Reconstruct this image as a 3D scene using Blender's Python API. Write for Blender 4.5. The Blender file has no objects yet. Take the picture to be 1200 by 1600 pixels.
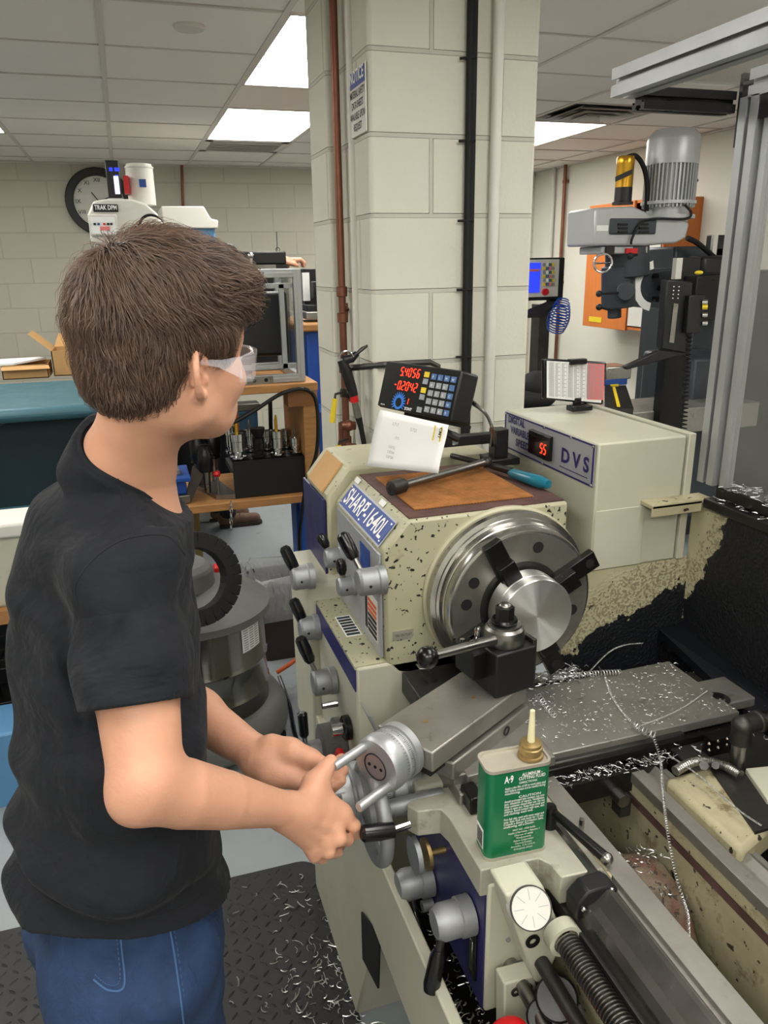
import bpy, math, random
import numpy as np
from mathutils import Vector, Matrix, noise
V = Vector
random.seed(7); np.random.seed(7)
S = bpy.context.scene
COL = S.collection

# ------------------------------------------------------------------ camera
F_PX = 1200.0                      # focal length for the 1200x1600 frame
EYE = V((0, 0, 1.70))
_dn = V((60, 3700, 1200)).normalized()          # straight down, in lens axes (x right, y down, z forward)
_fw = V((-411, -392, 1200)); _fw = (_fw - _dn * _fw.dot(_dn)).normalized()   # along the lathe
_rt = _dn.cross(_fw)
if _rt.x < 0: _rt = -_rt
ROT = Matrix((_rt, _fw, -_dn))     # lens axes -> world
cam = bpy.data.objects.new('camera', bpy.data.cameras.new('camera'))
COL.objects.link(cam)
cam.data.sensor_fit = 'VERTICAL'; cam.data.sensor_height = 36; cam.data.lens = F_PX / 1600 * 36
cam.data.clip_start = 0.02
r_, u_, b_ = ROT @ V((1, 0, 0)), ROT @ V((0, -1, 0)), ROT @ V((0, 0, -1))
mw = Matrix((r_, u_, b_)).transposed().to_4x4(); mw.translation = EYE
cam.matrix_world = mw
S.camera = cam
# ------------------------------------------------------------------ world and exposure
S.view_settings.view_transform = 'Standard'
S.view_settings.look = 'None'
S.view_settings.exposure = 0.1
S.view_settings.gamma = 1.0
S.view_settings.use_curve_mapping = False
w = bpy.data.worlds.new('world'); S.world = w; w.use_nodes = True
w.node_tree.nodes['Background'].inputs[0].default_value = (0.9, 0.95, 1, 1)
w.node_tree.nodes['Background'].inputs[1].default_value = 0.3
LIGHT_STRENGTH = 12.0
CEIL = 2.52

def at(px, py, ax, val):
    """world point where the sight line through (px,py) meets the plane ax=val"""
    d = ROT @ V((px - 600, py - 800, F_PX)); i = 'xyz'.index(ax)
    return EYE + d * ((val - EYE[i]) / d[i])
def dep(px, py, d):
    return EYE + ROT @ V(((px - 600) / F_PX * d, (py - 800) / F_PX * d, d))

# ------------------------------------------------------------------ mesh builder
def frame(axis):
    w = V(axis).normalized()
    u = w.cross(V((0, 0, 1)))
    if u.length < 1e-4: u = w.cross(V((1, 0, 0)))
    u.normalize(); v = w.cross(u)
    return u, v, w
class MB:
    def __init__(s): s.v = []; s.f = []; s.m = []; s.mi = 0
    def add(s, vs, fs):
        o = len(s.v); s.v += [tuple(p) for p in vs]
        for f in fs: s.f.append([i + o for i in f]); s.m.append(s.mi)
        return s
    def box(s, c, d, R=None):
        c = V(c); h = V(d) / 2; vs = []
        for x in (-1, 1):
            for y in (-1, 1):
                for z in (-1, 1):
                    p = V((x * h.x, y * h.y, z * h.z))
                    if R: p = R @ p
                    vs.append(c + p)
        return s.add(vs, [(0, 1, 3, 2), (4, 6, 7, 5), (0, 4, 5, 1), (2, 3, 7, 6), (0, 2, 6, 4), (1, 5, 7, 3)])
    def b2(s, a, b):
        a = V(a); b = V(b)
        return s.box((a + b) / 2, [abs(x) for x in (b - a)])
    def prism(s, poly, vec):
        poly = [V(p) for p in poly]; vec = V(vec); n = len(poly)
        nrm = V((0, 0, 0))
        for i in range(n): nrm += poly[i].cross(poly[(i + 1) % n])
        if nrm.dot(vec) > 0: poly = poly[::-1]
        vs = poly + [p + vec for p in poly]
        return s.add(vs, [tuple(range(n)), tuple(range(2 * n - 1, n - 1, -1))] + [(i, i + n, (i + 1) % n + n, (i + 1) % n) for i in range(n)])
    def rev(s, prof, p0, axis, n=32, a0=0.0):
        """prof: list of (radius, height)"""
        u, v, w = frame(axis); p0 = V(p0); vs = []; fs = []
        for r, h in prof:
            for k in range(n):
                t = a0 + 2 * math.pi * k / n
                vs.append(p0 + w * h + (u * math.cos(t) + v * math.sin(t)) * max(r, 1e-5))
        m = len(prof)
        for j in range(m - 1):
            for k in range(n):
                fs.append((j * n + k, j * n + (k + 1) % n, (j + 1) * n + (k + 1) % n, (j + 1) * n + k))
        fs.append(tuple(range(n - 1, -1, -1))); fs.append(tuple((m - 1) * n + k for k in range(n)))
        return s.add(vs, fs)
    def cyl(s, p0, p1, r0, r1=None, n=24):
        p0 = V(p0); p1 = V(p1); r1 = r0 if r1 is None else r1
        return s.rev([(r0, 0), (r1, (p1 - p0).length)], p0, p1 - p0, n)
    def ball(s, c, r, sc=(1, 1, 1), n=20, R=None):
        c = V(c); vs = []; fs = []; m = n // 2
        for j in range(m + 1):
            a = math.pi * j / m
            for k in range(n):
                b = 2 * math.pi * k / n
                p = V((math.sin(a) * math.cos(b) * r * sc[0], math.sin(a) * math.sin(b) * r * sc[1], math.cos(a) * r * sc[2]))
                if R: p = R @ p
                vs.append(c + p)
        for j in range(m):
            for k in range(n): fs.append((j * n + k, (j + 1) * n + k, (j + 1) * n + (k + 1) % n, j * n + (k + 1) % n))
        return s.add(vs, fs)
    def tube(s, path, r, n=8, close=False):
        P = [V(p) for p in path]; m = len(P)
        rr = r if isinstance(r, (list, tuple)) else [r] * m
        vs = []; fs = []; u = None
        for i in range(m):
            if close: t = P[(i + 1) % m] - P[i - 1]
            else: t = P[min(i + 1, m - 1)] - P[max(i - 1, 0)]
            if t.length < 1e-9: t = V((0, 0, 1))
            t.normalize()
            if u is None: u = frame(t)[0]
            u = u - t * u.dot(t)
            if u.length < 1e-6: u = frame(t)[0]
            u.normalize(); v = t.cross(u)
            for k in range(n):
                a = 2 * math.pi * k / n
                vs.append(P[i] + (u * math.cos(a) + v * math.sin(a)) * rr[i])
        for i in range(m if close else m - 1):
            j = (i + 1) % m
            for k in range(n): fs.append((i * n + k, i * n + (k + 1) % n, j * n + (k + 1) % n, j * n + k))
        if not close: fs.append(tuple(range(n - 1, -1, -1))); fs.append(tuple((m - 1) * n + k for k in range(n)))
        return s.add(vs, fs)
    def torus(s, c, axis, R, r, n=40, k=10):
        u, v, w = frame(axis); c = V(c)
        return s.tube([c + (u * math.cos(2 * math.pi * i / n) + v * math.sin(2 * math.pi * i / n)) * R for i in range(n)], r, k, True)
    def ring(s, c, axis, ro, ri, h, n=32):
        u, v, w = frame(axis); c = V(c)
        vs = []; fs = []
        for (r, z) in ((ri, 0), (ro, 0), (ro, h), (ri, h)):
            for k in range(n):
                t = 2 * math.pi * k / n; vs.append(c + w * z + (u * math.cos(t) + v * math.sin(t)) * r)
        for j in range(4):
            for k in range(n): fs.append((j * n + k, j * n + (k + 1) % n, ((j + 1) % 4) * n + (k + 1) % n, ((j + 1) % 4) * n + k))
        return s.add(vs, fs)
    def quad(s, a, b, c, d): return s.add([a, b, c, d], [(0, 1, 2, 3)])
    def build(s, name, mat, parent=None, bev=0, seg=2, smooth=35):
        me = bpy.data.meshes.new(name); me.from_pydata(s.v, [], s.f); me.update()
        mats = mat if isinstance(mat, (list, tuple)) else [mat]
        for q in mats: me.materials.append(q)
        if len(mats) > 1: me.polygons.foreach_set('material_index', s.m)
        if smooth:
            me.shade_smooth() if hasattr(me, 'shade_smooth') else None
            me.set_sharp_from_angle(angle=math.radians(smooth))
        return link(name, me, parent, bev, seg)
def link(name, me, parent=None, bev=0, seg=2):
    o = bpy.data.objects.new(name, me); COL.objects.link(o)
    if bev:
        b = o.modifiers.new('bevel', 'BEVEL'); b.width = bev; b.segments = seg; b.limit_method = 'ANGLE'; b.angle_limit = math.radians(40)
    if parent:
        o.parent = parent
        if parent.type == 'EMPTY': o.matrix_parent_inverse = parent.matrix_basis.inverted()
    return o
def tag(o, label=None, cat=None, group=None, kind=None):
    if label: o['label'] = label
    if cat: o['category'] = cat
    if group: o['group'] = group
    if kind: o['kind'] = kind
    return o
def thing(name, loc, label, cat, group=None):
    o = bpy.data.objects.new(name, None); COL.objects.link(o); o.location = V(loc); o.empty_display_size = .05
    o.matrix_basis = Matrix.Translation(V(loc))
    return tag(o, label, cat, group)
def dup(root, off, label=None):
    def cp(o, par):
        c = o.copy(); COL.objects.link(c)
        if par: c.parent = par
        for ch in [q for q in COL.objects if q.parent == o]: cp(ch, c)
        return c
    c = cp(root, None); c.location = root.location + V(off)
    if label: c['label'] = label
    return c
def text(name, s, pos, xd, yd, size, mat, parent=None, width=None, ext=.0006, align='LEFT', bold=0.0):
    """letters lying in the plane spanned by xd (reading direction) and yd (up)"""
    cu = bpy.data.curves.new('t', 'FONT'); cu.body = s; cu.size = size; cu.extrude = 0; cu.align_x = align; cu.offset = bold * size
    cu.resolution_u = 3
    ob = bpy.data.objects.new('t', cu); COL.objects.link(ob)
    bpy.context.view_layer.update()
    me = bpy.data.meshes.new_from_object(ob.evaluated_get(bpy.context.evaluated_depsgraph_get()))
    bpy.data.objects.remove(ob); bpy.data.curves.remove(cu)
    xd = V(xd).normalized(); yd = V(yd); yd = (yd - xd * yd.dot(xd)).normalized(); n = xd.cross(yd)
    k = 1.0
    if width and len(me.vertices):
        xs = [q.co.x for q in me.vertices]; k = width / max(1e-6, max(xs) - min(xs))
    for q in me.vertices:
        c = q.co.copy(); q.co = V(pos) + xd * c.x * k + yd * c.y + n * ext
    me.materials.clear(); me.materials.append(mat)
    return link(name, me, parent)

# ------------------------------------------------------------------ materials
def srgb(*c):
    if len(c) == 1 and isinstance(c[0], (tuple, list)): c = c[0]
    f = lambda x: x / 12.92 if x <= .04045 else ((x + .055) / 1.055) ** 2.4
    return tuple(f(x / 255) for x in c) + (1,)
def mat(name, col, rough=.5, metal=0.0, var=0, vscale=8, bump=0, bscale=60, chips=None, stain=None, stretch=None, emit=0, trans=0, alpha=1, sss=0, coat=0, ior=1.45, sheen=0, spec=None, dist=.002):
    m = bpy.data.materials.new(name); m.use_nodes = True
    nt = m.node_tree; N = nt.nodes; L = nt.links; B = N['Principled BSDF']
    c = srgb(*col); B.inputs['Base Color'].default_value = c
    B.inputs['Roughness'].default_value = rough; B.inputs['Metallic'].default_value = metal; B.inputs['IOR'].default_value = ior
    if spec is not None: B.inputs['Specular IOR Level'].default_value = spec
    if coat: B.inputs['Coat Weight'].default_value = coat; B.inputs['Coat Roughness'].default_value = .15
    if sheen: B.inputs['Sheen Weight'].default_value = sheen; B.inputs['Sheen Roughness'].default_value = .5
    if trans: B.inputs['Transmission Weight'].default_value = trans
    if alpha < 1: B.inputs['Alpha'].default_value = alpha
    if sss:
        B.inputs['Subsurface Weight'].default_value = sss; B.inputs['Subsurface Radius'].default_value = (.012, .004, .002); B.inputs['Subsurface Scale'].default_value = 1
    if emit: B.inputs['Emission Color'].default_value = c; B.inputs['Emission Strength'].default_value = emit
    tc = N.new('ShaderNodeTexCoord'); co = tc.outputs['Object']
    if stretch:
        mp = N.new('ShaderNodeMapping'); mp.inputs['Scale'].default_value = stretch; L.new(co, mp.inputs[0]); co = mp.outputs[0]
    def nz(scale, detail=5, rgh=.6, src=None):
        n = N.new('ShaderNodeTexNoise'); n.inputs['Scale'].default_value = scale; n.inputs['Detail'].default_value = detail; n.inputs['Roughness'].default_value = rgh
        L.new(src or co, n.inputs['Vector']); return n.outputs['Fac']
    def ramp(src, a, b, ca=(0, 0, 0, 1), cb=(1, 1, 1, 1)):
        r = N.new('ShaderNodeValToRGB'); r.color_ramp.elements[0].position = a; r.color_ramp.elements[1].position = b
        r.color_ramp.elements[0].color = ca; r.color_ramp.elements[1].color = cb; L.new(src, r.inputs[0]); return r.outputs[0]
    def mix(fac, a, b, blend='MIX'):
        x = N.new('ShaderNodeMix'); x.data_type = 'RGBA'; x.blend_type = blend
        for s_, v_ in ((0, fac), (6, a), (7, b)):
            if hasattr(v_, 'is_linked'): L.new(v_, x.inputs[s_])
            else: x.inputs[s_].default_value = v_
        return x.outputs[2]
    cur = c
    if var:
        d = tuple(x * (1 - var) for x in c[:3]) + (1,); h = tuple(min(1, x * (1 + var * .5)) for x in c[:3]) + (1,)
        cur = ramp(nz(vscale, 8, .65), .3, .7, d, h)
        rr = N.new('ShaderNodeMapRange'); rr.inputs[3].default_value = max(0, rough - .12); rr.inputs[4].default_value = min(1, rough + .15)
        L.new(nz(vscale * 2.3), rr.inputs[0]); L.new(rr.outputs[0], B.inputs['Roughness'])
    if stain:
        sc, th, scol = stain
        cur = mix(ramp(nz(sc, 9, .7), th, th + .12), cur, srgb(*scol))
    if chips:
        sc, th, ccol = chips
        f = ramp(nz(sc, 2, .5), th, th + .015)
        cur = mix(f, cur, srgb(*ccol))
    if hasattr(cur, 'is_linked'): L.new(cur, B.inputs['Base Color'])
    if bump:
        bp = N.new('ShaderNodeBump'); bp.inputs['Strength'].default_value = bump; bp.inputs['Distance'].default_value = dist
        L.new(nz(bscale, 4), bp.inputs['Height']); L.new(bp.outputs[0], B.inputs['Normal'])
    m['_'] = 0
    return m
def block_mat(name, col, w_, h_, axes, mortar, off=(0, 0), bump=.6, groove=.006, scale_dark=.9):
    m = mat(name, col, .62, var=.05, vscale=1.5)
    nt = m.node_tree; N = nt.nodes; L = nt.links; B = N['Principled BSDF']
    tc = N.new('ShaderNodeTexCoord'); sp = N.new('ShaderNodeSeparateXYZ'); cb = N.new('ShaderNodeCombineXYZ')
    L.new(tc.outputs['Object'], sp.inputs[0])
    for k, a in enumerate(axes):
        ad = N.new('ShaderNodeMath'); ad.inputs[1].default_value = off[k]; L.new(sp.outputs['XYZ'.index(a)], ad.inputs[0]); L.new(ad.outputs[0], cb.inputs[k])
    br = N.new('ShaderNodeTexBrick'); L.new(cb.outputs[0], br.inputs[0]); br.inputs['Scale'].default_value = 1
    br.inputs['Brick Width'].default_value = w_; br.inputs['Row Height'].default_value = h_; br.inputs['Mortar Size'].default_value = groove; br.inputs['Mortar Smooth'].default_value = .3
    br.inputs['Color1'].default_value = (1, 1, 1, 1); br.inputs['Color2'].default_value = (.96, .96, .96, 1); br.inputs['Mortar'].default_value = (mortar,) * 3 + (1,)
    old = B.inputs['Base Color'].links[0].from_socket
    x = N.new('ShaderNodeMix'); x.data_type = 'RGBA'; x.blend_type = 'MULTIPLY'; x.inputs[0].default_value = 1
    L.new(old, x.inputs[6]); L.new(br.outputs['Color'], x.inputs[7]); L.new(x.outputs[2], B.inputs['Base Color'])
    b1 = N.new('ShaderNodeBump'); b1.inputs['Strength'].default_value = bump; b1.inputs['Distance'].default_value = .006; b1.invert = True
    L.new(br.outputs['Fac'], b1.inputs['Height'])
    n = N.new('ShaderNodeTexNoise'); n.inputs['Scale'].default_value = 90; n.inputs['Detail'].default_value = 5; L.new(tc.outputs['Object'], n.inputs['Vector'])
    b2 = N.new('ShaderNodeBump'); b2.inputs['Strength'].default_value = .55; b2.inputs['Distance'].default_value = .002
    L.new(n.outputs['Fac'], b2.inputs['Height']); L.new(b1.outputs[0], b2.inputs['Normal']); L.new(b2.outputs[0], B.inputs['Normal'])
    return m
MT = {}
def m_(k, *a, **kw):
    MT[k] = mat(k, *a, **kw); return MT[k]
m_('floor_paint', (148, 154, 158), .32, var=.12, vscale=3, stain=(5, .6, (112, 116, 118)), bump=.1, bscale=30)
m_('ceiling_tile', (226, 221, 214), .9, var=.03, vscale=2, bump=.25, bscale=120)
m_('grid_metal', (200, 194, 186), .6)
m_('diffuser', (255, 252, 245), .5, emit=LIGHT_STRENGTH)
m_('plain_wall', (214, 212, 200), .7, var=.03, vscale=2)
m_('beige', (176, 172, 146), .42, var=.1, vscale=5, chips=(70, .72, (40, 34, 28)), stain=(14, .66, (120, 108, 82)), bump=.08, bscale=40)
m_('beige_chipped', (170, 167, 140), .42, var=.08, vscale=5, chips=(95, .638, (22, 20, 18)), stain=(14, .64, (120, 108, 82)), bump=.08, bscale=40)
m_('beige_dirty', (166, 158, 128), .6, var=.25, vscale=9, chips=(60, .66, (46, 38, 28)), stain=(20, .55, (110, 96, 68)), bump=.3, bscale=60)
m_('beige_clean', (182, 180, 162), .45, var=.08, vscale=4, stain=(10, .66, (140, 132, 108)))
m_('off_white', (206, 204, 196), .4, var=.05)
m_('blue_plate', (36, 66, 140), .4, var=.15, vscale=20)
m_('navy', (38, 36, 84), .4, var=.25, vscale=10)
m_('navy_line', (34, 30, 92), .45)
m_('silver_plate', (168, 170, 174), .38, .35, var=.08, vscale=10)
m_('white_ink', (235, 235, 232), .5)
m_('steel', (150, 148, 144), .3, 1.0, var=.2, vscale=12, bump=.06, bscale=90)
m_('ground_steel', (150, 147, 140), .42, .7, var=.22, vscale=9, stain=(16, .6, (92, 86, 76)), bump=.12, bscale=90)
m_('dark_steel', (74, 72, 70), .42, .8, var=.3, vscale=12)
m_('chrome', (205, 205, 205), .12, 1.0)
m_('chuck_steel', (178, 176, 172), .2, .95, var=.12, vscale=9)
m_('chuck_face', (142, 139, 132), .36, .8, var=.25, vscale=12)
m_('satin_aluminium', (172, 174, 176), .42, .7, var=.06, vscale=8)
m_('cast_aluminium', (150, 152, 154), .5, .6, var=.15, vscale=14, bump=.15, bscale=90)
m_('black_plastic', (16, 16, 17), .22)
m_('black_satin', (22, 22, 24), .42, var=.2, vscale=10)
m_('black_oxide', (30, 29, 29), .3, .5, var=.25, vscale=14)
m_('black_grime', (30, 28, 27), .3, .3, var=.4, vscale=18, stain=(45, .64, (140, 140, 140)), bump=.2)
m_('black_matte', (14, 14, 15), .75)
m_('shield_black', (17, 19, 24), .35, var=.4, vscale=6, stain=(70, .72, (90, 90, 92)))
m_('copper', (128, 84, 68), .42, .75, var=.25, vscale=9)
m_('brass', (168, 144, 98), .4, .8, var=.2)
m_('rust_mesh', (184, 126, 72), .7, .2, var=.45, vscale=20)
m_('rust_tray', (96, 70, 66), .6, .2, var=.4, vscale=16)
m_('wood', (170, 122, 72), .55, var=.28, vscale=9, stretch=(1, 6, 6))
m_('wood_dark', (132, 88, 48), .6, var=.3, vscale=9, stretch=(1, 6, 6))
m_('orange_wood', (196, 112, 48), .5, var=.12, vscale=6, stretch=(6, 6, 1))
m_('cardboard', (186, 146, 96), .8, var=.08)
m_('paper', (228, 228, 226), .8, var=.02)
m_('blue_cabinet', (24, 70, 150), .42, var=.2, vscale=5)
m_('teal', (58, 100, 112), .45, var=.15, vscale=4)
m_('teal_dark', (26, 48, 56), .5, var=.3, vscale=4)
m_('sky_blue', (84, 134, 176), .45, var=.08)
m_('grey_plastic', (98, 98, 96), .5, var=.1, bump=.2, bscale=200)
m_('mill_grey', (172, 174, 176), .38, .3, var=.06)
m_('mill_dark', (58, 64, 70), .42, .3, var=.12)
m_('orange_paint', (196, 92, 40), .5)
m_('red', (190, 22, 28), .35)
m_('yellow', (216, 190, 40), .4)
m_('green_can', (14, 108, 68), .3, .1, var=.06, coat=.3)
m_('tin', (186, 180, 166), .4, .5, var=.2)
m_('spout', (226, 218, 180), .4, sss=.2)
m_('led_red', (255, 44, 20), .5, emit=4)
m_('led_glass', (30, 10, 12), .15)
m_('screen_blue', (40, 60, 220), .4, emit=1.0)
m_('screen_white', (220, 225, 240), .4, emit=.8)
m_('key_grey', (140, 144, 148), .5)
m_('key_blue', (70, 104, 150), .5)
m_('ink_blue', (40, 110, 200), .5)
m_('ink_grey', (150, 150, 152), .8)
m_('ink_black', (30, 30, 32), .7)
m_('rubber_mat', (40, 40, 41), .55, var=.25, vscale=6, bump=.15, bscale=150)
m_('swarf', (205, 205, 205), .36, .9)
m_('teal_handle', (20, 108, 130), .3, coat=.4)
m_('gold', (196, 150, 50), .28, .9)
m_('pink_page', (214, 118, 118), .7)
m_('red_casting', (112, 98, 80), .6, .1, var=.5, vscale=30, stain=(7, .52, (104, 36, 42)), chips=(120, .6, (60, 54, 46)), bump=.7, bscale=160)
m_('clear_sheet', (235, 240, 240), .12, trans=1, alpha=.35, ior=1.02)
m_('scratched_sheet', (150, 150, 144), .3, alpha=.22, var=.3, vscale=14)
m_('bin_liner', (220, 222, 226), .22, alpha=.42, bump=.6, bscale=18, dist=.01)
m_('bin_brown', (52, 40, 36), .5)
m_('clear_lens', (240, 238, 246), .05, alpha=.13)
m_('lens_edge', (240, 238, 246), .1, alpha=.2)
m_('hose_blue', (20, 70, 170), .3)
m_('stainless', (120, 118, 114), .14, 1.0, var=.1, vscale=4)

def add_bump(m, scale, dist, strength=1.0, stretch=None, detail=3):
    nt = m.node_tree; N = nt.nodes; L = nt.links; B = N['Principled BSDF']
    tc = N.new('ShaderNodeTexCoord'); mp = N.new('ShaderNodeMapping'); mp.inputs['Scale'].default_value = stretch or (1, 1, 1); L.new(tc.outputs['Object'], mp.inputs[0])
    n = N.new('ShaderNodeTexNoise'); n.inputs['Scale'].default_value = scale; n.inputs['Detail'].default_value = detail; n.inputs['Distortion'].default_value = .6; L.new(mp.outputs[0], n.inputs['Vector'])
    b = N.new('ShaderNodeBump'); b.inputs['Strength'].default_value = strength; b.inputs['Distance'].default_value = dist; L.new(n.outputs['Fac'], b.inputs['Height'])
    if B.inputs['Normal'].links: L.new(B.inputs['Normal'].links[0].from_socket, b.inputs['Normal'])
    L.new(b.outputs[0], B.inputs['Normal'])

add_bump(MT['bin_liner'], 22, .03, 1.0, (1, 1, .4), 4)

# ================================================================== the setting
def struct(name, mb, mt, **kw): return tag(mb.build(name, mt, **kw), kind='structure')
WY, WX = 7.3, 3.95
MT['wall_block'] = block_mat('wall_block', (192, 188, 172), .41, .2, 'XZ', .86, (0.1, .02), .5, .007)
MT['col_block'] = block_mat('col_block', (206, 204, 190), .42, .207, 'XZ', .8, (-.02, .036), .9, .007)
MT['col_side'] = block_mat('col_side', (206, 204, 190), .42, .207, 'YZ', .8, (0, .036), .9, .007)
struct('floor', MB().b2((-3.2, -2.2, -.1), (WX, WY, 0)), MT['floor_paint'])
struct('wall_back', MB().b2((-3.2, WY, 0), (WX, WY + .1, CEIL)), MT['wall_block'])
struct('wall_right', MB().b2((WX, -2.2, 0), (WX + .1, WY + .1, CEIL)), MT['plain_wall'])
struct('wall_left', MB().b2((-3.3, -2.2, 0), (-3.2, WY + .1, CEIL)), MT['wall_block'])
struct('wall_front', MB().b2((-3.3, -2.3, 0), (WX + .1, -2.2, CEIL)), MT['plain_wall'])
# ceiling: tiles 0.61 x 0.55 on a T-bar grid, a few tiles sit a little crooked
GX = [.02 + .61 * k for k in range(-6, 7)]; GY = [2.98 + .575 * k for k in range(-9, 8)]
LIGHTS = [(1, 0), (1, 3), (4, 3), (-2, 3), (1, -5), (-2, -1), (4, -3), (-2, -5), (-4, 1), (1, -8), (4, -6), (4, 5), (-2, -8), (-1, -8)]     # (column, row) of the first tile of each 2x4 panel
used_t = set()
for (i, j) in LIGHTS: used_t |= {(i, j), (i, j + 1)}
VENTS = [(1, 5), (4, 2)]
tl = MB(); gb = MB()
tl.b2((-3.3, -2.3, CEIL + .03), (WX + .1, WY + .1, CEIL + .06))
for i in range(-6, 7):
    for j in range(-9, 8):
        x0 = .02 + .61 * i; y0 = 2.98 + .575 * j
        if (i, j) in used_t or (i, j) in VENTS: continue
        z = CEIL + random.uniform(.0, .003)
        x1 = min(x0 + .60, WX); y1 = min(y0 + .565, WY); x0 = max(x0 + .008, -3.2); y0 = max(y0 + .008, -2.2)
        if x1 - x0 < .02 or y1 - y0 < .02: continue
        tl.b2((x0, y0, z), (x1, y1, z + .015))
struct('ceiling', tl, MT['ceiling_tile'])
for x in GX: gb.b2((x - .011, -2.2, CEIL - .004), (x + .011, WY, CEIL + .003))
for j, y in enumerate(GY): gb.b2((-3.2, y - .006, CEIL - .003), (WX, y + .006, CEIL + .003))
struct('trim_1', gb, MT['grid_metal'])
wt = MB(); wt.b2((-3.2, WY - .02, CEIL - .012), (WX, WY, CEIL)); wt.b2((WX - .02, -2.2, CEIL - .012), (WX, WY, CEIL))
struct('trim_2', wt, MT['grid_metal'])
def ceil_light(i, j, label):
    x0 = .02 + .61 * i; y0 = 2.98 + .575 * j
    t = thing('ceiling_light', (x0 + .305, y0 + .575, CEIL), label, 'ceiling light', 'flat ceiling light panels')
    fr = MB()
    for a, b in (((x0 + .008, y0 + .006), (x0 + .602, y0 + .02)), ((x0 + .008, y0 + 1.13), (x0 + .602, y0 + 1.144)), ((x0 + .008, y0 + .006), (x0 + .022, y0 + 1.144)), ((x0 + .588, y0 + .006), (x0 + .602, y0 + 1.144))):
        fr.b2((a[0], a[1], CEIL - .002), (b[0], b[1], CEIL + .02))
    fr.build('frame', MT['grid_metal'], t)
    MB().b2((x0 + .02, y0 + .018, CEIL + .004), (x0 + .59, y0 + 1.132, CEIL + .012)).build('diffuser', MT['diffuser'], t)
LL = {0: 'glowing white ceiling panel cut by the copper pipe, nearer of the left pair', 1: 'glowing white ceiling panel beside the slotted air vent, farther of the left pair', 2: 'glowing white ceiling panel to the right of the block column'}
for k, (i, j) in enumerate(LIGHTS): ceil_light(i, j, LL.get(k, 'glowing white ceiling panel above or behind the camera'))
# ceiling vents
def vent(i, j, label, rings):
    x0 = .02 + .61 * i; y0 = 2.98 + .575 * j; c = V((x0 + .305, y0 + .287, CEIL))
    t = thing('ceiling_vent', c, label, 'air vent')
    MB().b2((x0 + .01, y0 + .01, CEIL + .012), (x0 + .6, y0 + .565, CEIL + .02)).build('backing', MT['dark_steel'], t)
    if rings:
        for k, (a, z) in enumerate(((.285, 0), (.225, -.012), (.165, -.02), (.105, -.024))):
            b = MB(); a2 = a - .042
            for s in (-1, 1):
                b.add([c + V((-a, s * a * .94, z)), c + V((a, s * a * .94, z)), c + V((a2, s * a2 * .94, z + .022)), c + V((-a2, s * a2 * .94, z + .022))], [(0, 1, 2, 3)])
                b.add([c + V((s * a, -a * .94, z)), c + V((s * a, a * .94, z)), c + V((s * a2, a2 * .94, z + .022)), c + V((s * a2, -a2 * .94, z + .022))], [(0, 1, 2, 3)])
            o = b.build('louvre', MT['grid_metal'], t); sd = o.modifiers.new('s', 'SOLIDIFY'); sd.thickness = .003
    else:
        fb = MB()
        for s in (-1, 1):
            fb.b2(c + V((-.3, s * .25 - .035, -.003)), c + V((.3, s * .25 + .035, .006))); fb.b2(c + V((s * .27 - .03, -.28, -.003)), c + V((s * .27 + .03, .28, .006)))
        fb.build('frame', MT['grid_metal'], t)
        for k in range(9):
            y = -.2 + k * .05
            MB().box(c + V((0, y, 0)), (.5, .035, .003), Matrix.Rotation(.6, 3, 'X')).build('louvre', MT['grid_metal'], t)
vent(1, 5, 'slotted ceiling air vent beyond the farther left light panel', False)
vent(4, 2, 'square ceiling air diffuser above the knee mill, right of the column', True)
# round sprinkler / detector cover
p = at(295, 40, 'z', CEIL)
tag(MB().rev([(0.0, -.016), (.05, -.014), (.056, -.006), (.056, .003)], p, (0, 0, 1)).build('ceiling_cover', MT['grid_metal']), 'small round white cover plate on the ceiling tile, upper left', 'ceiling cover')

# block column
CX0, CX1, CY0, CY1 = .679, 1.188, 2.2, 2.62
cm = MB(); cm.b2((CX0, CY0, 0), (CX1, CY1, CEIL)); cm.m = [0 if k in (2, 3, 4, 5) else 1 for k in range(6)]
cm.m = [1, 1, 0, 0, 0, 0]
struct('wall_column', cm, [MT['col_block'], MT['col_side']], bev=.012)
sp = MB()      # narrow set-back pier left of the column
sp.b2((at(518, 400, 'y', 2.5).x, 2.5, 0), (CX0 + .02, CY1 + .12, CEIL))
struct('wall_pier', sp, MT['col_side'], bev=.01)

def pipe(name, pts, r, mt, label, cat='pipe', parts=None, n=12, group=None):
    o = MB().tube(pts, r, n).build(name, MT[mt]); return tag(o, label, cat, group)
# copper riser at the column's left
cx_ = at(535, 480, 'y', 2.44).x; cp = thing('copper_pipe', (cx_, 2.44, .6), 'tall copper pipe running up the left edge of the block column', 'pipe')
cy_ = 2.44
MB().cyl((cx_, cy_, .55), (cx_, cy_, CEIL), .0115, n=14).build('pipe', MT['copper'], cp)
for z in (1.12, 1.36, 1.52, 1.60):
    MB().rev([(.012, 0), (.017, .002), (.017, .03), (.012, .032)], (cx_, cy_, z), (0, 0, 1), 14).build('fitting', MT['copper'], cp)
for z in (1.56, 1.28):
    MB().cyl((cx_, cy_, z), (cx_ + .03, cy_ + .03, z), .006).cyl((cx_ + .026, cy_ + .026, z), (cx_ + .036, cy_ + .036, z), .02).build('wall_clip', MT['copper'], cp)
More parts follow.
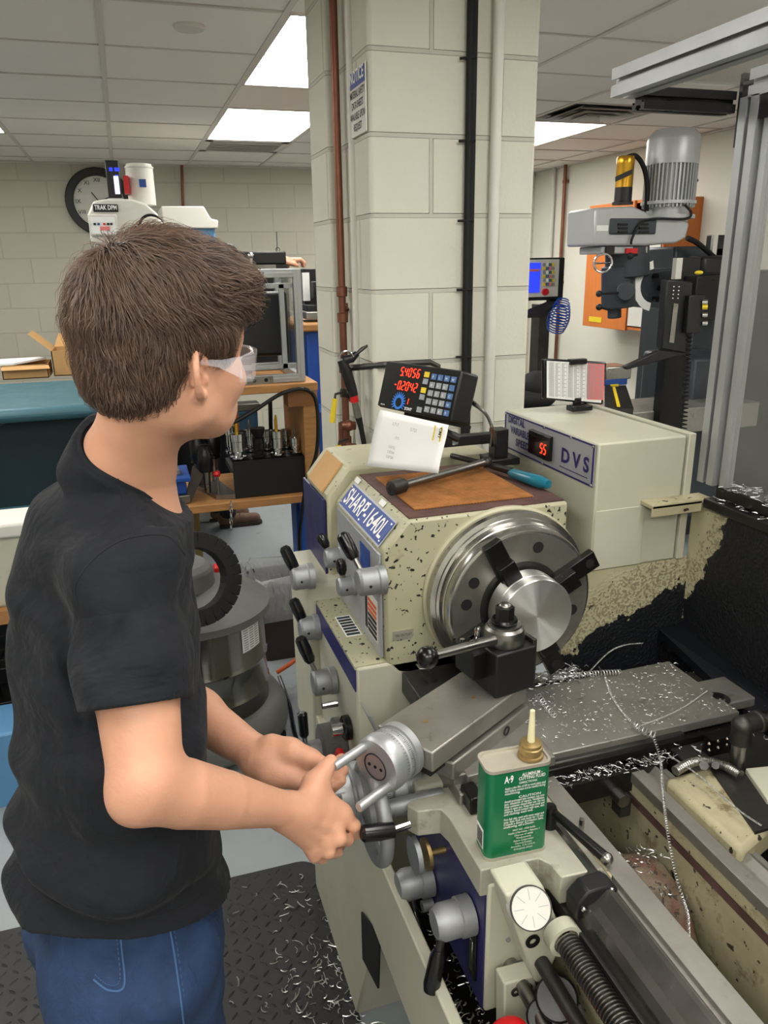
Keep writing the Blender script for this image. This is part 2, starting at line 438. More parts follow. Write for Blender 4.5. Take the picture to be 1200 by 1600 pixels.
# second riser, branch and valves
c2 = thing('valve_pipe', (.6, 2.32, .9), 'short copper pipe with brass branch and two yellow-handled valves beside the column', 'pipe')
q = [at(545, 730, 'y', 2.32), at(541, 640, 'y', 2.32), at(537, 540, 'y', 2.32)]
MB().tube([at(533, 880, 'y', 2.34), at(533, 660, 'y', 2.34)], .009).build('pipe', MT['copper'], c2)
MB().tube([at(541, 575, 'y', 2.3), at(560, 574, 'y', 2.25), at(600, 570, 'y', 2.185), at(672, 566, 'y', 2.17), at(684, 572, 'y', 2.17), at(686, 600, 'y', 2.17)], .0095).build('branch', MT['dark_steel'], c2)
for (x, y) in ((545, 614), (546, 700), (545, 665)):
    MB().cyl(at(x - 12, y, 'y', 2.3), at(x + 10, y, 'y', 2.3), .014).ball(at(x, y, 'y', 2.3), .018).build('fitting', MT['dark_steel'] if y < 650 else MT['copper'], c2)
for (x0, y0, x1, y1) in ((524, 616, 519, 660), (530, 690, 526, 725)):
    a, b = at(x0, y0, 'y', 2.27), at(x1, y1, 'y', 2.27)
    h = MB().tube([at(x0 + 14, y0 - 4, 'y', 2.29), a, a + (b - a) * .2], .004).build('valve_stem', MT['dark_steel'], c2)
    MB().tube([a + (b - a) * .15, b], [.008, .009], 8).build('handle', MT['yellow'], c2)
pipe('conduit_pipe', [at(545, -8, 'y', 2.36), at(552, 250, 'y', 2.36), V((at(555, 400, 'y', 2.36).x, 2.36, 1.1))], .013, 'off_white', 'white painted pipe between the copper pipe and the notice sign', n=14)
x_ = at(772, 300, 'y', 2.18).x
pipe('conduit_pipe', [V((x_, 2.178, .5)), V((x_, 2.178, CEIL))], .016, 'off_white', 'white painted conduit running up the front of the column, right of the black cable', n=14)
x_ = at(735, 200, 'y', 2.18).x
cb = thing('black_cable', (x_, 2.18, 1.3), 'thick black cable tied up the front face of the block column', 'cable')
MB().cyl((x_ - .004, 2.183, 1.15), (x_ - .004, 2.183, CEIL), .0095).cyl((x_ + .009, 2.184, 1.15), (x_ + .009, 2.184, CEIL), .009).build('cable', MT['black_matte'], cb)
for y in (90, 220, 345, 453, 558):
    z = at(720, y, 'y', 2.18).z
    MB().cyl((x_ - .032, 2.188, z), (x_ + .012, 2.17, z), .0035, n=8).build('cable_tie', MT['black_matte'], cb)
# notice sign on the left face near the corner
def sign():
    a = at(582, 76, 'x', CX0 - .006); b = at(579, 196, 'x', CX0 - .006); n_ = V((-1, 0, 0))
    y0 = a.y; zt = a.z; zb = b.z; y1 = y0 + .155
    y0 = 2.203; y1 = 2.36
    zt = at(568, 97, 'x', CX0 - .006).z; zb = at(568, 207, 'x', CX0 - .006).z
    t = thing('notice_sign', (CX0 - .006, (y0 + y1) / 2, zb), 'blue and white NOTICE material safety data sign on the column side', 'sign')
    x = CX0 - .004
    MB().b2((x - .003, y0, zb), (x, y1, zt)).build('panel', MT['off_white'], t)
    zh = zt - (zt - zb) * .27
    MB().b2((x - .004, y0 + .004, zh), (x - .002, y1 - .004, zt - .004)).build('header', MT['blue_plate'], t)
    text('lettering', 'NOTICE', (x - .0045, y1 - .012, zh + .012), (0, -1, 0), (0, 0, 1), (zt - zh) * .95, MT['white_ink'], t, width=(y1 - y0) * .84, bold=.02)
    h = (zh - zb) / 4.4
    for k, s in enumerate(('MATERIAL SAFETY', 'DATA SHEETS', 'AVAILABLE UPON', 'REQUEST')):
        wd = (y1 - y0) * (.9, .7, .9, .5)[k]
        text('lettering', s, (x - .0035, (y0 + y1) / 2 + wd / 2, zh - h * (k + .9)), (0, -1, 0), (0, 0, 1), h * .95, MT['ink_black'], t, width=wd, bold=.01)
sign()
# ================================================================== back wall things
def px_box(mb, x0, y0, x1, y1, Y, depth, z_over=None):
    a = at(x0, y0, 'y', Y); b = at(x1, y1, 'y', Y)
    return mb.b2((a.x, Y, b.z), (b.x, Y + depth, a.z))
# clock
c = at(155, 315, 'y', WY - .03)
ck = thing('wall_clock', c, 'round black-rimmed wall clock with Roman numerals behind the milling head', 'clock')
R0 = .265
MB().ring(c + V((0, .03, 0)), (0, -1, 0), R0, R0 - .065, .04, 48).build('rim', MT['black_satin'], ck, bev=.006)
MB().rev([(R0 - .05, 0), (R0 - .05, .012)], c + V((0, .03, 0)), (0, -1, 0), 48).build('face', MT['off_white'], ck)
for k, s in enumerate(('XII', 'I', 'II', 'III', 'IIII', 'V', 'VI', 'VII', 'VIII', 'IX', 'X', 'XI')):
    a = math.pi / 2 - k * math.pi / 6
    text('numeral', s, c + V((math.cos(a) * .165, .014, math.sin(a) * .165 - .012)), (1, 0, 0), (0, 0, 1), .045, MT['ink_black'], ck, align='CENTER')
for a, l in ((2.2, .09), (.4, .14)):
    MB().tube([c + V((0, .012, 0)), c + V((math.cos(a) * l, .012, math.sin(a) * l))], .004, 6).build('hand', MT['ink_black'], ck)
# wall pipes
pipe('copper_pipe', [at(284, 258, 'y', 7.26), at(289, 420, 'y', 7.26)], .012, 'copper', 'thin copper pipe high on the far block wall behind the milling machine')
tag(MB().cyl(at(226, 256, 'y', 7.27), at(227, 330, 'y', 7.27), .013).build('conduit_pipe', MT['off_white']), 'short white pipe dropping from the ceiling on the far wall', 'pipe')
x_ = at(884, 257, 'x', WX - .03)
cpr = thing('copper_pipe', (WX - .03, x_.y, .6), 'copper pipe running down the plain white wall right of the column', 'pipe')
MB().cyl((WX - .03, x_.y, .5), (WX - .03, x_.y, CEIL), .016).build('pipe', MT['copper'], cpr)
for z in (2.38, 1.5): MB().box((WX - .02, x_.y, z), (.035, .06, .025)).build('pipe_clip', MT['copper'], cpr)
yy = at(866, 262, 'x', WX - .03).y
pipe('conduit_pipe', [V((WX - .03, yy, .4)), V((WX - .03, yy, CEIL))], .02, 'off_white', 'white painted conduit on the plain wall beside the copper pipe, right of the column')
# orange wooden cabinet
a = at(925, 322, 'x', WX - .3); b = at(902, 505, 'x', WX - .3)
oy1, oz1, oz0 = a.y, a.z, b.z; oy0 = oy1 - .95
oc = thing('wall_cabinet', (WX - .15, oy1, oz0), 'orange-stained wooden cabinet hung on the white wall behind the knee mill', 'cabinet')
bx = MB(); bx.b2((WX - .3, oy1 - .02, oz0), (WX, oy1, oz1)); bx.b2((WX - .3, oy0, oz1 - .02), (WX, oy1, oz1)); bx.b2((WX - .3, oy0, oz0), (WX, oy1, oz0 + .02)); bx.b2((WX - .02, oy0, oz0), (WX, oy1, oz1)); bx.b2((WX - .3, oy0, oz0), (WX, oy0 + .02, oz1))
bx.build('carcass', MT['orange_wood'], oc)
MB().b2((WX - .32, oy0 + .35, oz0 - .01), (WX - .3, oy1, oz1)).build('door', MT['orange_wood'], oc, bev=.003)
MB().b2((WX - .31, oy0 + .02, oz0 + .03), (WX - .3, oy0 + .34, oz1 - .1)).build('notice_sheet', MT['off_white'], oc)
MB().b2((WX - .325, oy1 - .28, oz0 + .03), (WX - .32, oy1 - .1, oz0 + .07)).build('warning_label', MT['yellow'], oc)
# ================================================================== far milling machine (left)
Y = 5.2
tm = thing('milling_machine', (at(240, 600, 'y', Y).x, Y + .3, 0), 'white and blue milling machine standing behind the student, TRAK head beside the clock', 'milling machine')
hd = MB(); a = at(140, 318, 'y', Y); b = at(247, 372, 'y', Y)
pr = [(137, 335), (146, 314), (170, 310), (205, 311), (228, 318), (246, 334), (255, 352), (250, 392), (142, 380)]
hd.prism([at(x, y, 'y', Y) for x, y in pr], (0, .34, 0)).build('head', MT['off_white'], tm, bev=.012)
pnl = MB(); a = at(137, 335, 'y', Y - .012); b = at(186, 368, 'y', Y - .012)
pn = pnl.b2((a.x, Y - .03, b.z), (b.x, Y, a.z)).build('control_panel', MT['off_white'], tm, bev=.006)
a2 = at(140, 339, 'y', Y - .035); b2 = at(182, 365, 'y', Y - .035)
MB().b2((a2.x, Y - .033, b2.z), (b2.x, Y - .03, a2.z)).build('label_plate', MT['paper'], pn)
for k, (x, c_) in enumerate(((148, 'ink_black'), (154, 'blue_plate'), (163, 'red'), (169, 'ink_black'), (174, 'ink_black'))):
    MB().box(at(x, 350, 'y', Y - .035), (.014, .004, .012)).build('button', MT[c_], pn)
MB().box(at(164, 357, 'y', Y - .035), (.055, .003, .022)).build('red_label', MT['pink_page'], pn)
a = at(146, 331, 'y', Y - .01); b = at(184, 319, 'y', Y - .01)
npt = MB().b2((a.x, Y - .012, a.z), (b.x, Y, b.z)).build('name_plate', MT['ink_black'], tm, bev=.004)
text('lettering', 'TRAK DPM', (a.x + .008, Y - .0125, a.z + .012), (1, 0, 0), (0, 0, 1), .036, MT['white_ink'], npt, width=b.x - a.x - .016, bold=.02)
mc = at(222, 310, 'y', Y + .16); r = .082
mo = MB().rev([(r, 0), (r, .2), (r * .98, .22), (r * .9, .235), (0, .24)], (mc.x, mc.y, mc.z - .04), (0, 0, 1), 32).build('motor', MT['off_white'], tm)
MB().box((mc.x - .085, mc.y - .05, mc.z + .07), (.03, .09, .1)).build('red_louvre', MT['red'], mo)
MB().rev([(r + .004, 0), (r + .004, .008)], (mc.x, mc.y, mc.z + .17), (0, 0, 1), 32).build('band', MT['off_white'], mo)
MB().box((mc.x + .01, mc.y - r, mc.z + .08), (.04, .008, .045)).build('logo_label', MT['blue_plate'], mo)
a = at(163, 250, 'y', Y + .02); b = at(194, 309, 'y', Y + .02)
sc = MB().b2((a.x, Y + .02, b.z), (b.x - .01, Y + .05, a.z)).build('display', MT['black_satin'], tm, bev=.006)
MB().b2((a.x + .02, Y + .017, a.z - .06), (a.x + .04, Y + .021, a.z - .04)).b2((a.x + .05, Y + .017, a.z - .06), (a.x + .07, Y + .021, a.z - .04)).b2((a.x + .08, Y + .017, a.z - .06), (b.x - .02, Y + .021, a.z - .04)).b2((a.x + .05, Y + .017, a.z - .10), (b.x - .02, Y + .021, a.z - .08)).build('display_icons', MT['screen_blue'], sc)
MB().b2((a.x + .04, Y + .016, b.z + .02), (b.x - .02, Y + .02, b.z + .12)).build('display_text', MT['screen_white'], sc)
MB().torus(at(237, 355, 'y', Y - .03), (0, -1, .1), .07, .008).build('cable_loop', MT['black_matte'], tm)
MB().rev([(.075, 0), (.075, .08)], at(238, 360, 'y', Y + .02), (0, -1, 0), 28).build('round_cover', MT['off_white'], tm, bev=.01)
col = MB(); a = at(255, 352, 'y', Y + .5); b = at(342, 500, 'y', Y + .5)
col.b2((a.x, Y + .3, .3), (b.x, Y + .75, a.z)).build('column', MT['sky_blue'], tm, bev=.01)
pr = [(252, 322), (318, 322), (330, 342), (341, 344), (341, 357), (256, 357)]
MB().prism([at(x, y, 'y', Y + .27) for x, y in pr], (0, .5, 0)).build('column_cap', MT['off_white'], tm, bev=.008)
bl = MB()
for k in range(12): px_box(bl, 262, 358 + k * 9, 300, 362 + k * 9, Y + .22, .1)
bl.build('bellows', MT['black_matte'], tm)
MB().b2((at(205, 500, 'y', Y).x, Y, .0), (at(325, 500, 'y', Y).x, Y + .8, .75)).build('base', MT['off_white'], tm, bev=.02)
MB().b2((at(175, 500, 'y', Y).x, Y - .1, .8), (at(335, 500, 'y', Y).x, Y + .25, .95)).build('table', MT['ground_steel'], tm, bev=.01)

# ================================================================== teal machine and boxes at the left
tz = 1.04
tY0 = at(70, 636, 'z', tz).y; tY1 = tY0 + .7
tb = thing('teal_machine', (-.6, tY0, 0), 'big dark teal machine cabinet with pale teal top at the left edge behind the student', 'machine')
xr = at(152, 640, 'y', tY0).x + .25
MB().b2((-1.9, tY0 - .02, tz - .07), (xr, tY1 + .3, tz)).build('top', MT['teal'], tb, bev=.03)
MB().b2((-1.88, tY0 + .15, .45), (xr - .03, tY1, tz - .06)).build('back_panel', MT['teal_dark'], tb)
MB().b2((-1.88, tY0 + .12, .0), (xr - .03, tY1, .5)).build('base', MT['teal'], tb, bev=.02)
MB().b2((xr - .12, tY0 + .02, .45), (xr - .03, tY1, tz - .06)).build('side_panel', MT['teal_dark'], tb)
MB().tube([at(-20, 672, 'y', tY0 + .1), at(10, 658, 'y', tY0 + .1), at(45, 650, 'y', tY0 + .12), at(92, 645, 'y', tY0 + .13)], .009).build('hose', MT['grey_plastic'], tb)
# cardboard boxes on it
def carton(name, x0, x1, y0, y1, z0, h, label, flap):
    t = thing(name, ((x0 + x1) / 2, (y0 + y1) / 2, z0), label, 'cardboard box')
    b = MB(); th = .006
    b.b2((x0, y0, z0), (x1, y1, z0 + th)); b.b2((x0, y0, z0), (x1, y0 + th, z0 + h)); b.b2((x0, y1 - th, z0), (x1, y1, z0 + h)); b.b2((x0, y0, z0), (x0 + th, y1, z0 + h)); b.b2((x1 - th, y0, z0), (x1, y1, z0 + h))
    b.build('tray', MT['cardboard'], t)
    for f in flap: MB().prism(f, (.004, .004, .0)).build('flap', MT['cardboard'], t)
    return t
z0 = tz + .001
a = at(5, 594, 'z', z0); b = at(76, 592, 'z', z0)
carton('cardboard_box', a.x, b.x, a.y, a.y + .28, z0, .085, 'low open cardboard tray with papers on the teal machine top', [[V((a.x, a.y, z0 + .08)), V((b.x, a.y, z0 + .08)), V((b.x + .01, a.y - .03, z0 + .06)), V((a.x, a.y - .03, z0 + .06))]])
c_ = MB(); p0 = V((a.x - .35, a.y + .02, z0 + .088))
tag(MB().prism([p0, p0 + V((.42, -.02, 0)), p0 + V((.6, .16, .01)), p0 + V((.55, .26, .005)), p0 + V((0, .24, 0))], (0, 0, .012)).build('paper_stack', MT['paper']), 'loose white papers lying across the cardboard tray at the left edge', 'papers')
a = at(85, 588, 'z', z0); b = at(140, 588, 'z', z0)
carton('cardboard_box', a.x, b.x + .1, a.y, a.y + .3, z0, .16, 'open cardboard box with raised flaps beside the student, on the teal machine', [[V((a.x, a.y, z0 + .16)), V((a.x, a.y + .3, z0 + .16)), V((a.x - .12, a.y + .3, z0 + .27)), V((a.x - .12, a.y, z0 + .27))], [V((a.x, a.y + .3, z0 + .16)), V((b.x + .1, a.y + .3, z0 + .16)), V((b.x + .1, a.y + .36, z0 + .24)), V((a.x + .03, a.y + .36, z0 + .24))]])
# beige machine table lower left
Y = 2.75
lt = thing('machine_table', (-.9, Y, 0), 'grubby pale machine casting on dark machinery with blue base, left edge behind the student', 'machine')
a = at(0, 818, 'y', Y); b = at(60, 945, 'y', Y)
MB().b2((-1.9, Y, b.z), (a.x + .3, Y + .16, a.z - .03)).build('casting', MT['beige_clean'], lt, bev=.02)
MB().b2((-1.9, Y - .02, a.z - .05), (a.x + .32, Y + .18, a.z)).build('rim', MT['off_white'], lt, bev=.01)
MB().b2((-1.9, Y - .04, b.z - .04), (a.x + .3, Y, b.z + .01)).build('front_ledge', MT['wood'], lt)
mk = MB()
for k in range(9):
    px_box(mk, random.uniform(-40, 10), 960 + k * 18, random.uniform(20, 60), 972 + k * 18, Y + random.uniform(0, .2), .15)
mk.build('mechanism', MT['black_oxide'], lt, bev=.004)
MB().b2((-1.9, Y + .2, .0), (a.x + .3, Y + .5, b.z - .03)).build('dark_cavity', MT['black_matte'], lt)
a2 = at(20, 1150, 'y', 2.4); b2 = at(20, 1310, 'y', 2.4)
MB().b2((-1.9, 2.42, b2.z), (a.x + .32, 2.62, a2.z)).build('blue_base', MT['sky_blue'], lt, bev=.008)
MB().b2((-1.9, 2.48, 0), (a.x + .28, 2.6, b2.z)).build('plinth', MT['black_matte'], lt)
# ================================================================== bench with enclosure
BY = 3.2
def wb(a, b): return (a, b)
x0 = at(262, 790, 'y', BY).x; x1 = at(497, 605, 'y', BY).x
zl = at(380, 783, 'y', BY).z; zu = at(400, 603, 'y', BY).z
bn = thing('workbench', ((x0 + x1) / 2, BY + .25, 0), 'small wooden two-shelf workbench behind the student', 'workbench')
MB().b2((x1 - .70, BY, zu - .035), (x1, BY + .5, zu)).build('top_shelf', MT['wood'], bn, bev=.004)
MB().b2((x0 - .02, BY, zl - .035), (x1 - .03, BY + .5, zl)).build('lower_shelf', MT['wood'], bn, bev=.004)
MB().b2((x1 - .065, BY + .02, zl - .03), (x1, BY + .48, zu - .034)).build('side_panel', MT['wood'], bn, bev=.003)
MB().b2((x1 - .13, BY + .01, zu - .1), (x1 - .02, BY + .1, zu - .034)).build('brace', MT['wood_dark'], bn)
for (px, dy) in ((285, .05), (302, .4)):
    xx = at(px, 830, 'y', BY + dy).x
    MB().b2((xx, BY + dy, 0), (xx + .035, BY + dy + .035, zl - .035)).build('leg', MT['brass'], bn)
for dy in (.05, .43):
    MB().b2((x1 - .04, BY + dy, 0), (x1 - .005, BY + dy + .035, zl - .03)).build('leg', MT['blue_cabinet'], bn) if dy > .1 else None
ch = MB()
for k in range(5):
    c = at(361, 788 + k * 9, 'y', BY - .012); ch.torus(c, (1, .3 * (k % 2), 0), .014, .0028, 16, 6)
tag(ch.build('chain', MT['chrome']), 'short steel chain hanging from the bench shelf edge', 'chain')
tag(MB().box(at(500, 782, 'y', BY - .02), (.02, .05, .09), Matrix.Rotation(.5, 3, 'Y')).cyl(at(497, 770, 'y', BY - .03), at(506, 795, 'y', BY - .03), .006).build('spring_clamp', MT['steel']), 'small steel clamp gripping the bench shelf corner', 'clamp')
# aluminium enclosure on the top shelf
e0 = at(375, 600, 'y', BY + .05); 
ex1 = at(478, 600, 'y', BY + .04).x; ex0 = ex1 - .66; ez0 = zu + .002; ez1 = at(470, 420, 'y', BY + .04).z; ey0 = BY + .04; ey1 = BY + .5
en = thing('enclosure', ((ex0 + ex1) / 2, BY + .25, ez0), 'aluminium framed clear enclosure box on the wooden bench in front of the student face', 'enclosure')
e = .032
for (xa, ya) in ((ex0, ey0), (ex1 - e, ey0), (ex0, ey1 - e), (ex1 - e, ey1 - e)):
    MB().b2((xa, ya, ez0), (xa + e, ya + e, ez1)).b2((xa + .012, ya - .0015, ez0), (xa + .02, ya, ez1)).build('upright', MT['satin_aluminium'], en, bev=.003)
for z in (ez0, ez1 - e):
    for ya in (ey0, ey1 - e): MB().b2((ex0 + e, ya, z), (ex1 - e, ya + e, z + e)).b2((ex0 + e, ya - .0015, z + .012), (ex1 - e, ya, z + .02)).build('rail', MT['satin_aluminium'], en, bev=.003)
    for xa in (ex0, ex1 - e): MB().b2((xa, ey0 + e, z), (xa + e, ey1 - e, z + e)).build('rail', MT['satin_aluminium'], en, bev=.003)
MB().b2((ex0 + .03, ey0 + .012, ez0 + .05), (ex1 - .03, ey0 + .016, ez1 - .04)).b2((ex1 - .014, ey0 + .03, ez0 + .03), (ex1 - .01, ey1 - .03, ez1 - .03)).build('clear_panel', MT['clear_sheet'], en)
ih = MB()
for z in (ez0 + .055, ez1 - .075): ih.b2((ex0 + e, ey0 + .02, z), (ex1 - e, ey0 + .04, z + .02))
ih.b2((ex1 - .09, ey0 + .02, ez0 + .05), (ex1 - .07, ey0 + .04, ez1 - .06)); ih.build('door_frame', MT['satin_aluminium'], en)
MB().b2((ex0 + .1, ey0 + .1, ez0 + .1), (at(450, 480, 'y', ey0 + .1).x, ey0 + .16, ez1 - .09)).build('dark_door', MT['black_satin'], en, bev=.015, seg=3)
MB().b2((ex0 + .1, ey0 + .17, ez0 + .02), (ex1 - .2, ey0 + .4, ez0 + .1)).build('machine_bed', MT['dark_steel'], en)
for k in (0, 1):
    MB().cyl(V((ex1 - .22 + k * .05, ey0 - .006, ez0 + .015)), V((ex1 - .22 + k * .05, ey0, ez0 + .015)), .008).build('bolt', MT['black_matte'], en)
MB().b2((ex1 - .25, ey0 - .004, ez0 - .02), (ex1 - .14, ey0, ez0 + .03)).build('bracket', MT['steel'], en)
# black machine on top of things behind
Y = 3.95
bm = thing('bench_lathe', (.6, Y, 1.4), 'small black bench machine with handwheel seen above the enclosure', 'machine')
a = at(372, 393, 'y', Y); b = at(448, 413, 'y', Y)
MB().b2((a.x, Y, b.z), (b.x, Y + .2, a.z)).build('body', MT['black_satin'], bm, bev=.008)
MB().b2((a.x + .03, Y - .03, b.z - .02), (b.x - .06, Y, b.z)).build('slide', MT['steel'], bm)
MB().torus(at(355, 402, 'y', Y - .05), (.25, -1, 0), .055, .009, 32).tube([at(355, 386, 'y', Y - .05), at(356, 418, 'y', Y - .05)], .005).build('handwheel', MT['black_satin'], bm)
MB().b2((a.x - .05, Y - .02, 1.18), (b.x + .0, Y + .2, b.z)).build('base', MT['black_satin'], bm)
MB().tube([at(432, 362, 'y', Y + .05), at(433, 380, 'y', Y + .05), at(433, 395, 'y', Y + .05)], .0022, 6).torus(at(434, 390, 'y', Y + .05), (0, 1, 0), .01, .0018, 14, 5).build('wire_hook', MT['dark_steel'], bm)
MB().ball(at(392, 400, 'y', Y - .02), .017).cyl(at(392, 402, 'y', Y - .02), at(392, 412, 'y', Y - .02), .012).build('knob', MT['chrome'], bm)
rbz = at(385, 738, 'y', 3.75).z
rb_ = thing('rear_bench', (1.0, 4.0, 0), 'dark steel bench behind the wooden workbench carrying the vise and black machine', 'bench')
MB().b2((a.x - .06, Y - .02, 1.15), (1.3, Y + .36, 1.18)).b2((at(362, 700, 'y', 3.75).x, 3.7, rbz - .03), (1.0, 4.1, rbz)).build('shelf', MT['dark_steel'], rb_)
for xx, yy_ in ((1.26, 4.0), (1.26, 4.27), (.96, 4.06)): MB().b2((xx, yy_, 0), (xx + .04, yy_ + .03, 1.16)).build('leg', MT['dark_steel'], rb_)
# blue cabinet with wood top
Y = 3.85
a = at(478, 505, 'y', Y); zt = a.z
bc = thing('blue_cabinet', (a.x + .3, Y + .2, 0), 'tall blue steel cabinet with a butcher-block top, behind the column', 'cabinet')
MB().b2((a.x - .0, Y, .03), (a.x + .6, Y + .55, zt - .04)).build('body', MT['blue_cabinet'], bc, bev=.006)
MB().b2((a.x - .03, Y - .03, zt - .042), (a.x + .62, Y + .58, zt)).build('top', MT['wood'], bc, bev=.01)
MB().b2((a.x - .13, Y - .25, .0), (a.x + .4, Y - .02, 1.02)).build('lower_door', MT['blue_cabinet'], bc, bev=.006)
sl = thing('small_machine', (a.x + .1, Y + .2, zt), 'small black precision lathe with brass fittings on the butcher-block top', 'machine')
px_box(MB(), 474, 420, 520, 478, Y + .25, .08).build('back_plate', MT['black_satin'], sl, bev=.004)
px_box(MB(), 472, 426, 485, 470, Y + .2, .02).build('data_sheet', MT['paper'], sl)
px_box(MB(), 480, 477, 525, 492, Y + .1, .14).build('bed', MT['black_satin'], sl, bev=.004)
px_box(MB(), 478, 488, 540, 497, Y + .04, .2).build('base_tray', MT['steel'], sl, bev=.003)
MB().torus(at(515, 449, 'y', Y + .1), (1, .2, 0), .055, .007, 30).cyl(at(505, 449, 'y', Y + .1), at(525, 449, 'y', Y + .1), .01).build('handwheel', MT['dark_steel'], sl)
px_box(MB(), 490, 440, 512, 466, Y + .08, .07).build('headstock', MT['black_satin'], sl, bev=.004)
MB().ball(at(499, 452, 'y', Y + .06), .013).ball(at(499, 461, 'y', Y + .06), .011).build('oiler', MT['brass'], sl)
# things on the lower shelf
bx0 = at(368, 780, 'y', BY + .04); bx1 = at(492, 775, 'y', BY + .04); bzt = at(430, 716, 'y', BY + .04).z
cd = thing('holder_rack', (bx0.x + .15, BY + .15, zl), 'black box rack holding machine tool holders on the bench lower shelf', 'tool rack')
MB().b2((bx0.x, BY + .04, zl + .002), (bx1.x, BY + .06, bzt)).b2((bx0.x, BY + .04, bzt - .012), (bx1.x, BY + .3, bzt)).b2((bx1.x - .012, BY + .04, zl + .002), (bx1.x, BY + .3, bzt)).build('body', MT['black_satin'], cd, bev=.002)
def holder(x, y, h, r, tip, label):
    r *= 1.22
    t = thing('tool_holder', (x, y, bzt), label, 'tool holder', 'steel tool holders in the black rack')
    MB().rev([(r * .9, 0), (r * 1.25, .004), (r * 1.25, .012), (r * .8, .016), (r * .8, .03), (r, .034), (r, h * .7), (r * 1.08, h * .72), (r * 1.08, h), (r * .6, h + .003)], (x, y, bzt + .001), (0, 0, 1), 22).build('body', MT['chrome' if tip != 2 else 'black_oxide'], t)
    if tip == 1: MB().rev([(.007, 0), (.007, .05), (.003, .07)], (x, y, bzt + h), (0, 0, 1), 8).build('cutter', MT['gold'], t)
    elif tip == 2: MB().rev([(r * .7, 0), (r * 1.3, .03), (r * 1.3, .045)], (x, y, bzt + h), (0, 0, 1), 22).build('cutter', MT['black_oxide'], t)
    elif tip == 3: MB().cyl((x, y, bzt + h), (x, y, bzt + h + .045), .004, n=8).build('cutter', MT['chrome'], t)
k = 0
HL = ['bright steel collet holder with a gold-tipped cutter at the left end of the black rack', 'black funnel-shaped tool holder in the middle of the black rack', 'bright steel tool holder with a gold drill tip right of the black funnel-shaped one', 'short steel tool holder with thin drill at the right end of the black rack',
      'steel tool holder in the back row of the black rack, first from the left', 'steel tool holder in the back row of the black rack, second from the left', 'steel tool holder in the back row of the black rack, third from the left', 'steel tool holder in the back row of the black rack, last on the right']
for px, py, dy, h, r, tip in ((372, 712, .09, .11, .023, 1), (405, 712, .09, .085, .02, 2), (434, 712, .09, .11, .021, 1), (462, 712, .1, .07, .018, 3)):
    c = at(px, py, 'y', BY + dy); holder(c.x, BY + dy, h, r, tip, HL[k]); k += 1
for px, dy, h, r, tip in ((362, .2, .12, .02, 3), (392, .21, .1, .02, 3), (418, .21, .09, .018, 0), (448, .22, .085, .02, 0)):
    c = at(px, 705, 'y', BY + dy); holder(c.x, BY + dy, h, r, tip, HL[k]); k += 1
# drill chucks on their board left of the rack
bd0 = at(345, 778, 'y', BY + .06)
tag(MB().prism([V((bd0.x - .1, BY + .3, zl + .002)), V((bd0.x - .02, BY + .06, zl + .002)), V((bd0.x + .07, BY + .04, zl + .002)), V((bd0.x + .02, BY + .3, zl + .002))], (0, 0, .02)).build('steel_plate', MT['steel']), 'bright metal plate on the shelf under the drill chucks', 'plate')
def dchuck(px, py, Y_, s, label):
    c = at(px, py, 'y', Y_); z = zl + .022
    t = thing('drill_chuck', (c.x, Y_, z), label, 'drill chuck')
    MB().rev([(.014 * s, 0), (.02 * s, .1 * s)], (c.x, Y_, z), (0, 0, 1), 20).build('taper_shank', MT['steel'], t)
    MB().rev([(.032 * s, 0), (.034 * s, .006), (.032 * s, .012), (.036 * s, .03 * s), (.036 * s, .085 * s), (.026 * s, .1 * s), (.026 * s, .12 * s), (.016 * s, .125 * s)], (c.x, Y_, z + .1 * s), (0, 0, 1), 24).build('body', MT['black_oxide'], t)
dchuck(325, 768, BY + .12, .95, 'dark drill chuck standing on its taper shank in front, left of the black rack')
dchuck(312, 740, BY + .26, 1.05, 'tall dark drill chuck behind the front one, left end of the bench shelf')
dchuck(335, 740, BY + .3, 1.1, 'bright-collared drill chuck at the back of the shelf beside the black rack')
c = at(342, 775, 'y', BY + .08)
t = thing('red_tool', c, 'small red-topped steel pin on the metal plate', 'tool')
MB().cyl(V((c.x, c.y, zl + .022)), V((c.x, c.y, zl + .1)), .006).build('shank', MT['steel'], t); MB().rev([(.012, 0), (.016, .01), (.012, .022)], V((c.x, c.y, zl + .1)), (0, 0, 1)).build('cap', MT['red'], t)
# blue vise on the shelf left
c0 = at(252, 760, 'y', BY + .06); c1 = at(298, 790, 'y', BY + .06)
vs = thing('machine_vise', (c0.x, BY + .15, zl), 'blue machine vise half hidden by the student shoulder on the shelf', 'vise')
MB().b2((c0.x - .1, BY + .04, zl + .002), (c1.x, BY + .26, zl + .04)).build('base', MT['steel'], vs, bev=.004)
MB().b2((c0.x - .1, BY + .06, zl + .04), (c1.x - .01, BY + .24, zl + .1)).build('body', MT['blue_cabinet'], vs, bev=.006)
MB().b2((c0.x - .1, BY + .03, zl + .1), (c1.x + .01, BY + .26, zl + .12)).build('bed', MT['blue_cabinet'], vs, bev=.004)
MB().b2((c0.x - .08, BY + .08, zl + .12), (c1.x - .03, BY + .16, zl + .145)).build('jaw', MT['steel'], vs, bev=.003)
tag(MB().prism([at(302, 728, 'y', BY + .1), at(318, 742, 'y', BY + .1), at(296, 790, 'y', BY + .05), at(292, 770, 'y', BY + .06)], (.0, .02, 0)).build('leather_flap', MT['bin_brown']), 'dark brown guard flap leaning between the vise and the drill chucks', 'guard')
